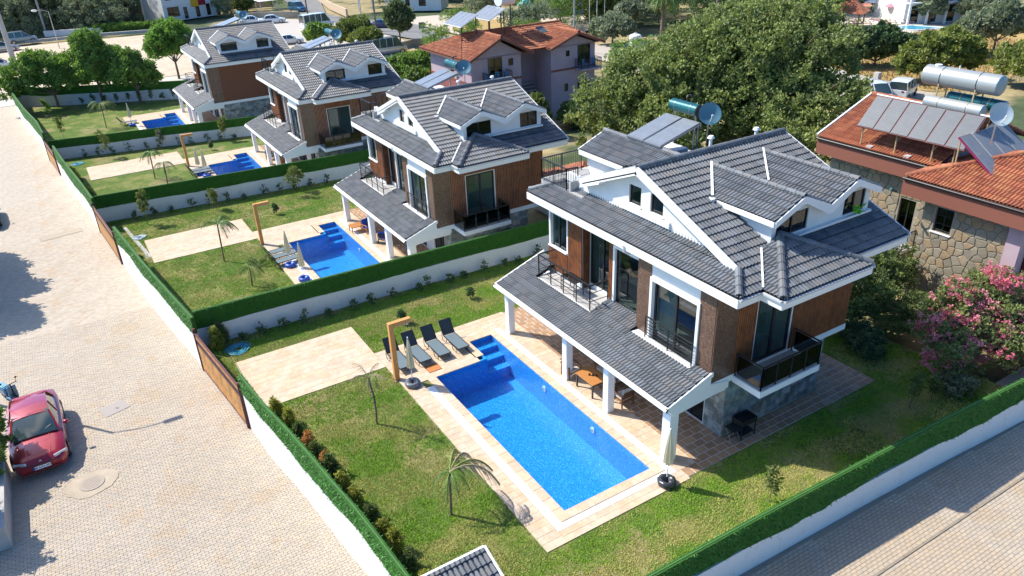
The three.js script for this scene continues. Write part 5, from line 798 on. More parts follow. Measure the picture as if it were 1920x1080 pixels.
// ---------------------------------------------------------------- stone house at the right
M.lilacT = M.lilac; M.stoneMortar = std([.3, .265, .21], .95);
function cells(w, h, step) {                               // irregular stones: voronoi cells of a jittered grid
  const S0 = [], nx = Math.round(w / step), ny = Math.round(h / step); for (let j = -1; j <= ny; j++) for (let i = -1; i <= nx; i++) S0.push([(i + .5 + (j & 1) * .5 + rr(-.36, .36)) * w / nx, (j + .5 + rr(-.36, .36)) * h / ny]);
  const out = []; S0.forEach((s, i) => {
    if (s[0] < 0 || s[0] > w || s[1] < 0 || s[1] > h) return; let P = [[0, 0], [w, 0], [w, h], [0, h]];
    S0.forEach((t, j) => { if (i === j) return; const dx = t[0] - s[0], dy = t[1] - s[1], d2 = dx * dx + dy * dy; if (d2 > 9 * step * step) return; const c = (s[0] + t[0]) / 2 * dx + (s[1] + t[1]) / 2 * dy, Q = []; for (let k = 0; k < P.length; k++) { const a = P[k], b = P[(k + 1) % P.length], fa = a[0] * dx + a[1] * dy - c, fb = b[0] * dx + b[1] * dy - c; if (fa <= 0) Q.push(a); if ((fa <= 0) !== (fb <= 0)) { const t2 = fa / (fa - fb); Q.push([lerp(a[0], b[0], t2), lerp(a[1], b[1], t2)]); } } P = Q; });
    if (P.length > 2) out.push([s, P]);
  }); return out;
}
function stoneWall(parent, name, q, w, h, step, holes = []) {
  const bk = mesh(name, [wallGeo(w, h, holes, .3).applyMatrix4(q)], M.stoneMortar, parent);
  for (const [s, P] of cells(w, h, step)) {
    const c = P.reduce((a, p) => [a[0] + p[0] / P.length, a[1] + p[1] / P.length], [0, 0]);
    let PP = P; for (const o of holes) { if (c[0] > o[0] && c[0] < o[1] && c[1] > o[2] && c[1] < o[3]) { PP = []; break; }
      const sd = [[o[0] - c[0] - .0, [-1, 0, -o[0] + .08]], [c[0] - o[1], [1, 0, o[1] + .08]], [o[2] - c[1], [0, -1, -o[2] + .08]], [c[1] - o[3], [0, 1, o[3] + .08]]].sort((x, y) => y[0] - x[0])[0][1];
      const Q = []; for (let k = 0; k < PP.length; k++) { const a = PP[k], b = PP[(k + 1) % PP.length], fa = sd[0] * a[0] + sd[1] * a[1] - sd[2], fb = sd[0] * b[0] + sd[1] * b[1] - sd[2]; if (fa >= 0) Q.push(a); if ((fa >= 0) !== (fb >= 0)) { const t = fa / (fa - fb); Q.push([lerp(a[0], b[0], t), lerp(a[1], b[1], t)]); } }
      const hit = PP.some(p => p[0] > o[0] - .08 && p[0] < o[1] + .08 && p[1] > o[2] - .08 && p[1] < o[3] + .08); if (hit) PP = Q; }
    if (PP.length < 3) continue; { const cp = PP.slice(); P.length = 0; P.push(...cp); } { const n2 = P.length, cx = P.reduce((s2, p) => s2 + p[0], 0) / n2, cy = P.reduce((s2, p) => s2 + p[1], 0) / n2; c[0] = cx; c[1] = cy; }
    const sh = (k, z) => P.map(p => { const d = Math.hypot(p[0] - c[0], p[1] - c[1]) || 1, f = Math.max(.2, 1 - k / d); return V(c[0] + (p[0] - c[0]) * f, c[1] + (p[1] - c[1]) * f, z); });
    const z1 = .03 + rr(0, .025), A = sh(.018, .0), Bq = sh(.028, z1 * .8), C = sh(.06, z1), L = [], cc = V(c[0], c[1], z1 + rr(0, .008));
    for (let i = 0; i < P.length; i++) { const j = (i + 1) % P.length; L.push([A[i], A[j], Bq[j]], [A[i], Bq[j], Bq[i]], [Bq[i], Bq[j], C[j]], [Bq[i], C[j], C[i]], [C[i], C[j], cc]); }
    mesh('stone', [tris(L).applyMatrix4(q)], M.stones[Math.floor(rnd() * M.stones.length)], bk);
  } return bk;
}
{ const h = thing('stone_house', 'stone faced house with orange tiled roof and rooftop tanks at the right edge', 'house');
  const gy = -.4;
  stoneWall(h, 'stone_wall', frameM('W', 24, gy, -2.95), 4.1, 5.9, .43, [[.62, 1.5, 4.25, 5.5]]);
  stoneWall(h, 'stone_wall', frameM('W', 26, gy, -10), 7.05, 6.0, .45, [[4.6, 5.5, 2.2, 4.6]]);
  mesh('wall', [wallGeo(2.2, 5.9, [], .3).applyMatrix4(frameM('N', 26.2, gy, -2.95)), wallGeo(10, 6, [], .3).applyMatrix4(frameM('N', 36, gy, -10))], M.stone, h);
  glazed(h, 'window', frameM('W', 24, gy, -2.95), .62, 1.5, 4.25, 5.5, { d: .14, f: .05, bars: [4.66, 5.08], mat: M.black, sill: true });
  glazed(h, 'balcony_door', frameM('W', 26, gy, -10), 4.6, 5.5, 2.2, 4.6, { d: .14, f: .06, mat: M.black });
  const bl = mesh('balcony_slab', [box(24.9, 25.99, 1.6, 1.75, -5.9, -4.1)], M.concrete, h); railing(h, [V(25.95, 1.75, -5.85), V(24.95, 1.75, -5.85), V(24.95, 1.75, -4.15), V(25.95, 1.75, -4.15)], .95, { balusters: true, mat: M.black });
  mesh('pillar', [box(23.85, 24.5, gy, 5.5, 1.16, 1.8)], M.lilac, h);
  mesh('wall', [box(24.8, 34, gy, 5.5, 1.9, 2.2), box(34, 34.3, gy, 5.5, -10, 2.2)], M.lilac, h);
  mesh('door_reveal', [box(24.5, 24.8, gy, 5.4, 1.84, 2.1)], M.maroon, h);
  mesh('eave_band', [box(23.3, 24.1, 5.45, 6.28, -3.9, 3.3), box(25.3, 26.2, 5.55, 6.4, -10.6, -3.9)], M.brownTrim, h);
  mesh('soffit', [box(23.32, 34.4, 5.47, 5.55, -3.88, 3.28), box(25.32, 34.4, 5.57, 5.65, -10.58, -3.9)], M.brownTrim, h);
  mesh('gutter', [tube([V(23.24, 6.28, 3.3), V(23.24, 6.3, -3.9)], .07, 2, 8)], M.black, h); mesh('gutter', [tube([V(25.24, 6.42, -3.9), V(25.24, 6.42, -10.6)], .07, 2, 8)], M.black, h);
  mesh('rain_spout', [cyl(0, 0, .55, 0, .07).rotateZ(1.1).translate(23.2, 5.55, -4.1)], M.solarGreen, h);
  const k = .38, P = (x, z, x0, y0) => V(x, y0 + (x - x0) * k, z);
  const A0 = 6.34, r1 = [P(23.3, 3.3, 23.3, A0), P(23.3, -3.9, 23.3, A0), P(26.9, -.3, 23.3, A0), P(26.9, 3.3, 23.3, A0)], hip = [V(23.3, A0, -3.9), V(30.5, A0, -3.9), V(26.9, A0 + 3.6 * k, -.3)];
  const r2 = [P(25.3, -3.5, 25.3, 6.46), P(25.3, -10.6, 25.3, 6.46), P(29.8, -10.6, 25.3, 6.46), P(29.8, -3.5, 25.3, 6.46)], r3 = [V(29.8, 6.46 + 4.5 * k, -3.5), V(29.8, 6.46 + 4.5 * k, -10.6), V(34.4, 6.4, -10.6), V(34.4, 6.4, -3.5)], r4 = [V(26.9, A0 + 3.6 * k, 3.3), V(26.9, A0 + 3.6 * k, -.3), V(30.5, A0, -3.9), V(34.4, A0 - .6, -3.9), V(34.4, A0 - .6, 3.3)];
  layRoof('roof', h, [r1, hip, r2, r3], std([.2, .08, .05], .9), M.terras, { single: 230, w: .34, l: .42, amp: .085, lip: .05, caps: [[V(23.4, A0 + .08, -3.8), V(26.9, A0 + 3.6 * k + .06, -.3), .13], [V(29.8, 8.25, -10.6), V(29.8, 8.25, -3.5), .13]] });
  mesh('gable_wall', [extr([[24, 5.5], [34, 5.5], [34, 6.2], [29.8, 8.0], [25.6, 6.4]], .2).translate(0, 0, -3.9), extr([[26, 5.6], [34, 5.6], [34, 6.2], [29.8, 8.0], [26, 6.55]], .2).translate(0, 0, -10.4)], M.plaster, h);
  mesh('verge_pipe', [bar(V(25.3, 6.6, -10.66), V(29.8, 8.3, -10.66), .1, .1)], M.white, h);
  // array of six panels on legs, standing on the roof
  const s = thing('solar_array', 'row of six weathered grey solar panels propped over the orange roof of the stone house', 'solar panels');
  for (let i = 0; i < 6; i++) { const z = -7.75 + i * .98, dz = -.02, p = mesh('solar_panel', [bar(V(25.25, 7.62, z), V(26.75, 8.98, z - .1), .95, .08)], M.panelRed ??= std([.16, .05, .05], .6), s); mesh('panel_glass', [bar(V(25.24, 7.69, z), V(26.68, 9.0, z - .1), .87, .03)], M.panelOld ??= mapped(T.panel, .5, { color: new THREE.Color().setRGB(.52, .56, .6) }), p); }
  mesh('stand', [-8, -6, -4, -2.9].flatMap(z => [bar(V(25.5, 6.5, z), V(25.5, 7.75, z), .06), bar(V(26.9, 7.0, z), V(26.6, 8.85, z), .06), bar(V(25.5, 7.2, z), V(26.8, 8.0, z), .04)]), M.rustPost ??= std([.4, .3, .16], .7), s); mesh('header_pipe', [bar(V(26.8, 9.06, -8.4), V(26.8, 9.06, -2.3), .09, .09, true)], M.white, s);
  for (const z of [-7.4, -5.2, -3.2]) mesh('concrete_foot', [box(25.35, 25.65, 6.5, 6.68, z - .15, z + .15)], M.concrete, s);
  const tank = (name, label, y, x, z0, z1, r, strap) => { const t = thing(name, label, 'water tank'), c = (z) => z; mesh('tank_body', [cyl(0, 0, z1 - z0, 0, r, r, 36).rotateX(Math.PI / 2).translate(x, y, z0)], M.tankW ??= std([.35, .365, .35], .42, { metalness: .25 }), t); for (const [z, s] of [[z0, -1], [z1, 1]]) mesh('end_cap', [new THREE.SphereGeometry(r, 28, 10, 0, 6.3, 0, Math.PI / 2).scale(1, .28, 1).rotateX(s * Math.PI / 2).translate(x, y, z)], M.tankB ??= std([.26, .35, .39], .4, { metalness: .25 }), t); mesh('strap', [.25, .75].map(k => new THREE.TorusGeometry(r + .006, .016, 6, 36).translate(x, y, lerp(z0, z1, k))), strap, t); mesh('cradle', [.25, .75].flatMap(k => { const z = lerp(z0, z1, k); return [bar(V(x - r * .8, y - r * .55, z), V(x - r * .9, y - r - 1.1, z), .06), bar(V(x + r * .8, y - r * .55, z), V(x + r * .9, y - r - 1.0, z), .06), bar(V(x - r * .85, y - r - .05, z), V(x + r * .85, y - r - .05, z), .06)]; }), M.rustPost, t); return t; };
  const big = tank('water_tank', 'largest grey water tank lying highest on the stone house roof', 10.3, 27.9, -6.5, -2.75, .5, M.charcoal); mesh('hatch', [cyl(27.9, 10.78, 10.86, -6.0, .17)], M.white, big); mesh('valve', [cyl(27.9, 10.78, 10.95, -4.9, .03)], M.white, big);
  tank('water_tank', 'smaller pale grey water tank with rust straps below the large tank', 9.15, 27.05, -5.75, -2.85, .33, M.rustPost);
  tank('water_tank', 'slim blue green water tank half hidden behind the smaller pale tank', 9.3, 28.1, -5.2, -2.4, .3, M.rustPost).children[0].material = M.solarGreen;
  satDish('pale satellite dish on a curved white arm beside the rooftop tanks', 25.6, 9.55, -1.35, .55, -.55, std([.42, .5, .52], .5));
  const a = thing('solar_array', 'solar panel array with a maroon edge on the nearer orange roof at the right edge', 'solar panels'), Q = (x, t) => V(x, lerp(8.35, 6.95, t), lerp(-2.55, -.65, t));
  for (let i = 0; i < 4; i++) { const x = 25.3 + i * 1.0; const p = mesh('solar_panel', [bar(Q(x, 0), Q(x, 1), .98, .08)], i ? M.white : M.magenta ??= std([.25, .02, .08], .5), a); mesh('panel_glass', [bar(Q(x, .02).add(V(0, .06, .03)), Q(x, .98).add(V(0, .06, .03)), .9, .03)], M.panelOld2 ??= mapped(T.panel, .35, { color: new THREE.Color().setRGB(1.2, 1.25, 1.28) }), p); }
  mesh('stand', [25, 27, 28.8].flatMap(x => [bar(V(x, 7.1, -2.5), Q(x, .02), .06), bar(V(x, 6.5, -.7), Q(x, .98), .06)]), M.rustPost, a);
}

// ---------------------------------------------------------------- lilac apartment house
{ const h = thing('apartment_house', 'lilac apartment house with orange hipped roofs and blue chairs on its balconies', 'apartment house'), g = -2.3, zf = -50;
  const wing = (x0, x1, ops) => mesh('wall', [wallGeo(x1 - x0, 7.7, ops, .25).applyMatrix4(frameM('S', x0, g, zf))], M.lilac, h);
  const opsL = [[1.9, 3.6, 5.6, 7.6], [4.3, 4.9, 6.6, 7.3], [1.9, 3.6, 2.2, 4.5], [4.3, 4.9, 3.2, 4.0]], opsR = [[3.4, 5.1, 5.5, 7.6], [1.9, 2.4, 6.6, 7.2], [1.7, 2.2, 3.0, 3.8], [3.4, 4.2, 1.6, 3.9], [4.4, 5.1, 2.0, 3.9], [1.7, 2.2, -.0 + .6, 1.4]];
  wing(24.2, 30.0, opsL); wing(33.7, 39.4, opsR);
  mesh('wall', [wallGeo(9, 7.7, [[4.5, 5.3, 5.3, 6.2]], .25).applyMatrix4(frameM('W', 24.2, g, zf - 9)), wallGeo(9, 7.7, [], .25).applyMatrix4(frameM('E', 39.4, g, zf)), wallGeo(15.2, 7.7, [], .25).applyMatrix4(frameM('N', 39.4, g, zf - 9)), wallGeo(3.7, 7.7, [], .25).applyMatrix4(frameM('S', 30, g, zf - 3.2)), wallGeo(3.2, 7.7, [], .25).applyMatrix4(frameM('E', 30, g, zf)), wallGeo(3.2, 7.7, [], .25).applyMatrix4(frameM('W', 33.7, g, zf - 3.2))], M.lilac, h);
  for (const [x0, ops] of [[24.2, opsL], [33.7, opsR]]) for (const o of ops) glazed(h, o[1] - o[0] > 1 ? 'balcony_door' : 'window', frameM('S', x0, g, zf), ...o, { d: .12, f: .05, n: o[1] - o[0] > 1 ? 2 : 1, mat: M.black, curtain: o[1] - o[0] > 1 ? [[o[0] + .1, o[0] + .6, M.sage]] : undefined });
  glazed(h, 'window', frameM('W', 24.2, g, zf - 9), 4.5, 5.3, 5.3, 6.2, { d: .1, n: 1 });
  mesh('floor_band', [box(24.15, 30.02, 2.9, 3.1, zf + .002, zf + .05), box(33.68, 39.45, 2.9, 3.1, zf + .002, zf + .05), box(24.1, 24.19, 2.9, 3.1, zf - 9, zf)], M.brownTrim, h);
  mesh('lower_wall', [box(24.12, 24.19, g, 2.89, zf - 9, zf)], std([.3, .1, .09], .9), h);
  for (const [x0, x1, y, s] of [[25.4, 28.2, 3.1, 0], [36.7, 39.4, 3.0, 0]]) { mesh('balcony_slab', [box(x0, x1, y - .18, y, zf + .05, zf + 1.3)], M.lilac, h); railing(h, [V(x0 + .05, y, zf + .1), V(x0 + .05, y, zf + 1.25), V(x1 - .05, y, zf + 1.25), V(x1 - .05, y, zf + .1)], .95, { balusters: true, mat: M.black }); }
  for (let i = 0; i < 12; i++) mesh('stair_step', [box(30.4, 33.3, g + i * .34, g + .12 + i * .34, zf - .6 - i * .22, zf - .25 - i * .22)], M.concrete, h); mesh('stair_wall', [slab([V(30.35, g + 1, zf - .3), V(30.35, g + 5, zf - 3), V(30.2, g + 5, zf - 3), V(30.2, g + 1, zf - .3)], .7)], M.concrete, h);
  // roofs: main hip with two front gables
  const y0 = 5.45, rid = 7.0, cx = [27.3, 36.6], e0 = 23.4, e1 = 40.2, zb = zf - 10, zm = zf - 4.5, f = zf + .9, gyA = [7.3, 6.75];
  const polys = [];
  for (const c of cx) { const hw = c === 27.3 ? 3.7 : 3.5, gy2 = gyA[cx.indexOf(c)]; polys.push([V(c - hw, y0, f), V(c, gy2, f), V(c, gy2, zm), V(c - hw, y0, zm + 0)], [V(c + hw, y0, f), V(c, gy2, f), V(c, gy2, zm), V(c + hw, y0, zm)]); }
  const zs = zf - .2; polys.push([V(e0, y0, zs), V(e1, y0, zs), V(e1 - 2.4, rid + .1, zm), V(e0 + 2.4, rid + .1, zm)], [V(e0, y0, zb), V(e1, y0, zb), V(e1 - 2.4, rid + .1, zm), V(e0 + 2.4, rid + .1, zm)], [V(e0, y0, zs), V(e0, y0, zb), V(e0 + 2.4, rid + .1, zm)], [V(e1, y0, zs), V(e1, y0, zb), V(e1 - 2.4, rid + .1, zm)]);
  layRoof('roof', h, polys, std([.2, .08, .05], .9), M.terras, { w: .36, l: .42, amp: .08, lip: .05, single: 0, caps: [...cx.map((c, i) => [V(c, gyA[i] + .06, f), V(c, gyA[i] + .06, zm), .13]), [V(e0 + 2.4, rid + .16, zm), V(e1 - 2.4, rid + .16, zm), .14]] });
  for (const c of cx) { const gy2 = gyA[cx.indexOf(c)]; mesh('gable_wall', [extr([[c - 2.9, y0 - .1], [c + 2.9, y0 - .1], [c, gy2 - .35]], .2).translate(0, 0, zf - .2)], M.lilac, h); const hw = c === 27.3 ? 3.7 : 3.5; mesh('verge_board', [bar(V(c - hw, y0 - .08, f + .03), V(c, gy2 - .08, f + .03), .06, .24)], M.brownTrim, h); mesh('verge_board', [bar(V(c + hw, y0 - .08, f + .03), V(c, gy2 - .08, f + .03), .06, .24)], M.brownTrim, h); }
  mesh('soffit', [flat([[e0, zs], [e1, zs], [e1, zb], [e0, zb]], y0 - .08, .1)], M.brownTrim, h); mesh('roof_light', [bar(V(34.0, 6.75, zf - 1.6), V(34.0, 7.2, zf - 2.6), .9, .08)], M.panelOld, h);
  const ac = thing('air_conditioner', 'white air conditioner unit on the side wall of the lilac apartment house', 'air conditioner'); mesh('case', [rbox(23.8, 24.18, 4.2, 4.8, zf - 3.2, zf - 2.3, .03)], M.white, ac); mesh('fan_grille', [new THREE.TorusGeometry(.22, .02, 6, 20).rotateY(Math.PI / 2).translate(23.79, 4.5, zf - 2.85)], M.grey, ac);
  for (let k = 0; k < 2; k++) { const a = thing('solar_array', `grey solar panel array on the lilac apartment house roof, ${k ? 'nearer the white tank' : 'left one of two'}`, 'solar panels'), x = 25.2 + k * 3.3; for (let i = 0; i < 4; i++) { const p = mesh('solar_panel', [bar(V(x - .2, 8.0 + k * .3, zf - 3.6 - i * .95), V(x + 1.9, 9.0 + k * .3, zf - 3.6 - i * .95), .9, .07)], M.white, a); mesh('panel_glass', [bar(V(x - .16, 8.06 + k * .3, zf - 3.6 - i * .95), V(x + 1.86, 9.04 + k * .3, zf - 3.6 - i * .95), .82, .03)], M.panelGlass, p); } mesh('stand', [bar(V(x + 1.7, 6.6, zf - 3.4), V(x + 1.7, 8.9 + k * .3, zf - 3.4), .08), bar(V(x + 1.7, 6.6, zf - 6.6), V(x + 1.7, 8.9 + k * .3, zf - 6.6), .08), bar(V(x, 6.6, zf - 3.4), V(x, 8.0 + k * .3, zf - 3.4), .08)], M.charcoal, a); }
  const t = thing('water_tank', 'white round ended water tank standing on the lilac apartment house roof', 'water tank'); mesh('tank_body', [cyl(0, -1, 1, 0, .62, .62, 30).rotateZ(Math.PI / 2).rotateY(.2).translate(31.4, 10.0, zf - 5)], M.white, t); mesh('cradle', [bar(V(30.8, 6.5, zf - 5), V(30.8, 9.5, zf - 5), .1), bar(V(32, 6.5, zf - 5), V(32, 9.5, zf - 5), .1)], M.charcoal, t);
  // plastic chairs on the balconies
  function plasticChair(label, x, y, z, turn) { const c = thing('plastic_chair', label, 'chair', x, y, z, turn, 'blue plastic chairs on the balconies'); mesh('seat', [rbox(-.22, .22, .4, .44, -.22, .22, .015)], M.chairBlue ??= std([.05, .3, .52], .4), c); mesh('backrest', [rbox(-.22, .22, .44, .86, -.25, -.21, .015)], M.chairBlue, c); for (const [a, b] of [[-.19, -.19], [.19, -.19], [-.19, .19], [.19, .19]]) mesh('leg', [bar(V(a, 0, b), V(a * .95, .4, b * .95), .035, .035)], M.chairBlue, c); return c; }
  const pc = plasticChair('blue plastic chair at the left end of the left balcony', 25.85, 3.1, zf + .65, .4); dup(pc, 'blue plastic chair in the middle of the left balcony', 26.9, 3.1, zf + .6, -.2); dup(pc, 'blue plastic chair at the right end of the left balcony', 27.75, 3.1, zf + .65, -.5); dup(pc, 'blue plastic chair at the left end of the right balcony', 37.6, 3.0, zf + .65, .3); dup(pc, 'blue plastic chair at the right end of the right balcony', 38.8, 3.0, zf + .6, -.5);
}
// ---------------------------------------------------------------- vehicles
M.carGlass = new THREE.MeshPhysicalMaterial({ color: new THREE.Color().setRGB(.035, .06, .066), roughness: .06, clearcoat: 1, clearcoatRoughness: .03 });
M.lamp = new THREE.MeshPhysicalMaterial({ color: new THREE.Color().setRGB(.55, .58, .6), roughness: .12, clearcoat: 1 }); M.tail = std([.3, .01, .01], .25);
const paint = (c, m = .25) => new THREE.MeshPhysicalMaterial({ color: new THREE.Color().setRGB(...c), roughness: .35, metalness: m, clearcoat: 1, clearcoatRoughness: .06 });
function loft(rings, capA = true, capB = true) {            // rings of equal length, open section left->right
  const L = []; for (let i = 0; i + 1 < rings.length; i++) for (let j = 0; j + 1 < rings[i].length; j++) { const a = rings[i][j], b = rings[i][j + 1], c = rings[i + 1][j + 1], d = rings[i + 1][j]; L.push([a, b, c], [a, c, d]); }
  const cap = (r, f) => { for (let j = 1; j + 1 < r.length; j++) L.push(f ? [r[0], r[j + 1], r[j]] : [r[0], r[j], r[j + 1]]); }; if (capA) cap(rings[0], false); if (capB) cap(rings.at(-1), true);
  let g = tris(L); g.deleteAttribute('normal'); g = mergeVertices(g, 1e-4); return toCreasedNormals(g, .6);
}
// spec: W width, st [z, yLow, yShoulder, yTop, half] along the body (front last, +z), gh [[z, yBase, yRoof, halfBase, halfRoof]...]
function car(name, label, cat, x, y, z, turn, s, spec, color, o = {}) {
  const c = thing(name, label, cat, x, y, z, turn, o.group); c.scale.setScalar(s);
  const ring = ([z2, lo, sh, tp, w]) => [V(-w * .9, lo, z2), V(-w * .985, lo + (sh - lo) * .3, z2), V(-w, lo + (sh - lo) * .62, z2), V(-w * .96, sh - .03, z2), V(-w * .86, sh + (tp - sh) * .45, z2), V(-w * .55, tp - .015, z2), V(0, tp, z2), V(w * .55, tp - .015, z2), V(w * .86, sh + (tp - sh) * .45, z2), V(w * .96, sh - .03, z2), V(w, lo + (sh - lo) * .62, z2), V(w * .985, lo + (sh - lo) * .3, z2), V(w * .9, lo, z2)];
  mesh('body', [loft(spec.st.map(ring))], color, c);
  const G = spec.gh, gl = []; const P = (g, k, t) => V(k * lerp(g[3], g[4], t), lerp(g[1], g[2], t), g[0]);
  // greenhouse: dark glass volume, roof skin and pillars in body colour
  const gr = (g, e) => [P(g, -1, 0), P(g, -1, .5), V(-g[4] + e, g[2] - .0, g[0]), V(0, g[2] + .035, g[0]), V(g[4] - e, g[2], g[0]), P(g, 1, .5), P(g, 1, 0)];
  mesh('windscreen', [loft(G.map(g => gr(g, .0)))], M.carGlass, c);
  const [ra, rb] = spec.roof, R0 = [], inR = (t) => { for (let i = 0; i + 1 < G.length; i++) if (t >= G[i][0] && t <= G[i + 1][0]) { const k = (t - G[i][0]) / (G[i + 1][0] - G[i][0]); return G[i].map((q, j) => lerp(q, G[i + 1][j], k)); } };
  for (let i = 0; i <= 8; i++) { const g = inR(lerp(ra, rb, i / 8)); R0.push([-1, -.97, -.8, -.4, 0, .4, .8, .97, 1].map((k, j) => V(k * (g[4] + .012), g[2] + .05 - .05 * k * k * (j % 8 ? 1 : 1.9), g[0]))); }
  mesh('roof', [loft(R0, true, true), ...R0.length ? [] : []], color, c);
  for (const k of [-1, 1]) for (const zz of spec.pillars) { const a = inR(zz[0]), b = inR(zz[1]); mesh('pillar', [bar(P(a, k, 0).add(V(k * .008, 0, 0)), P(b, k, 1).add(V(k * .008, .01, 0)), zz[2] ?? .07, .04)], color, c); }
  for (const k of [-1, 1]) for (const zz of spec.wheels) { const r = spec.r ?? .32, w = spec.W / 2 - .1; const t = mesh('wheel', [new THREE.TorusGeometry(r - .08, .085, 10, 26).rotateY(Math.PI / 2).translate(k * w, r, zz)], M.rubber, c); mesh('rim', [cyl(0, -.06, .07, 0, r - .12, r - .12, 18).rotateZ(-k * Math.PI / 2).translate(k * w, r, zz), ...[0, 1, 2, 3, 4].map(i => bar(V(k * (w + .075), r, zz), V(k * (w + .075), r + Math.cos(i * 1.257) * (r - .13), zz + Math.sin(i * 1.257) * (r - .13)), .05, .03))], M.metal, t); mesh('wheel_arch', [new THREE.TorusGeometry(r + .05, .03, 6, 20, Math.PI).rotateY(Math.PI / 2).translate(k * (spec.W / 2 - .035), r, zz)], M.black, c); }
  const f = spec.st.at(-1), b0 = spec.st[0];
  for (const k of [-1, 1]) { if (spec.lamps) mesh('headlight', [spec.lamps(k)], M.lamp, c); mesh('tail_light', [rbox(k * f[4] * .72 - .12, k * f[4] * .72 + .12, b0[2] - .12, b0[2] + .04, b0[0] - .02, b0[0] + .05, .02)], M.tail, c); if (spec.mirror) mesh('wing_mirror', [new THREE.SphereGeometry(.09, 12, 8).scale(1.25, .8, .8).translate(k * (spec.W / 2 + .1), spec.mirror[0], spec.mirror[1])], o.mirrorMat ?? color, c); }
  return c;
}
const SEDAN = { W: 1.79, st: [[-2.22, .42, .78, .86, .66], [-2.12, .3, .86, .97, .8], [-1.6, .24, .9, 1.0, .88], [-.6, .22, .9, .97, .895], [.4, .22, .88, .95, .895], [.85, .22, .86, .97, .89], [1.4, .22, .8, .9, .875], [1.85, .22, .72, .8, .83], [2.1, .24, .62, .69, .74], [2.2, .3, .52, .57, .62]], gh: [[-1.75, .98, 1.0, .66, .6], [-1.15, .95, 1.38, .74, .55], [-.3, .94, 1.46, .77, .58], [.25, .94, 1.43, .77, .57], [1.02, .95, .98, .72, .66]], roof: [-1.2, .3], pillars: [[-1.5, -1.15, .12], [-.35, -.35, .06], [.95, .28, .06]], wheels: [-1.35, 1.36], mirror: [1.0, .72], lamps: k => rbox(-.24, .24, -.05, .05, -.04, .04, .03).rotateY(k * .62).rotateX(-.2).translate(k * .62, .66, 2.04) };
const VAN = { W: 1.85, st: [[-2.15, .4, 1.0, 1.08, .82], [-2.05, .28, 1.05, 1.1, .88], [0, .25, 1.05, 1.08, .91], [1.0, .25, 1.03, 1.08, .9], [1.6, .25, .92, 1.0, .86], [2.05, .28, .72, .8, .78], [2.15, .36, .6, .64, .68]], gh: [[-2.08, 1.05, 1.78, .84, .74], [-.9, 1.06, 1.84, .86, .76], [.3, 1.06, 1.82, .86, .75], [1.28, 1.06, 1.1, .8, .72]], roof: [-2.07, .32], pillars: [[-2.0, -2.0, .2], [-1.0, -1.0, .12], [.05, .05, .1], [1.2, .34, .07]], wheels: [-1.35, 1.32], mirror: [1.12, .85], lamps: k => rbox(-.15, .15, -.12, .12, -.05, .05, .03).rotateY(k * .6).translate(k * .68, .75, 1.97) };
const BUS = { W: 2.0, r: .36, st: [[-2.95, .45, 1.2, 1.3, .9], [-2.85, .32, 1.25, 1.3, .98], [1.6, .3, 1.25, 1.3, .99], [2.2, .3, 1.15, 1.25, .95], [2.75, .32, .95, 1.05, .88], [2.95, .42, .75, .8, .76]], gh: [[-2.88, 1.28, 2.5, .93, .8], [-1, 1.28, 2.58, .95, .82], [1.35, 1.28, 2.52, .95, .8], [2.25, 1.25, 1.32, .88, .8]], roof: [-2.86, 1.4], pillars: [[-2.8, -2.8, .16], [-1.7, -1.7, .08], [-.6, -.6, .08], [.5, .5, .1], [2.1, 1.4, .08]], wheels: [-1.9, 1.9], mirror: [1.55, 1.9], lamps: k => rbox(-.15, .15, -.15, .15, -.05, .05, .03).rotateY(k * .5).translate(k * .74, .9, 2.72) };
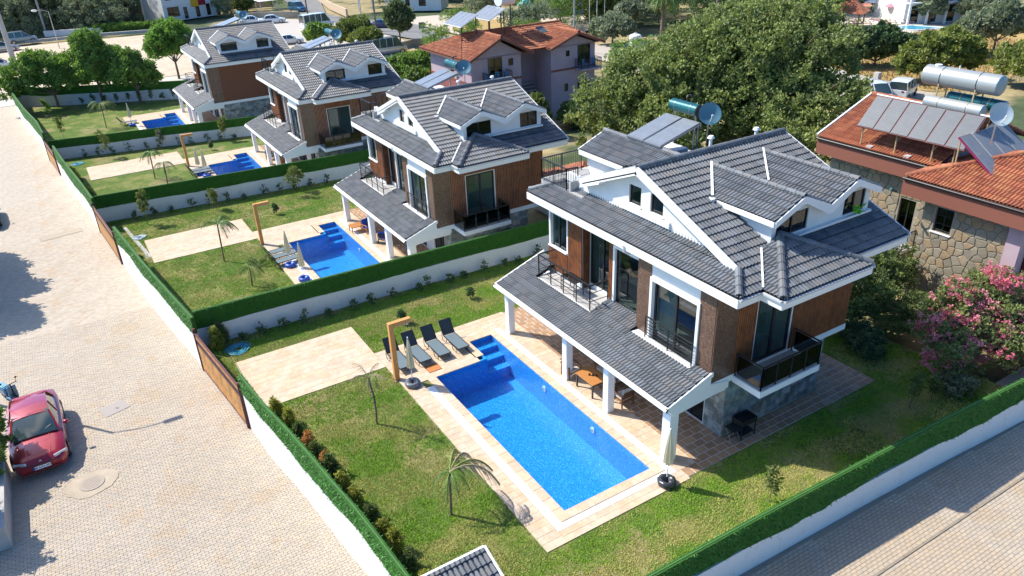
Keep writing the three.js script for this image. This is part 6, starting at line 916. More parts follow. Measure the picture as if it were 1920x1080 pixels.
// the red car
{ const red = paint([.34, .013, .026], .25), c = car('parked_car', 'dark red saloon car parked at the left edge of the street', 'car', -15.8, -.905, -16.7, 0.02, 1.18, SEDAN, red);
  mesh('grille', [rbox(-.42, .42, .5, .6, 2.12, 2.19, .02), rbox(-.6, .6, .3, .42, 2.14, 2.2, .02)], M.black, c); mesh('badge', [cyl(0, 0, .02, 0, .055, .055, 20).rotateX(Math.PI / 2).translate(0, .63, 2.13)], M.metal, c);
  mesh('rear_spoiler', [rbox(-.5, .5, 1.38, 1.41, -1.3, -1.12, .012)], red, c); mesh('wiper', [bar(V(-.5, 1.0, .98), V(.05, 1.12, .82), .02), bar(V(.1, 1.0, .98), V(.55, 1.12, .8), .02)], M.black, c);
  const cv = document.createElement('canvas'); cv.width = 256; cv.height = 56; const g = cv.getContext('2d'); g.fillStyle = '#f4f4f2'; g.fillRect(0, 0, 256, 56); g.fillStyle = '#1540a0'; g.fillRect(0, 0, 24, 56); g.fillStyle = '#111'; g.font = 'bold 46px sans-serif'; g.textAlign = 'center'; g.fillText('48 AHK 697', 140, 45); const t = new THREE.CanvasTexture(cv); t.colorSpace = THREE.SRGBColorSpace;
  const pl = new THREE.Mesh(new THREE.PlaneGeometry(.54, .115).rotateX(-.25), new THREE.MeshStandardMaterial({ map: t, roughness: .4 })); pl.position.set(0, .47, 2.235); pl.name = 'license_plate'; c.add(pl); mesh('plate_frame', [rbox(-.285, .285, -.07, .07, -.01, .004, .004).rotateX(-.25).translate(0, .468, 2.225)], M.black, c);
  mesh('bonnet_crease', [bar(V(-.42, .96, .95), V(-.34, .78, 2.0), .012), bar(V(.42, .96, .95), V(.34, .78, 2.0), .012)], red, c); mesh('door_handle', [-1, 1].map(k => rbox(k * .905 - .012, k * .905 + .012, .8, .83, -.1, .1, .008)), red, c);
  mesh('seat', [-.34, .34].map(x => rbox(x - .22, x + .22, .9, 1.12, -.3, -.15, .05)), M.grey, c);
  const sp = rbox(-.003, .003, .3, .9, -.004, .004); mesh('door_seam', [-1, 1].flatMap(k => [.75, -.35, -1.15].map(z => box(k * .897 - .004, k * .897 + .004, .3, .88, z - .006, z + .006))), M.black, c);
}
const FY = -1.85, silver = paint([.45, .47, .48], .7), whiteP = paint([.75, .75, .74], 0), blueP = paint([.03, .16, .3], .3), navy = paint([.015, .03, .12], .3), greyB = paint([.25, .34, .4], .5);
car('parked_car', 'grey car cut off by the left edge halfway up the street', 'car', -18.35, -1.45, -51, .05, 1.1, SEDAN, greyB);
car('parked_van', 'pale blue grey car parked at the far left edge, behind the grey pole', 'car', -13.6, FY, -160, 1.75, 1.2, VAN, greyB);
car('parked_car', 'silver car partly behind the leaning pole at the left edge', 'car', -16.9, FY, -151, 1.7, 1.2, SEDAN, silver);
car('parked_car', 'white car low at the left edge by the yard trees', 'car', -17.4, FY, -131, 1.65, 1.15, SEDAN, whiteP);
car('parked_car', 'light silver saloon parked by the hedge in front of the white building', 'car', 11.2, FY, -153.5, -.9, 1.15, SEDAN, silver);
car('parked_car', 'white car in the car park, the left one of two above the farthest roof', 'car', 27.8, FY, -151, 1.3, 1.15, SEDAN, whiteP); car('parked_car', 'white car in the car park, the right one of two above the farthest roof', 'car', 31.6, FY, -149, 1.3, 1.15, SEDAN, whiteP);
car('parked_car', 'white car showing its rear wheel beside the farthest villa roof', 'car', 26.2, FY, -120, 1.4, 1.1, SEDAN, whiteP);
car('moving_car', 'teal blue car driving up the asphalt road', 'car', 41.5, FY, -164, .25, 1.15, VAN, blueP); car('moving_car', 'dark blue car on the road beside the round roadside tree', 'car', 46.2, FY, -125.5, .9, 1.05, SEDAN, navy);
car('minibus', 'white minibus parked behind the third villa roof', 'minibus', 36, FY, -134, 1.75, 1.12, BUS, whiteP); car('minibus', 'silver minibus parked under the roadside tree', 'minibus', 35.6, FY, -98.2, 1.55, 1.0, BUS, silver);
car('parked_van', 'white van behind the orange stone house roof, facing the camera', 'van', 61.6, -.95, -30.8, -.5, 1.05, VAN, whiteP); car('parked_van', 'white van behind the orange stone house roof, seen from its rear side', 'van', 65.2, -.95, -30.3, 1.9, 1.1, VAN, whiteP);
{ const s = thing('motor_scooter', 'blue motor scooter parked behind the red car at the left edge', 'scooter', -16.9, -1.03, -21.4, .5); for (const z of [-.55, .6]) { const w = mesh('wheel', [new THREE.TorusGeometry(.2, .06, 8, 20).rotateY(Math.PI / 2).translate(0, .26, z)], M.rubber, s); mesh('rim', [cyl(0, -.03, .03, 0, .16).rotateZ(Math.PI / 2).translate(0, .26, z)], M.metal, w); } mesh('body', [rbox(-.16, .16, .3, .68, -.75, -.05, .08), rbox(-.17, .17, .2, .3, -.1, .4, .04), rbox(-.2, .2, .3, .95, .36, .46, .05)], blueP, s); mesh('seat', [rbox(-.14, .14, .68, .78, -.75, 0, .05)], std([.12, .33, .45], .5), s); mesh('handlebar', [bar(V(-.33, 1.05, .4), V(.33, 1.05, .4), .03), bar(V(0, .3, .58), V(0, 1.05, .4), .05)], M.black, s); mesh('wing_mirror', [-1, 1].flatMap(k => [bar(V(k * .28, 1.05, .4), V(k * .34, 1.22, .38), .012), new THREE.SphereGeometry(.06, 10, 8).scale(1, .8, .3).translate(k * .35, 1.25, .38)]), M.black, s); }

// ---------------------------------------------------------------- street furniture and marks
{ const m = thing('manhole', 'round manhole cover in a worn concrete collar in front of the red car', 'manhole', -14.2, -.845, -12.5); const pts = []; for (let i = 0; i < 30; i++) { const a = i / 30 * 6.283, r = .88 + rr(-.06, .08); pts.push([Math.cos(a) * r * 1.1, Math.sin(a) * r * .9]); } mesh('collar', [flat(pts, .012, .06)], mapped(T.concrete, .95, { color: new THREE.Color().setRGB(1.0, .86, .68) }), m); mesh('cover', [cyl(0, .021, .034, 0, .47, .47, 36), ...Array.from({ length: 7 }, (_, i) => box(-.36 + Math.abs(i - 3) * .05, .36 - Math.abs(i - 3) * .05, .034, .04, -.31 + i * .1, -.27 + i * .1))], std([.36, .3, .24], .8), m);
  const d = thing('drain_cover', 'rectangular grey concrete drain cover in the middle of the street', 'drain cover', -12.85, -.945, -17.7, .3); mesh('cover', [rbox(-.55, .55, -.02, .03, -.45, .45, .01)], std([.36, .32, .29], .9), d); mesh('lifting_ring', [new THREE.TorusGeometry(.07, .012, 6, 16).rotateX(Math.PI / 2).translate(.1, .035, .1)], M.grey, d);
  const e = thing('drain_cover', 'long pale drain slab farther up the street', 'drain cover', -13.6, -1.40, -44.5, .15); mesh('cover', [rbox(-1.3, 1.3, -.02, .03, -.4, .4, .01)], std([.4, .33, .25], .9), e); mesh('frame', [box(-1.4, 1.4, -.02, .018, -.5, .5)], std([.36, .29, .22], .9), e); }
{ const l = thing('street_lamp', 'street lamp at the left edge whose long shadow crosses the street', 'street lamp', -17.9, -.85, -21.9); mesh('lamp_post', [cyl(0, 0, 8.4, 0, .1, .06, 12)], M.metal, l); mesh('lamp_arm', [tube([V(0, 8.35, 0), V(.9, 8.75, .1), V(1.9, 8.8, .2)], .04, 10, 6)], M.metal, l); mesh('lamp_head', [rbox(1.8, 2.6, 8.74, 8.86, .08, .36, .04)], M.grey, l); }
function lampPost(label, x, z, h, arm, turn) { const l = thing('street_lamp', label, 'street lamp', x, FY, z, turn); mesh('lamp_post', [cyl(0, 0, h, 0, .09, .06, 10)], M.metal, l); mesh('lamp_arm', [tube([V(0, h - .05, 0), V(-arm * .5, h + .3, 0), V(-arm, h + .35, 0)], .045, 8, 6)], M.metal, l); mesh('lamp_head', [new THREE.SphereGeometry(.32, 14, 10).scale(1.5, .6, .8).translate(-arm - .3, h + .32, 0)], M.white, l); }
lampPost('street lamp with a white head standing in the dirt car park behind the yard trees', -8.1, -146.5, 6.4, 1.8, 0);
function pole(label, x, z, h, r = .16, mat = M.concrete) { const l = thing('utility_pole', label, 'pole', x, FY, z); mesh('pole_shaft', [cyl(0, 0, h, 0, r, r * .65, 12)], mat, l); mesh('cross_arm', [box(-.9, .9, h - .5, h - .38, -.06, .06)], M.grey, l); mesh('insulator', [-.8, 0, .8].map(k => cyl(k, h - .38, h - .2, 0, .05, .04, 8)), M.white, l); }
pole('thick grey pole standing at the left edge of the view', -15.4, -136, 17, .42); pole('grey pole in front of the dark woods at the upper left', -9.2, -168, 18, .22); pole('thin pole beside the white building with the banner', 10, -171, 16, .16); pole('tall thin pole at the bend of the asphalt road', 39.9, -152, 15, .18, M.bark); pole('brown pole beside the road, left of the round roadside tree', 43.3, -122, 14, .17, M.bark);
pole('slender pole rising behind the lilac apartment house roof', 57, -78, 12, .14); 
{ const s = thing('road_sign', 'small dark road sign on a post beside the stone retaining wall', 'sign', 45.5, FY, -106.5, -.4); mesh('post', [cyl(0, 0, 2.5, 0, .05)], M.metal, s); mesh('sign_board', [box(-.45, .45, 2.0, 2.9, .06, .1)], M.grey, s); mesh('sign_back', [box(-.5, .5, 1.95, 2.95, .03, .055)], M.charcoal, s); }
for (const [x, z, w, cols] of [[71.1, -93, 'blue', [[.02, .04, .3]]], [72.4, -92.6, 'pink and white', [[.6, .3, .4]]], [73.6, -92, 'red', [[.5, .01, .05]]]]) { const f = thing('flag_pole', `flag pole with a ${w} flag beyond the lilac apartment house`, 'flag', x, FY, z); mesh('mast', [cyl(0, 0, 7, 0, .06, .04, 8)], M.white, f); const g = new THREE.PlaneGeometry(1.9, 1.3, 10, 4), p = g.attributes.position; for (let i = 0; i < p.count; i++) p.setZ(i, .15 * Math.sin(p.getX(i) * 3)); g.translate(1.0, 6.2, 0); mesh('flag_cloth', g, std(cols[0], .8, { side: THREE.DoubleSide }), f); }

// ---------------------------------------------------------------- far ground, road and walls
const sheet = (name, L, y, mat, t = .12) => struct(name, [flat(L, y, t)], mat);
sheet('road', [[-60, -99.4], [-60, -105], [4, -104.2], [30, -97], [30, -91.5], [4, -98.6]], -1.82, std([.5, .46, .4], .9));
sheet('car_park', [[-40, -105.2], [-40, -158], [12, -152], [27, -144], [27, -99], [4, -104.6]], -1.83, M.dirt);
sheet('car_park', [[27.1, -97], [27.1, -160], [33, -160], [38, -147.8], [41.5, -141], [41.5, -131.6], [42.4, -121.6], [43.6, -112], [38, -88], [31, -86]], -1.826, std([.45, .41, .36], .9));
sheet('asphalt_road', [[46.2, -190.8], [41.4, -163.6], [38.3, -147.8], [41.9, -141.8], [41.9, -131.6], [42.8, -121.6], [44.3, -113.4], [45.8, -104], [47.5, -88], [53, -88], [50.5, -102.8], [51.0, -112.9], [52.6, -122.7], [50.6, -134.7], [45.8, -141], [44.9, -154.8], [53, -182.7], [62, -205], [50, -205]], -1.81, M.asphalt);
sheet('forecourt', [[52.8, -123], [52, -136], [62, -133], [84, -112], [76, -96], [60, -90], [53.2, -100]], -1.816, std([.5, .43, .34], .95));
sheet('dry_field', [[70, -50], [69, -31], [76, -22], [112, -26], [112, -50], [96, -54]], -.93, M.dry); sheet('dry_field', [[36, -89], [38.6, -100], [43.5, -98], [46, -88]], -1.815, M.dry); sheet('dry_field', [[54, -112], [60, -122], [72, -116], [64, -104]], -1.80, M.dry);
sheet('back_lane', [[56, -43], [57, -24], [70, -22], [68, -43]], -.95, M.paverFar); sheet('forecourt', [[58, -84], [56, -62], [70, -60], [78, -76]], -1.7, std([.42, .37, .31], .95));
{ // tufts of dry grass
  const L = []; for (let i = 0; i < 14000; i++) { const x = rr(70, 106), z = rr(-53, -26), h = rr(.12, .5); L.push([V(x - .05, -.95, z), V(x + .05, -.95, z + rr(-.06, .06)), V(x + rr(-.3, .3), -.95 + h, z + rr(-.2, .2))]); } const g = struct('grass', [tris(L)], std([.42, .3, .12], .95, { side: THREE.DoubleSide })); g.userData = { label: 'tall dry yellow grass on the field behind the white vans', category: 'grass', kind: 'stuff' }; }
function lowWall(label, pts, h, w, mat, cat = 'wall') { const t = thing('low_wall', label, cat); for (let i = 0; i + 1 < pts.length; i++) { const [a, b] = [pts[i], pts[i + 1]]; mesh('wall_section', [bar(V(a[0], a[2] + h / 2, a[1]), V(b[0], b[2] + h / 2, b[1]), w, h)], mat, t); } return t; }
lowWall('beige wall along the upper side of the asphalt road', [[53, -184, FY], [48.3, -161.2, FY], [46.6, -146, FY]], 1.6, .4, std([.55, .42, .28], .9)); lowWall('curved rubble retaining wall under the roadside tree', [[38.5, -100.5, FY], [41.5, -101.8, FY], [44.3, -100.6, FY], [45.2, -97, FY]], 1.2, .5, M.stone);
{ const w = lowWall('low wall with pillars along the lane behind the white vans', [[72.5, -49.5, -1], [69.4, -42.2, -1], [67.8, -35, -1], [68.6, -31.5, -1]], .7, .3, M.concrete); for (const [x, z] of [[67.8, -35.2], [70.6, -45.4]]) mesh('wall_pillar', [box(x - .3, x + .3, -1, .5, z - .3, z + .3)], M.concrete, w); }
lowWall('pale low kerb wall at the far side of the dirt car park', [[-40, -161, FY], [0, -158.5, FY], [12, -155, FY]], .5, .5, M.concrete); lowWall('whitewashed low wall in front of the dark woods at the upper left', [[-9.6, -166, FY], [-3, -164, FY], [.5, -162, FY]], 1.1, .4, M.wallPaint);
lowWall('dark stone terrace wall above the two white parked cars', [[26, -158, FY], [31, -158.5, FY], [38, -152, FY]], 1.4, .5, M.stone);
lowWall('long pale wall behind the white building with the banner', [[-6, -196, FY], [10, -190, FY], [40, -178, FY]], 1.6, .4, std([.5, .4, .3], .9));
{ // concrete parapet at the left edge
  const t = thing('concrete_wall', 'low whitewashed concrete wall at the lower left edge of the street', 'wall'); mesh('wall_body', [rbox(-18.8, -16.98, -1, .05, -15.3, -10.4, .04)], M.concrete, t); mesh('coping', [rbox(-18.8, -16.94, .052, .12, -15.35, -10.35, .02)], M.concrete, t); }
tree('garden_bush', 'leafy green bush at the left edge beside the red car', 'bush', -17.45, .05, -15.2, [[0, .8, 0, .85], [.25, 1.4, -.5, .75], [-.3, 1.1, .5, .8], [.15, .5, 1.1, .65]], 2400, .05, { kind: 'small', clumps: 30, dark: [.08, .16, .015], light: [.25, .38, .05], forkH: .2 });

// ---------------------------------------------------------------- far buildings
function block(name, label, cat, x, z, turn, w, d, h, mat, ops, o = {}) {
  const b = thing(name, label, cat, x, o.y ?? FY, z, turn); const q = frameM('S', -w / 2, 0, d / 2);
  mesh('wall', [wallGeo(w, h, ops, .25).applyMatrix4(q)], mat, b); mesh('wall', [wallGeo(d, h, o.side ?? [], .25).applyMatrix4(frameM('W', -w / 2, 0, -d / 2))], mat, b); mesh('wall', [wallGeo(d, h, [], .25).applyMatrix4(frameM('E', w / 2, 0, d / 2))], mat, b); mesh('wall', [wallGeo(w, h, [], .25).applyMatrix4(frameM('N', w / 2, 0, -d / 2))], mat, b);
  for (const k of ops) glazed(b, 'window', q, ...k, { d: .12, f: .08, n: k[1] - k[0] > 1.6 ? 2 : 1, mat: M.charcoal }); for (const k of o.side ?? []) glazed(b, 'window', frameM('W', -w / 2, 0, -d / 2), ...k, { d: .12, f: .08, n: 1, mat: M.charcoal });
  mesh('floor', [box(-w / 2 + .3, w / 2 - .3, .05, .1, -d / 2 + .3, d / 2 - .3)], M.concrete, b);
  if (o.flat) mesh('roof', [box(-w / 2 - .2, w / 2 + .2, h, h + .3, -d / 2 - .2, d / 2 + .2)], mat, b);
  else { const e = .7, rz = o.rise ?? 2, A = (x2, y, z2) => V(x2, h + y, z2), k = w > d; const polys = k ? [[A(-w / 2 - e, 0, d / 2 + e), A(w / 2 + e, 0, d / 2 + e), A(w / 2 - d / 3, rz, 0), A(-w / 2 + d / 3, rz, 0)], [A(-w / 2 - e, 0, -d / 2 - e), A(w / 2 + e, 0, -d / 2 - e), A(w / 2 - d / 3, rz, 0), A(-w / 2 + d / 3, rz, 0)], [A(-w / 2 - e, 0, d / 2 + e), A(-w / 2 - e, 0, -d / 2 - e), A(-w / 2 + d / 3, rz, 0)], [A(w / 2 + e, 0, d / 2 + e), A(w / 2 + e, 0, -d / 2 - e), A(w / 2 - d / 3, rz, 0)]] : [[A(-w / 2 - e, 0, d / 2 + e), A(-w / 2 - e, 0, -d / 2 - e), A(0, rz, 0)], [A(w / 2 + e, 0, d / 2 + e), A(w / 2 + e, 0, -d / 2 - e), A(0, rz, 0)], [A(-w / 2 - e, 0, d / 2 + e), A(w / 2 + e, 0, d / 2 + e), A(0, rz, 0)], [A(-w / 2 - e, 0, -d / 2 - e), A(w / 2 + e, 0, -d / 2 - e), A(0, rz, 0)]];
    layRoof('roof', b, polys, std([.2, .08, .05], .9), M.terras, { w: .7, l: .8, amp: .13, lip: .08, single: 0 }); mesh('soffit', [box(-w / 2 - e, w / 2 + e, h - .15, h - .02, -d / 2 - e, d / 2 + e)], M.brownTrim, b); }
  return b;
}
{ const b = block('white_building', 'white building with a yellow and red banner hanging on its front', 'building', 18.6, -175.5, .32, 13.2, 9, 9, M.plaster, [[.9, 3.6, .9, 2.9], [4.6, 5.5, .2, 2.6], [7.4, 8.4, .2, 2.4], [10.0, 11.0, .3, 2.7], [.9, 2.4, 4.3, 6.2], [4.4, 5.4, 4.3, 6.2], [10.0, 11.2, 4.5, 6.2]], { flat: true });
  mesh('floor_band', [box(-6.65, 6.65, 3.5, 3.62, 4.502, 4.55)], M.trim, b); mesh('corner_panel', [box(5.9, 6.65, 0, 9, 4.51, 4.6)], M.charcoal, b);
  const t = thing('banner', 'yellow and dark red banner with a round white emblem on the white building', 'banner', 18.6, FY, -175.5, .32); mesh('banner_cloth', [box(-.1, 1.65, 2.4, 8.4, 4.62, 4.65)], std([.72, .38, .02], .8), t); mesh('banner_cloth', [box(1.65, 3.4, 2.6, 8.4, 4.62, 4.65)], std([.32, .012, .03], .8), t); mesh('emblem', [cyl(0, 0, .03, 0, .75, .75, 30).rotateX(Math.PI / 2).translate(1.55, 5.6, 4.655)], M.white, t); mesh('emblem', [cyl(0, 0, .02, 0, .52, .52, 30).rotateX(Math.PI / 2).translate(1.55, 5.6, 4.69)], std([.32, .012, .03], .8), t); }
block('bungalow', 'low building with a wide orange roof and pale walls above the road bend', 'bungalow', 63.5, -146, -.7, 12, 7, 3.1, M.plaster, [[1, 2.2, 1, 2.4], [4, 5, .1, 2.4], [7, 8.6, 1, 2.4]], { rise: 1.6 });
{ const p = thing('pergola', 'white pergola terrace beside the low orange roofed building', 'pergola', 55.5, FY, -149, -.3); for (let i = 0; i < 4; i++) for (const z of [-2.5, 2.5]) mesh('post', [box(-4.5 + i * 3 - .1, -4.5 + i * 3 + .1, 0, 2.9, z - .1, z + .1)], M.white, p); mesh('beam', [-2.5, 0, 2.5].map(z => box(-4.8, 4.8, 2.904, 3.05, z - .08, z + .08)), M.white, p); mesh('rafter', Array.from({ length: 14 }, (_, i) => box(-4.6 + i * .7, -4.5 + i * .7, 3.054, 3.14, -2.8, 2.8)), M.white, p); mesh('awning', [box(-4.6, 4.6, 3.15, 3.17, -2.8, -.5)], std([.1, .3, .36], .8), p); }
block('kiosk_house', 'small house with a brown hipped roof at the top beside the road', 'house', 35.5, -187, .2, 6, 5, 2.6, M.plaster, [[1, 2, 1, 2], [3.5, 4.6, .1, 2.1]], { rise: 1.7 });
{ const u = thing('white_marquee', 'white pointed marquee on the lawn beside the road', 'marquee', 36.2, FY, -170); mesh('canopy', [new THREE.ConeGeometry(3.2, 1.6, 4).rotateY(Math.PI / 4).translate(0, 3.3, 0)], M.white, u); for (const [x, z] of [[-2, -2], [2, -2], [-2, 2], [2, 2]]) mesh('post', [cyl(x, 0, 2.6, z, .06)], M.white, u); }
{ const a = -.5, ops = [], n = 5; for (let i = 0; i < n; i++) { ops.push([1.0 + i * 3.0, 2.4 + i * 3.0, 4.0, 6.6], [1.0 + i * 3.0, 2.4 + i * 3.0, .3, 2.9], [1.0 + i * 3.0, 2.4 + i * 3.0, 7.6, 10]); }
  const b = block('hotel', 'long white hotel with rows of dark windows at the top right', 'hotel', 119.4, -60.6, a, 15.6, 10, 11, M.plaster, ops, { flat: true, y: -1.5 }); mesh('balcony_slab', [box(-7.9, 7.9, 3.35, 3.55, 5.05, 6.4), box(-7.9, 7.9, 6.95, 7.15, 5.05, 6.4)], M.trim, b); railing(b, [V(-7.7, 7.15, 6.3), V(7.7, 7.15, 6.3)], 1.0, { mat: M.brownTrim, mid: [.4, .7], post: 1.5 }); mesh('column', Array.from({ length: 6 }, (_, i) => box(-7.6 + i * 3.04 - .15, -7.6 + i * 3.04 + .15, 0, 6.94, 5.9, 6.2)).flat(), M.trim, b); }
block('villa_house', 'pale house partly visible between trees at the top centre', 'house', 86, -117, -.4, 12, 8, 6, std([.55, .6, .66], .8), [[2, 3, 3.6, 5], [5, 6, 3.6, 5], [8.4, 9.6, 3.6, 5]], { rise: 2 }); block('tiled_house', 'house with a salmon tiled roof behind the oak crown, upper right', 'house', 80, -62, -.6, 10, 7, 4, M.plaster, [[2, 3, 1, 2.4]], { rise: 2.4 }); block('tiled_house', 'small orange roofed building low behind the second villa', 'house', 19, -24.5, 0, 4.5, 6.5, 2.2, M.plaster, [[1, 2, .9, 1.8]], { rise: 1.2, y: -1.2 });
{ const g = thing('garden_gazebo', 'orange pyramid roofed gazebo beside the hotel pool', 'gazebo', 101.5, -1.3, -63.8, .4); mesh('roof', [new THREE.ConeGeometry(3.6, 2.2, 4).rotateY(Math.PI / 4).translate(0, 3.5, 0)], M.terras[0], g); for (const [x, z] of [[-1.8, -1.8], [1.8, -1.8], [-1.8, 1.8], [1.8, 1.8]]) mesh('post', [cyl(x, 0, 2.5, z, .1)], M.wood, g); }
sheet('pool_terrace', [[100, -74], [98, -56], [116, -50], [122, -66], [112, -78]], -1.35, std([.55, .5, .42], .9)); { const p = thing('hotel_pool', 'light blue hotel pool glimpsed between trees at the upper right', 'swimming pool'); mesh('water', [flat([[104, -60], [106, -55], [111, -53], [110, -58]], -1.29, .05)], std([.1, .42, .6], .1), p); mesh('coping', [[104, -60, 106, -55], [106, -55, 111, -53], [111, -53, 110, -58], [110, -58, 104, -60]].map(([a, b, c, d]) => bar(V(a, -1.28, b), V(c, -1.28, d), .4, .08)), M.white, p); }
function openUmbrella(label, x, z, r, mat, group) { const u = thing('parasol', label, 'parasol', x, -1.35, z, 0, group); mesh('canopy', [new THREE.ConeGeometry(r, .55, 10).translate(0, 2.5, 0)], mat, u); mesh('pole', [cyl(0, 0, 2.3, 0, .04)], M.white, u); }
[['white open parasol at the far left of the hotel pool terrace', 117, -74, 1.6], ['white open parasol in the middle of the hotel pool terrace', 115.5, -69.5, 1.6], ['white open parasol at the right of the hotel pool terrace', 112.5, -60.5, 1.8]].forEach(a => openUmbrella(a[0], a[1], a[2], a[3], M.white)); [['pink parasol among the loungers at the hotel pool', 112.5, -64], ['red parasol near the hotel columns', 114.5, -62.5], ['coral parasol farther along the hotel pool', 110.5, -67.5]].forEach((a, i) => openUmbrella(a[0], a[1], a[2], 1.2, std([[.6, .2, .28], [.6, .06, .07], [.65, .25, .18]][i], .8)));
for (let i = 0; i < 14; i++) { const x = 104.5 + (i % 7) * 1.15, z = -66.5 + Math.floor(i / 7) * 2.6 + (i % 7) * .75; const l = thing('sunbed', `tiny ${['white', 'pinkish', 'tan'][i % 3]} sunbed, ${ORD[i % 7]} from the left in the ${i < 7 ? 'rear' : 'front'} row on the hotel terrace`, 'sunbed', x, -1.34, z, .8 + rr(-.2, .2), 'sunbeds on the hotel terrace'); mesh('mattress', [rbox(-.35, .35, .3, .4, -.9, .5, .03), bar(V(0, .38, -.9), V(0, .8, -1.4), .66, .08)], [M.white, std([.55, .25, .3], .8), std([.6, .5, .35], .8)][i % 3], l); mesh('frame', [[-.3, -.8], [.3, -.8], [-.3, .4], [.3, .4]].map(([a, b]) => box(a - .03, a + .03, 0, .3, b - .03, b + .03)), M.white, l); }
{ const p = thing('playground_tower', 'playground tower with a green pointed roof behind the lilac apartment house', 'playground', 67, FY, -107); mesh('roof', [new THREE.ConeGeometry(1.7, 1.5, 8).translate(0, 4.4, 0)], std([.05, .32, .25], .6), p); for (const [x, z] of [[-.9, -.9], [.9, -.9], [-.9, .9], [.9, .9]]) mesh('post', [cyl(x, 0, 3.7, z, .08)], std([.5, .2, .04], .6), p); mesh('platform', [box(-1, 1, 1.4, 1.55, -1, 1)], std([.55, .3, .05], .6), p); mesh('slide', [bar(V(.9, 1.5, 0), V(3.4, .2, .6), .8, .1)], std([.6, .16, .03], .5), p); mesh('panel', [box(-.95, .95, 1.56, 2.4, .92, .98)], std([.6, .35, .03], .6), p); }
{ const t = thing('storage_tank', 'white upright plastic tank at the left edge of the oak crown', 'tank', 64.2, FY, -72.6); mesh('tank_body', [cyl(0, 0, 2.4, 0, .9, .9, 20), new THREE.SphereGeometry(.9, 20, 8, 0, 6.3, 0, 1.57).scale(1, .4, 1).translate(0, 2.4, 0)], M.white, t); mesh('lid', [cyl(0, 2.74, 2.84, 0, .25)], M.white, t); }
// a small person walking in the dry field lane: one continuous body meshed from joints
{ const p = thing('person', 'person in a pale blue top walking beyond the dry field, far upper right', 'person', 98.9, -.95, -41.8, -.6);
  const J = [[[0, 1.5, 0, .09], [0, .95, 0, .14]], [[0, 1.38, 0, .13], [0, 1.05, 0, .13]], [[-.18, 1.4, 0, .06], [-.25, 1.12, .05, .045]], [[-.25, 1.12, .05, .045], [-.22, .88, .16, .035]], [[.18, 1.4, 0, .06], [.25, 1.12, -.06, .045]], [[.25, 1.12, -.06, .045], [.24, .88, 0, .035]], [[-.09, .95, 0, .1], [-.1, .5, .12, .07]], [[-.1, .5, .12, .07], [-.1, .06, .06, .05]], [[.09, .95, 0, .1], [.1, .5, -.04, .07]], [[.1, .5, -.04, .07], [.1, .06, -.24, .05]], [[0, 1.52, 0, .05], [0, 1.58, .01, .05]], [[0, 1.64, .02, .1], [0, 1.69, .01, .1]], [[-.1, .05, .06, .045], [-.1, .04, .2, .035]], [[.1, .05, -.24, .045], [.1, .04, -.1, .035]]];
  const N = 60, mc = new MarchingCubes(N, std([.42, .28, .2], .7), false, false, 60000), S2 = 1.0; mc.isolation = 0; for (let k = 0, i = 0; k < N; k++) for (let j = 0; j < N; j++) for (let l = 0; l < N; l++, i++) { const x = (l / N * 2 - 1) * S2, y = (j / N * 2 - 1) * S2 + .9, z = (k / N * 2 - 1) * S2; let f = 1e9, acc = 0; for (const [a, b] of J) { const dx = b[0] - a[0], dy = b[1] - a[1], dz = b[2] - a[2], t = clamp(((x - a[0]) * dx + (y - a[1]) * dy + (z - a[2]) * dz) / (dx * dx + dy * dy + dz * dz + 1e-9), 0, 1), d = Math.hypot(x - a[0] - dx * t, y - a[1] - dy * t, z - a[2] - dz * t) - lerp(a[3], b[3], t); acc += Math.exp(-d * 40); } f = -Math.log(acc + 1e-30) / 40; mc.field[i] = -f; } mc.update();
  const c = mc.count, g = new THREE.BufferGeometry(), q = new Float32Array(mc.positionArray.slice(0, c * 3)); for (let i = 0; i < c; i++) { q[3 * i] *= S2; q[3 * i + 1] = q[3 * i + 1] * S2 + .9; q[3 * i + 2] *= S2; } g.setAttribute('position', new THREE.BufferAttribute(q, 3)); g.computeVertexNormals(); mesh('body', [g], std([.42, .28, .2], .7), p);
  mesh('top', [new THREE.LatheGeometry([[.17, .93], [.18, 1.1], [.2, 1.3], [.2, 1.42], [.08, 1.5]].map(q2 => new THREE.Vector2(...q2)), 16).scale(1.05, 1, .78)], std([.35, .5, .65], .9, { side: THREE.DoubleSide }), p); mesh('shorts', [new THREE.LatheGeometry([[.2, .6], [.2, .8], [.17, .97]].map(q2 => new THREE.Vector2(...q2)), 16).scale(1.1, 1, .9)], std([.5, .3, .35], .9, { side: THREE.DoubleSide }), p); mesh('hair', [new THREE.SphereGeometry(.118, 14, 10, 0, 6.3, 0, 1.5).translate(0, 1.68, -.01)], M.black, p); }

{ const w = thing('weed', 'small bright green weed growing on the ledge below the right dormer window', 'weed', 13.75, 7.93, -.0); mesh('stem', [bar(V(0, 0, 0), V(.05, .3, .08), .015)], M.turf, w); mesh('leaves', [sprigGeo(14, .3, .16, .1).translate(.05, .25, .08)], std([.16, .5, .03], .7, { side: THREE.DoubleSide }), w); }
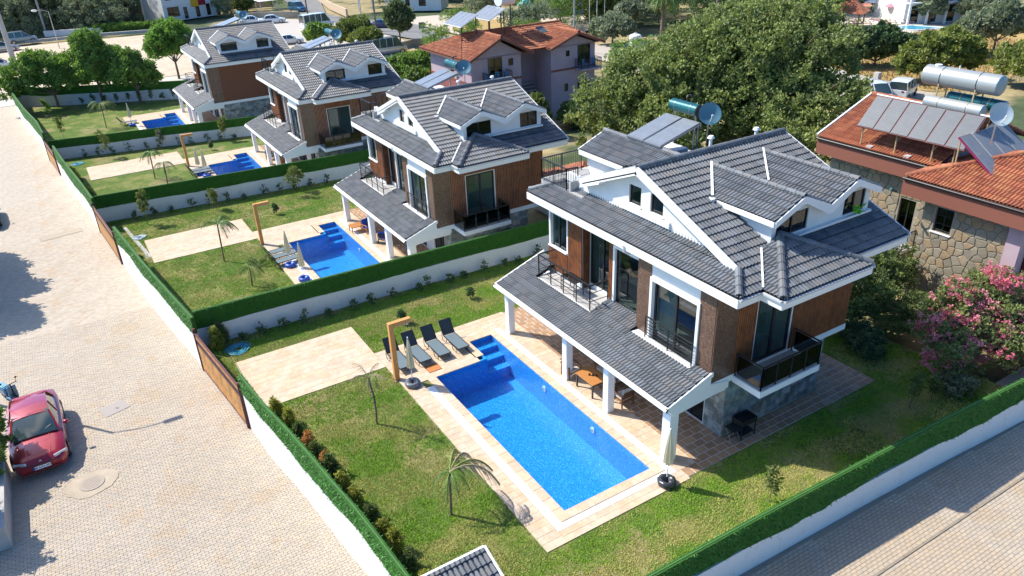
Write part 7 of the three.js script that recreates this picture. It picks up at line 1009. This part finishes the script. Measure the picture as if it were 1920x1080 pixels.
// ---------------------------------------------------------------- far trees
const FT = (label, x, z, h, w, n, col, o = {}) => tree(o.name ?? 'broadleaf_tree', label, o.cat ?? 'tree', x, o.y ?? FY, z, o.lobes ?? ball(h, w, o.k ?? 6), n, o.r ?? .16, { kind: 'far', shape: [4, .55, .32, .3], clumps: 60, size: o.size ?? 1, forkH: o.forkH ?? h * .3, ...col, ...o });
FT('wide yard tree with dense crown in the far corner garden, leftmost of the yard trees', -11.2, -93.6, 7.2, 10, 5200, GREEN, { lobes: [[0, 4.6, 0, 2.6], [-3, 4.2, .5, 2.2], [2.6, 4.4, .2, 2.4], [4.4, 3.7, .6, 1.8], [-4.6, 3.1, .5, 1.6], [-1.2, 5.7, 0, 1.8], [1.4, 3.4, .8, 2]], kind: 'yard', shape: [6, .3, .19, .22], y: -1.8, forkH: 1.6 });
FT('tall green yard tree with a high double crown, tallest of the yard trees', -6.2, -91.6, 9, 6, 4400, GREEN, { lobes: [[0, 7.6, 0, 1.9], [.4, 6, .2, 2.3], [2.0, 5.4, 0, 1.8], [-.4, 4.4, .5, 2.1], [1.6, 3.6, .4, 1.8]], kind: 'yard', y: -1.8, forkH: 2.2 });
FT('rounder yard tree nearest the farthest villa, rightmost of the yard trees', -2.2, -89.4, 6.2, 5, 3200, GREEN, { lobes: [[0, 4.4, 0, 1.9], [1.2, 3.8, .3, 1.6], [-1.2, 3.6, .3, 1.6], [.2, 5.4, 0, 1.2], [1.8, 2.8, .4, 1.3]], kind: 'yard', y: -1.8, forkH: 1.6 });
FT('round bright green tree with a single trunk standing in the dirt car park', 4.6, -101.6, 8, 7.6, 5200, { dark: [.08, .18, .012], light: [.26, .46, .035] }, { lobes: [[0, 5.4, 0, 2.9], [1.8, 5.2, .3, 2.0], [-1.8, 4.6, .3, 2.1], [.6, 6.8, 0, 1.7], [-1.2, 6.2, .2, 1.7], [2.0, 4.2, 0, 1.6]], kind: 'yard', forkH: 2.3 });
FT('bright green tree behind the third villa roof, right of its solar tank', 33.5, -107, 4.6, 6, 2200, LIME, { forkH: 1 }); FT('smaller bright green tree in front of the white minibus', 29.0, -112, 4.0, 4, 1200, GREEN, { forkH: 1 }); FT('low bright green tree beside the silver minibus', 33.2, -101, 3.6, 5, 1500, LIME, { forkH: .8 });
FT('round olive green roadside tree above the silver minibus', 41, -105.8, 6.4, 5.6, 3600, { dark: [.09, .13, .03], light: [.22, .27, .08] }, { lobes: [[0, 4.2, 0, 1.9], [1, 4.4, .3, 1.5], [-1, 4, .2, 1.5], [0, 5.6, 0, 1.3], [.6, 3, .4, 1.2], [-1.2, 5, 0, 1.1]], forkH: 1.6 });
FT('broad green bush row between the third villa and the lilac house', 29.5, -77, 3.4, 8, 3200, GREEN, { name: 'garden_bush', cat: 'bush', lobes: [[-3, 1.6, 0, 1.6], [-1, 1.9, 0, 1.8], [1.4, 2, 0, 1.8], [3.4, 2.4, .4, 1.7]], forkH: .4 }); FT('tall green shrub against the left end of the lilac house', 25.4, -60.4, 5, 5, 2600, { dark: [.07, .14, .012], light: [.22, .33, .04] }, { lobes: [[-2, 2.4, 0, 1.7], [-2.2, 3.8, 0, 1.5], [-3.4, 2, .5, 1.5], [-1.6, 1.2, .8, 1.3]], forkH: .5 });
FT('yellow green young tree in front of the lilac house staircase', 27.6, -44, 4.2, 3, 1500, LIME, { lobes: [[0, 2.9, 0, .95], [.4, 2.1, .2, .95], [-.35, 1.9, .1, .8], [.15, 3.6, 0, .6]], y: -1.8, forkH: 1 }); FT('dark shrub at the foot of the lilac house, left of the oak', 33.5, -44.5, 3, 4, 1500, DEEP, { lobes: bushLobes(2.6, 3.6), y: -1.5, forkH: .4 });
FT('grey green olive tree right of the flag poles', 66.4, -80.6, 4.6, 6.4, 2400, OLIVE); FT('second grey green olive tree behind the flag poles', 76, -88, 5, 6, 1800, OLIVE);
FT('rounded dark fig tree behind the dry grass, left of the yellow green tree', 77, -41.8, 6.2, 11, 5200, { dark: [.025, .08, .015], light: [.11, .2, .04] }, { lobes: [[0, 3.6, 0, 2.8], [3, 3.2, 1.2, 2.4], [-3, 3.2, -1.4, 2.6], [1, 5, 0, 1.9], [-1.6, 4.8, -.6, 1.9], [4.4, 2.2, 2, 1.7], [-4.6, 2.4, -2, 1.8]], forkH: .8, y: -1 }).scale.set(.85, .76, .85);
FT('spreading yellow green tree behind the white vans', 75.1, -32.6, 7, 11, 6200, { dark: [.1, .14, .01], light: [.28, .33, .03] }, { lobes: [[0, 4.4, 0, 2.8], [2.6, 4.2, 1.2, 2.5], [-2.8, 3.8, -1.2, 2.6], [.8, 6, .2, 1.9], [-1.4, 5.6, -.4, 1.8], [4, 3, 1.8, 1.8], [-4, 2.8, -1.8, 1.8]], forkH: 1.4, y: -1 }).scale.set(.85, .76, .85);
FT('pale olive tree with a forked trunk in the dry field', 93.1, -36.2, 6, 11, 3800, OLIVE, { lobes: [[0, 4.2, 0, 2.3], [2.6, 4.2, 1.2, 2.2], [-2.6, 3.8, -1.2, 2.2], [0, 5.4, 0, 1.6], [4, 3.6, 2, 1.6]], y: -1, forkH: 1.8 });
FT('yellow green bush tree at the right edge of the dry field', 77.5, -24, 5.4, 7, 2600, { dark: [.1, .14, .01], light: [.26, .3, .03] }, { y: -1, forkH: 1.2 }); FT('dark pine like tree mass beside the hotel', 128, -50.5, 12, 13, 4200, DEEP, { y: -1.5, forkH: 3 }); FT('dark round tree at the top right corner beyond the olive', 131, -39, 11, 13, 3600, DEEP, { y: -1.5, forkH: 3 });
FT('small olive tree in front of the hotel, left one', 113.5, -57.5, 4.4, 5, 1300, OLIVE, { y: -1.4 }); FT('small olive tree in front of the hotel, right one', 118, -52.5, 4.6, 7, 1700, OLIVE, { y: -1.4 }); FT('bright green tree left of the hotel front', 112, -74, 6, 7, 1800, GREEN, { y: -1.4 }); FT('grey green tree at the left end of the hotel', 120.5, -73, 5.5, 6, 1500, OLIVE, { y: -1.4 });
// rows of mixed trees further back, each one its own
const far = [[-16.5, -186, 13, 13, DEEP], [-10.5, -181, 12, 12, DEEP], [-5.2, -175, 8, 9, OLIVE], [-1.6, -169, 6, 8, OLIVE], [2.4, -168.5, 7.5, 9.5, OLIVE], [-5.8, -185, 13, 11, GREEN], [1.4, -181, 12, 11, DEEP], [7.6, -186, 14, 10, OLIVE], [-12.8, -171, 7, 8, OLIVE], [-18.5, -174, 9, 9, DEEP], [-21, -190, 14, 14, DEEP], [9, -200, 15, 12, DEEP], [-1, -200, 16, 13, DEEP], [-12, -204, 17, 14, DEEP], [24, -196, 12, 12, OLIVE], [31, -198, 12, 12, GREEN], [38, -204, 12, 12, DEEP], [29, -178, 5, 6, GREEN], [33, -176, 4, 5, LIME], [39, -176, 5, 5, GREEN], [26.5, -170, 4, 5, OLIVE],
  [66, -170, 8, 10, GREEN], [74, -160, 9, 10, OLIVE], [79, -150, 9, 11, DEEP], [70, -128, 5, 7, OLIVE], [76, -120, 8, 8, GREEN], [82, -128, 10, 10, DEEP], [87, -136, 11, 12, GREEN], [74, -106, 7, 8, DEEP], [80, -103, 8, 8, GREEN], [78, -96, 6, 7, LIME], [86, -106, 10, 9, DEEP], [92, -112, 11, 11, GREEN], [86, -92, 9, 9, GREEN], [91, -98, 10, 9, DEEP], [94, -88, 10, 10, GREEN], [88, -82, 8, 8, DEEP], [99, -94, 11, 10, DEEP], [98, -80, 9, 9, GREEN], [104, -86, 10, 11, OLIVE], [92, -72, 7, 8, DEEP], [97, -68, 7, 8, GREEN], [106, -78, 9, 9, GREEN], [112, -84, 10, 10, DEEP], [119, -80, 9, 9, GREEN], [126, -78, 10, 10, DEEP], [58, -118.5, 3.4, 5, GREEN], [60, -96, 4.5, 6, OLIVE], [57, -90, 4, 5, GREEN], [70, -100, 6, 7, GREEN], [60, -160, 5, 6, GREEN], [48, -94, 5, 5, GREEN], [140, -60, 11, 12, GREEN], [146, -48, 12, 13, DEEP], [120, -34, 6, 8, OLIVE], [110, -32, 5, 7, OLIVE], [41.5, -93.5, 4.6, 5, GREEN], [38.5, -66, 7, 6, GREEN], [46, -66, 6, 6, DEEP], [50, -74, 6, 7, GREEN], [44, -30, 6, 7, GREEN], [50, -40, 7, 8, OAK], [56, -50, 7, 8, OAK], [46, -50, 7, 8, GREEN], [36, -12, 5, 6, OAK], [-24, -196, 16, 16, DEEP],[-16, -196, 15, 15, DEEP],[-8, -192, 14, 14, GREEN],[-3, -188, 12, 12, OLIVE],[4, -192, 14, 13, DEEP],[12, -196, 14, 13, OLIVE],[-20, -214, 18, 18, DEEP],[-8, -216, 18, 18, DEEP],[4, -214, 18, 18, DEEP],[16, -214, 16, 16, DEEP],[-14, -177, 10, 11, DEEP],[-8, -176, 8, 9, OLIVE],[28, -212, 14, 16, DEEP],[40, -216, 14, 16, GREEN],[52, -216, 12, 14, DEEP],[64, -190, 10, 12, GREEN],[76, -180, 10, 13, DEEP],[88, -166, 11, 13, OLIVE],[94, -150, 11, 13, DEEP],[100, -138, 11, 13, GREEN],[106, -126, 11, 13, DEEP],[112, -112, 11, 13, GREEN],[120, -104, 11, 13, DEEP],[130, -96, 11, 13, GREEN],[138, -86, 11, 13, DEEP],[148, -76, 11, 13, DEEP]];
const cnt = {}; const protoT = far.reduce((m, [x, z, h0, w0, c], i) => { const q2 = x < 22 && z < -160 ? 1.25 : x > 58 && x < 115 && z < -66 ? 1.35 : 1, h = h0 * q2, w = w0 * q2; const key = c === DEEP ? 'dark' : c === OLIVE ? 'grey green' : c === LIME ? 'yellow green' : c === OAK ? 'olive' : 'mid green'; const lab = `${key} tree about ${h > 11 ? 'tall' : h > 7 ? 'medium' : 'low'} in the far belt of trees ${x < 22 ? 'at the upper left' : x < 60 ? 'in the upper middle' : z < -100 ? 'at the top centre' : z < -66 ? 'behind the oak' : 'at the upper right'}`.replace('about tall', 'of tall growth').replace('about medium', 'of medium height').replace('about low', 'of low growth');
  const lb0 = lab; const nth = cnt[lb0] = (cnt[lb0] ?? -1) + 1; const lab2 = `${ORD[nth]} ${lab.replace('in the far belt of trees', 'of the far trees')}`; const k = key + (i % 2); if (!m[k] || i < 6) { m[k] = { t: FT(lab2, x, z, h, w, 1000, c, { twigs: 1, lobes: full(h, w), forkH: h * .12,  group: lab.replace(/^(.*?) tree/, '$1 trees'), y: z > -60 ? -1.2 : FY }), h, w }; return m; }
  const d = dup(m[k].t, lab2, x, z > -60 ? -1.2 : FY, z, rr(0, 6)); d.scale.set(w / m[k].w, h / m[k].h, w / m[k].w); d.userData.group = lab.replace(/^(.*?) tree/, '$1 trees'); return m; }, {});
// hedge strip in front of the woods
{ const lob = []; for (let i = 0; i < 14; i++) lob.push([i * 1.1 - 7, .8, -i * -.42, .9]); tree('hedge', 'clipped green hedge along the far side of the dirt car park', 'hedge', 7, FY, -163, lob, 3000, .05, { kind: 'far', shape: [6, .42, .24, .3], ...GREEN, clumps: 40, forkH: .2, size: .8 }); }
// tall palms behind the oak
const F2 = (n, m, l) => fan(n, l * .8, l * 1.15, -.2, 1.0, m);
palm('tall fan palm with a big spiky crown rising behind the oak', 62, FY, -64.5, 8.6, [...fan(20, 2.6, 3.4, -.35, .3, M.palmGreen), ...fan(20, 2.6, 3.4, .3, .9, M.palmGreen), ...fan(14, 2.2, 2.8, 1.0, 1.3, M.palmYel)], { r: .28 });
palm('second tall palm with a brown trunk at the top behind the oak', 82, FY, -74, 8.4, [...F2(24, M.palmGreen, 3.4), ...fan(10, 2.4, 3, 1.0, 1.3, M.palmDry)], { r: .3 });
// trees just outside the frame on the left whose shade falls on the street
[[-19.6, -39.5], [-20.6, -44], [-19.8, -34.6]].forEach(([x, z], i) => FT(`street tree beyond the left edge, ${['middle', 'farthest', 'nearest'][i]} of three, shading the pavement`, x, z, 6.4, 4.6, 2600, { dark: [.03, .06, .012], light: [.1, .13, .03] }, { lobes: [[0, 4.6, 0, 1.8], [.9, 4, .8, 1.3], [-.6, 5.4, -.4, 1.2], [.4, 3.6, -1, 1.3]], y: -1.3, kind: 'yard' }));
FT('street tree beyond the lower left edge, shading the low concrete wall', -19.3, -12.5, 4.4, 3.4, 1500, GREEN, { lobes: [[0, 3, 0, 1.2], [.6, 2.6, .8, 1], [-.4, 3.6, 0, .9], [0, 2.4, -1, .9]], y: -.9, kind: 'yard' });
renderer.render(scene, camera);
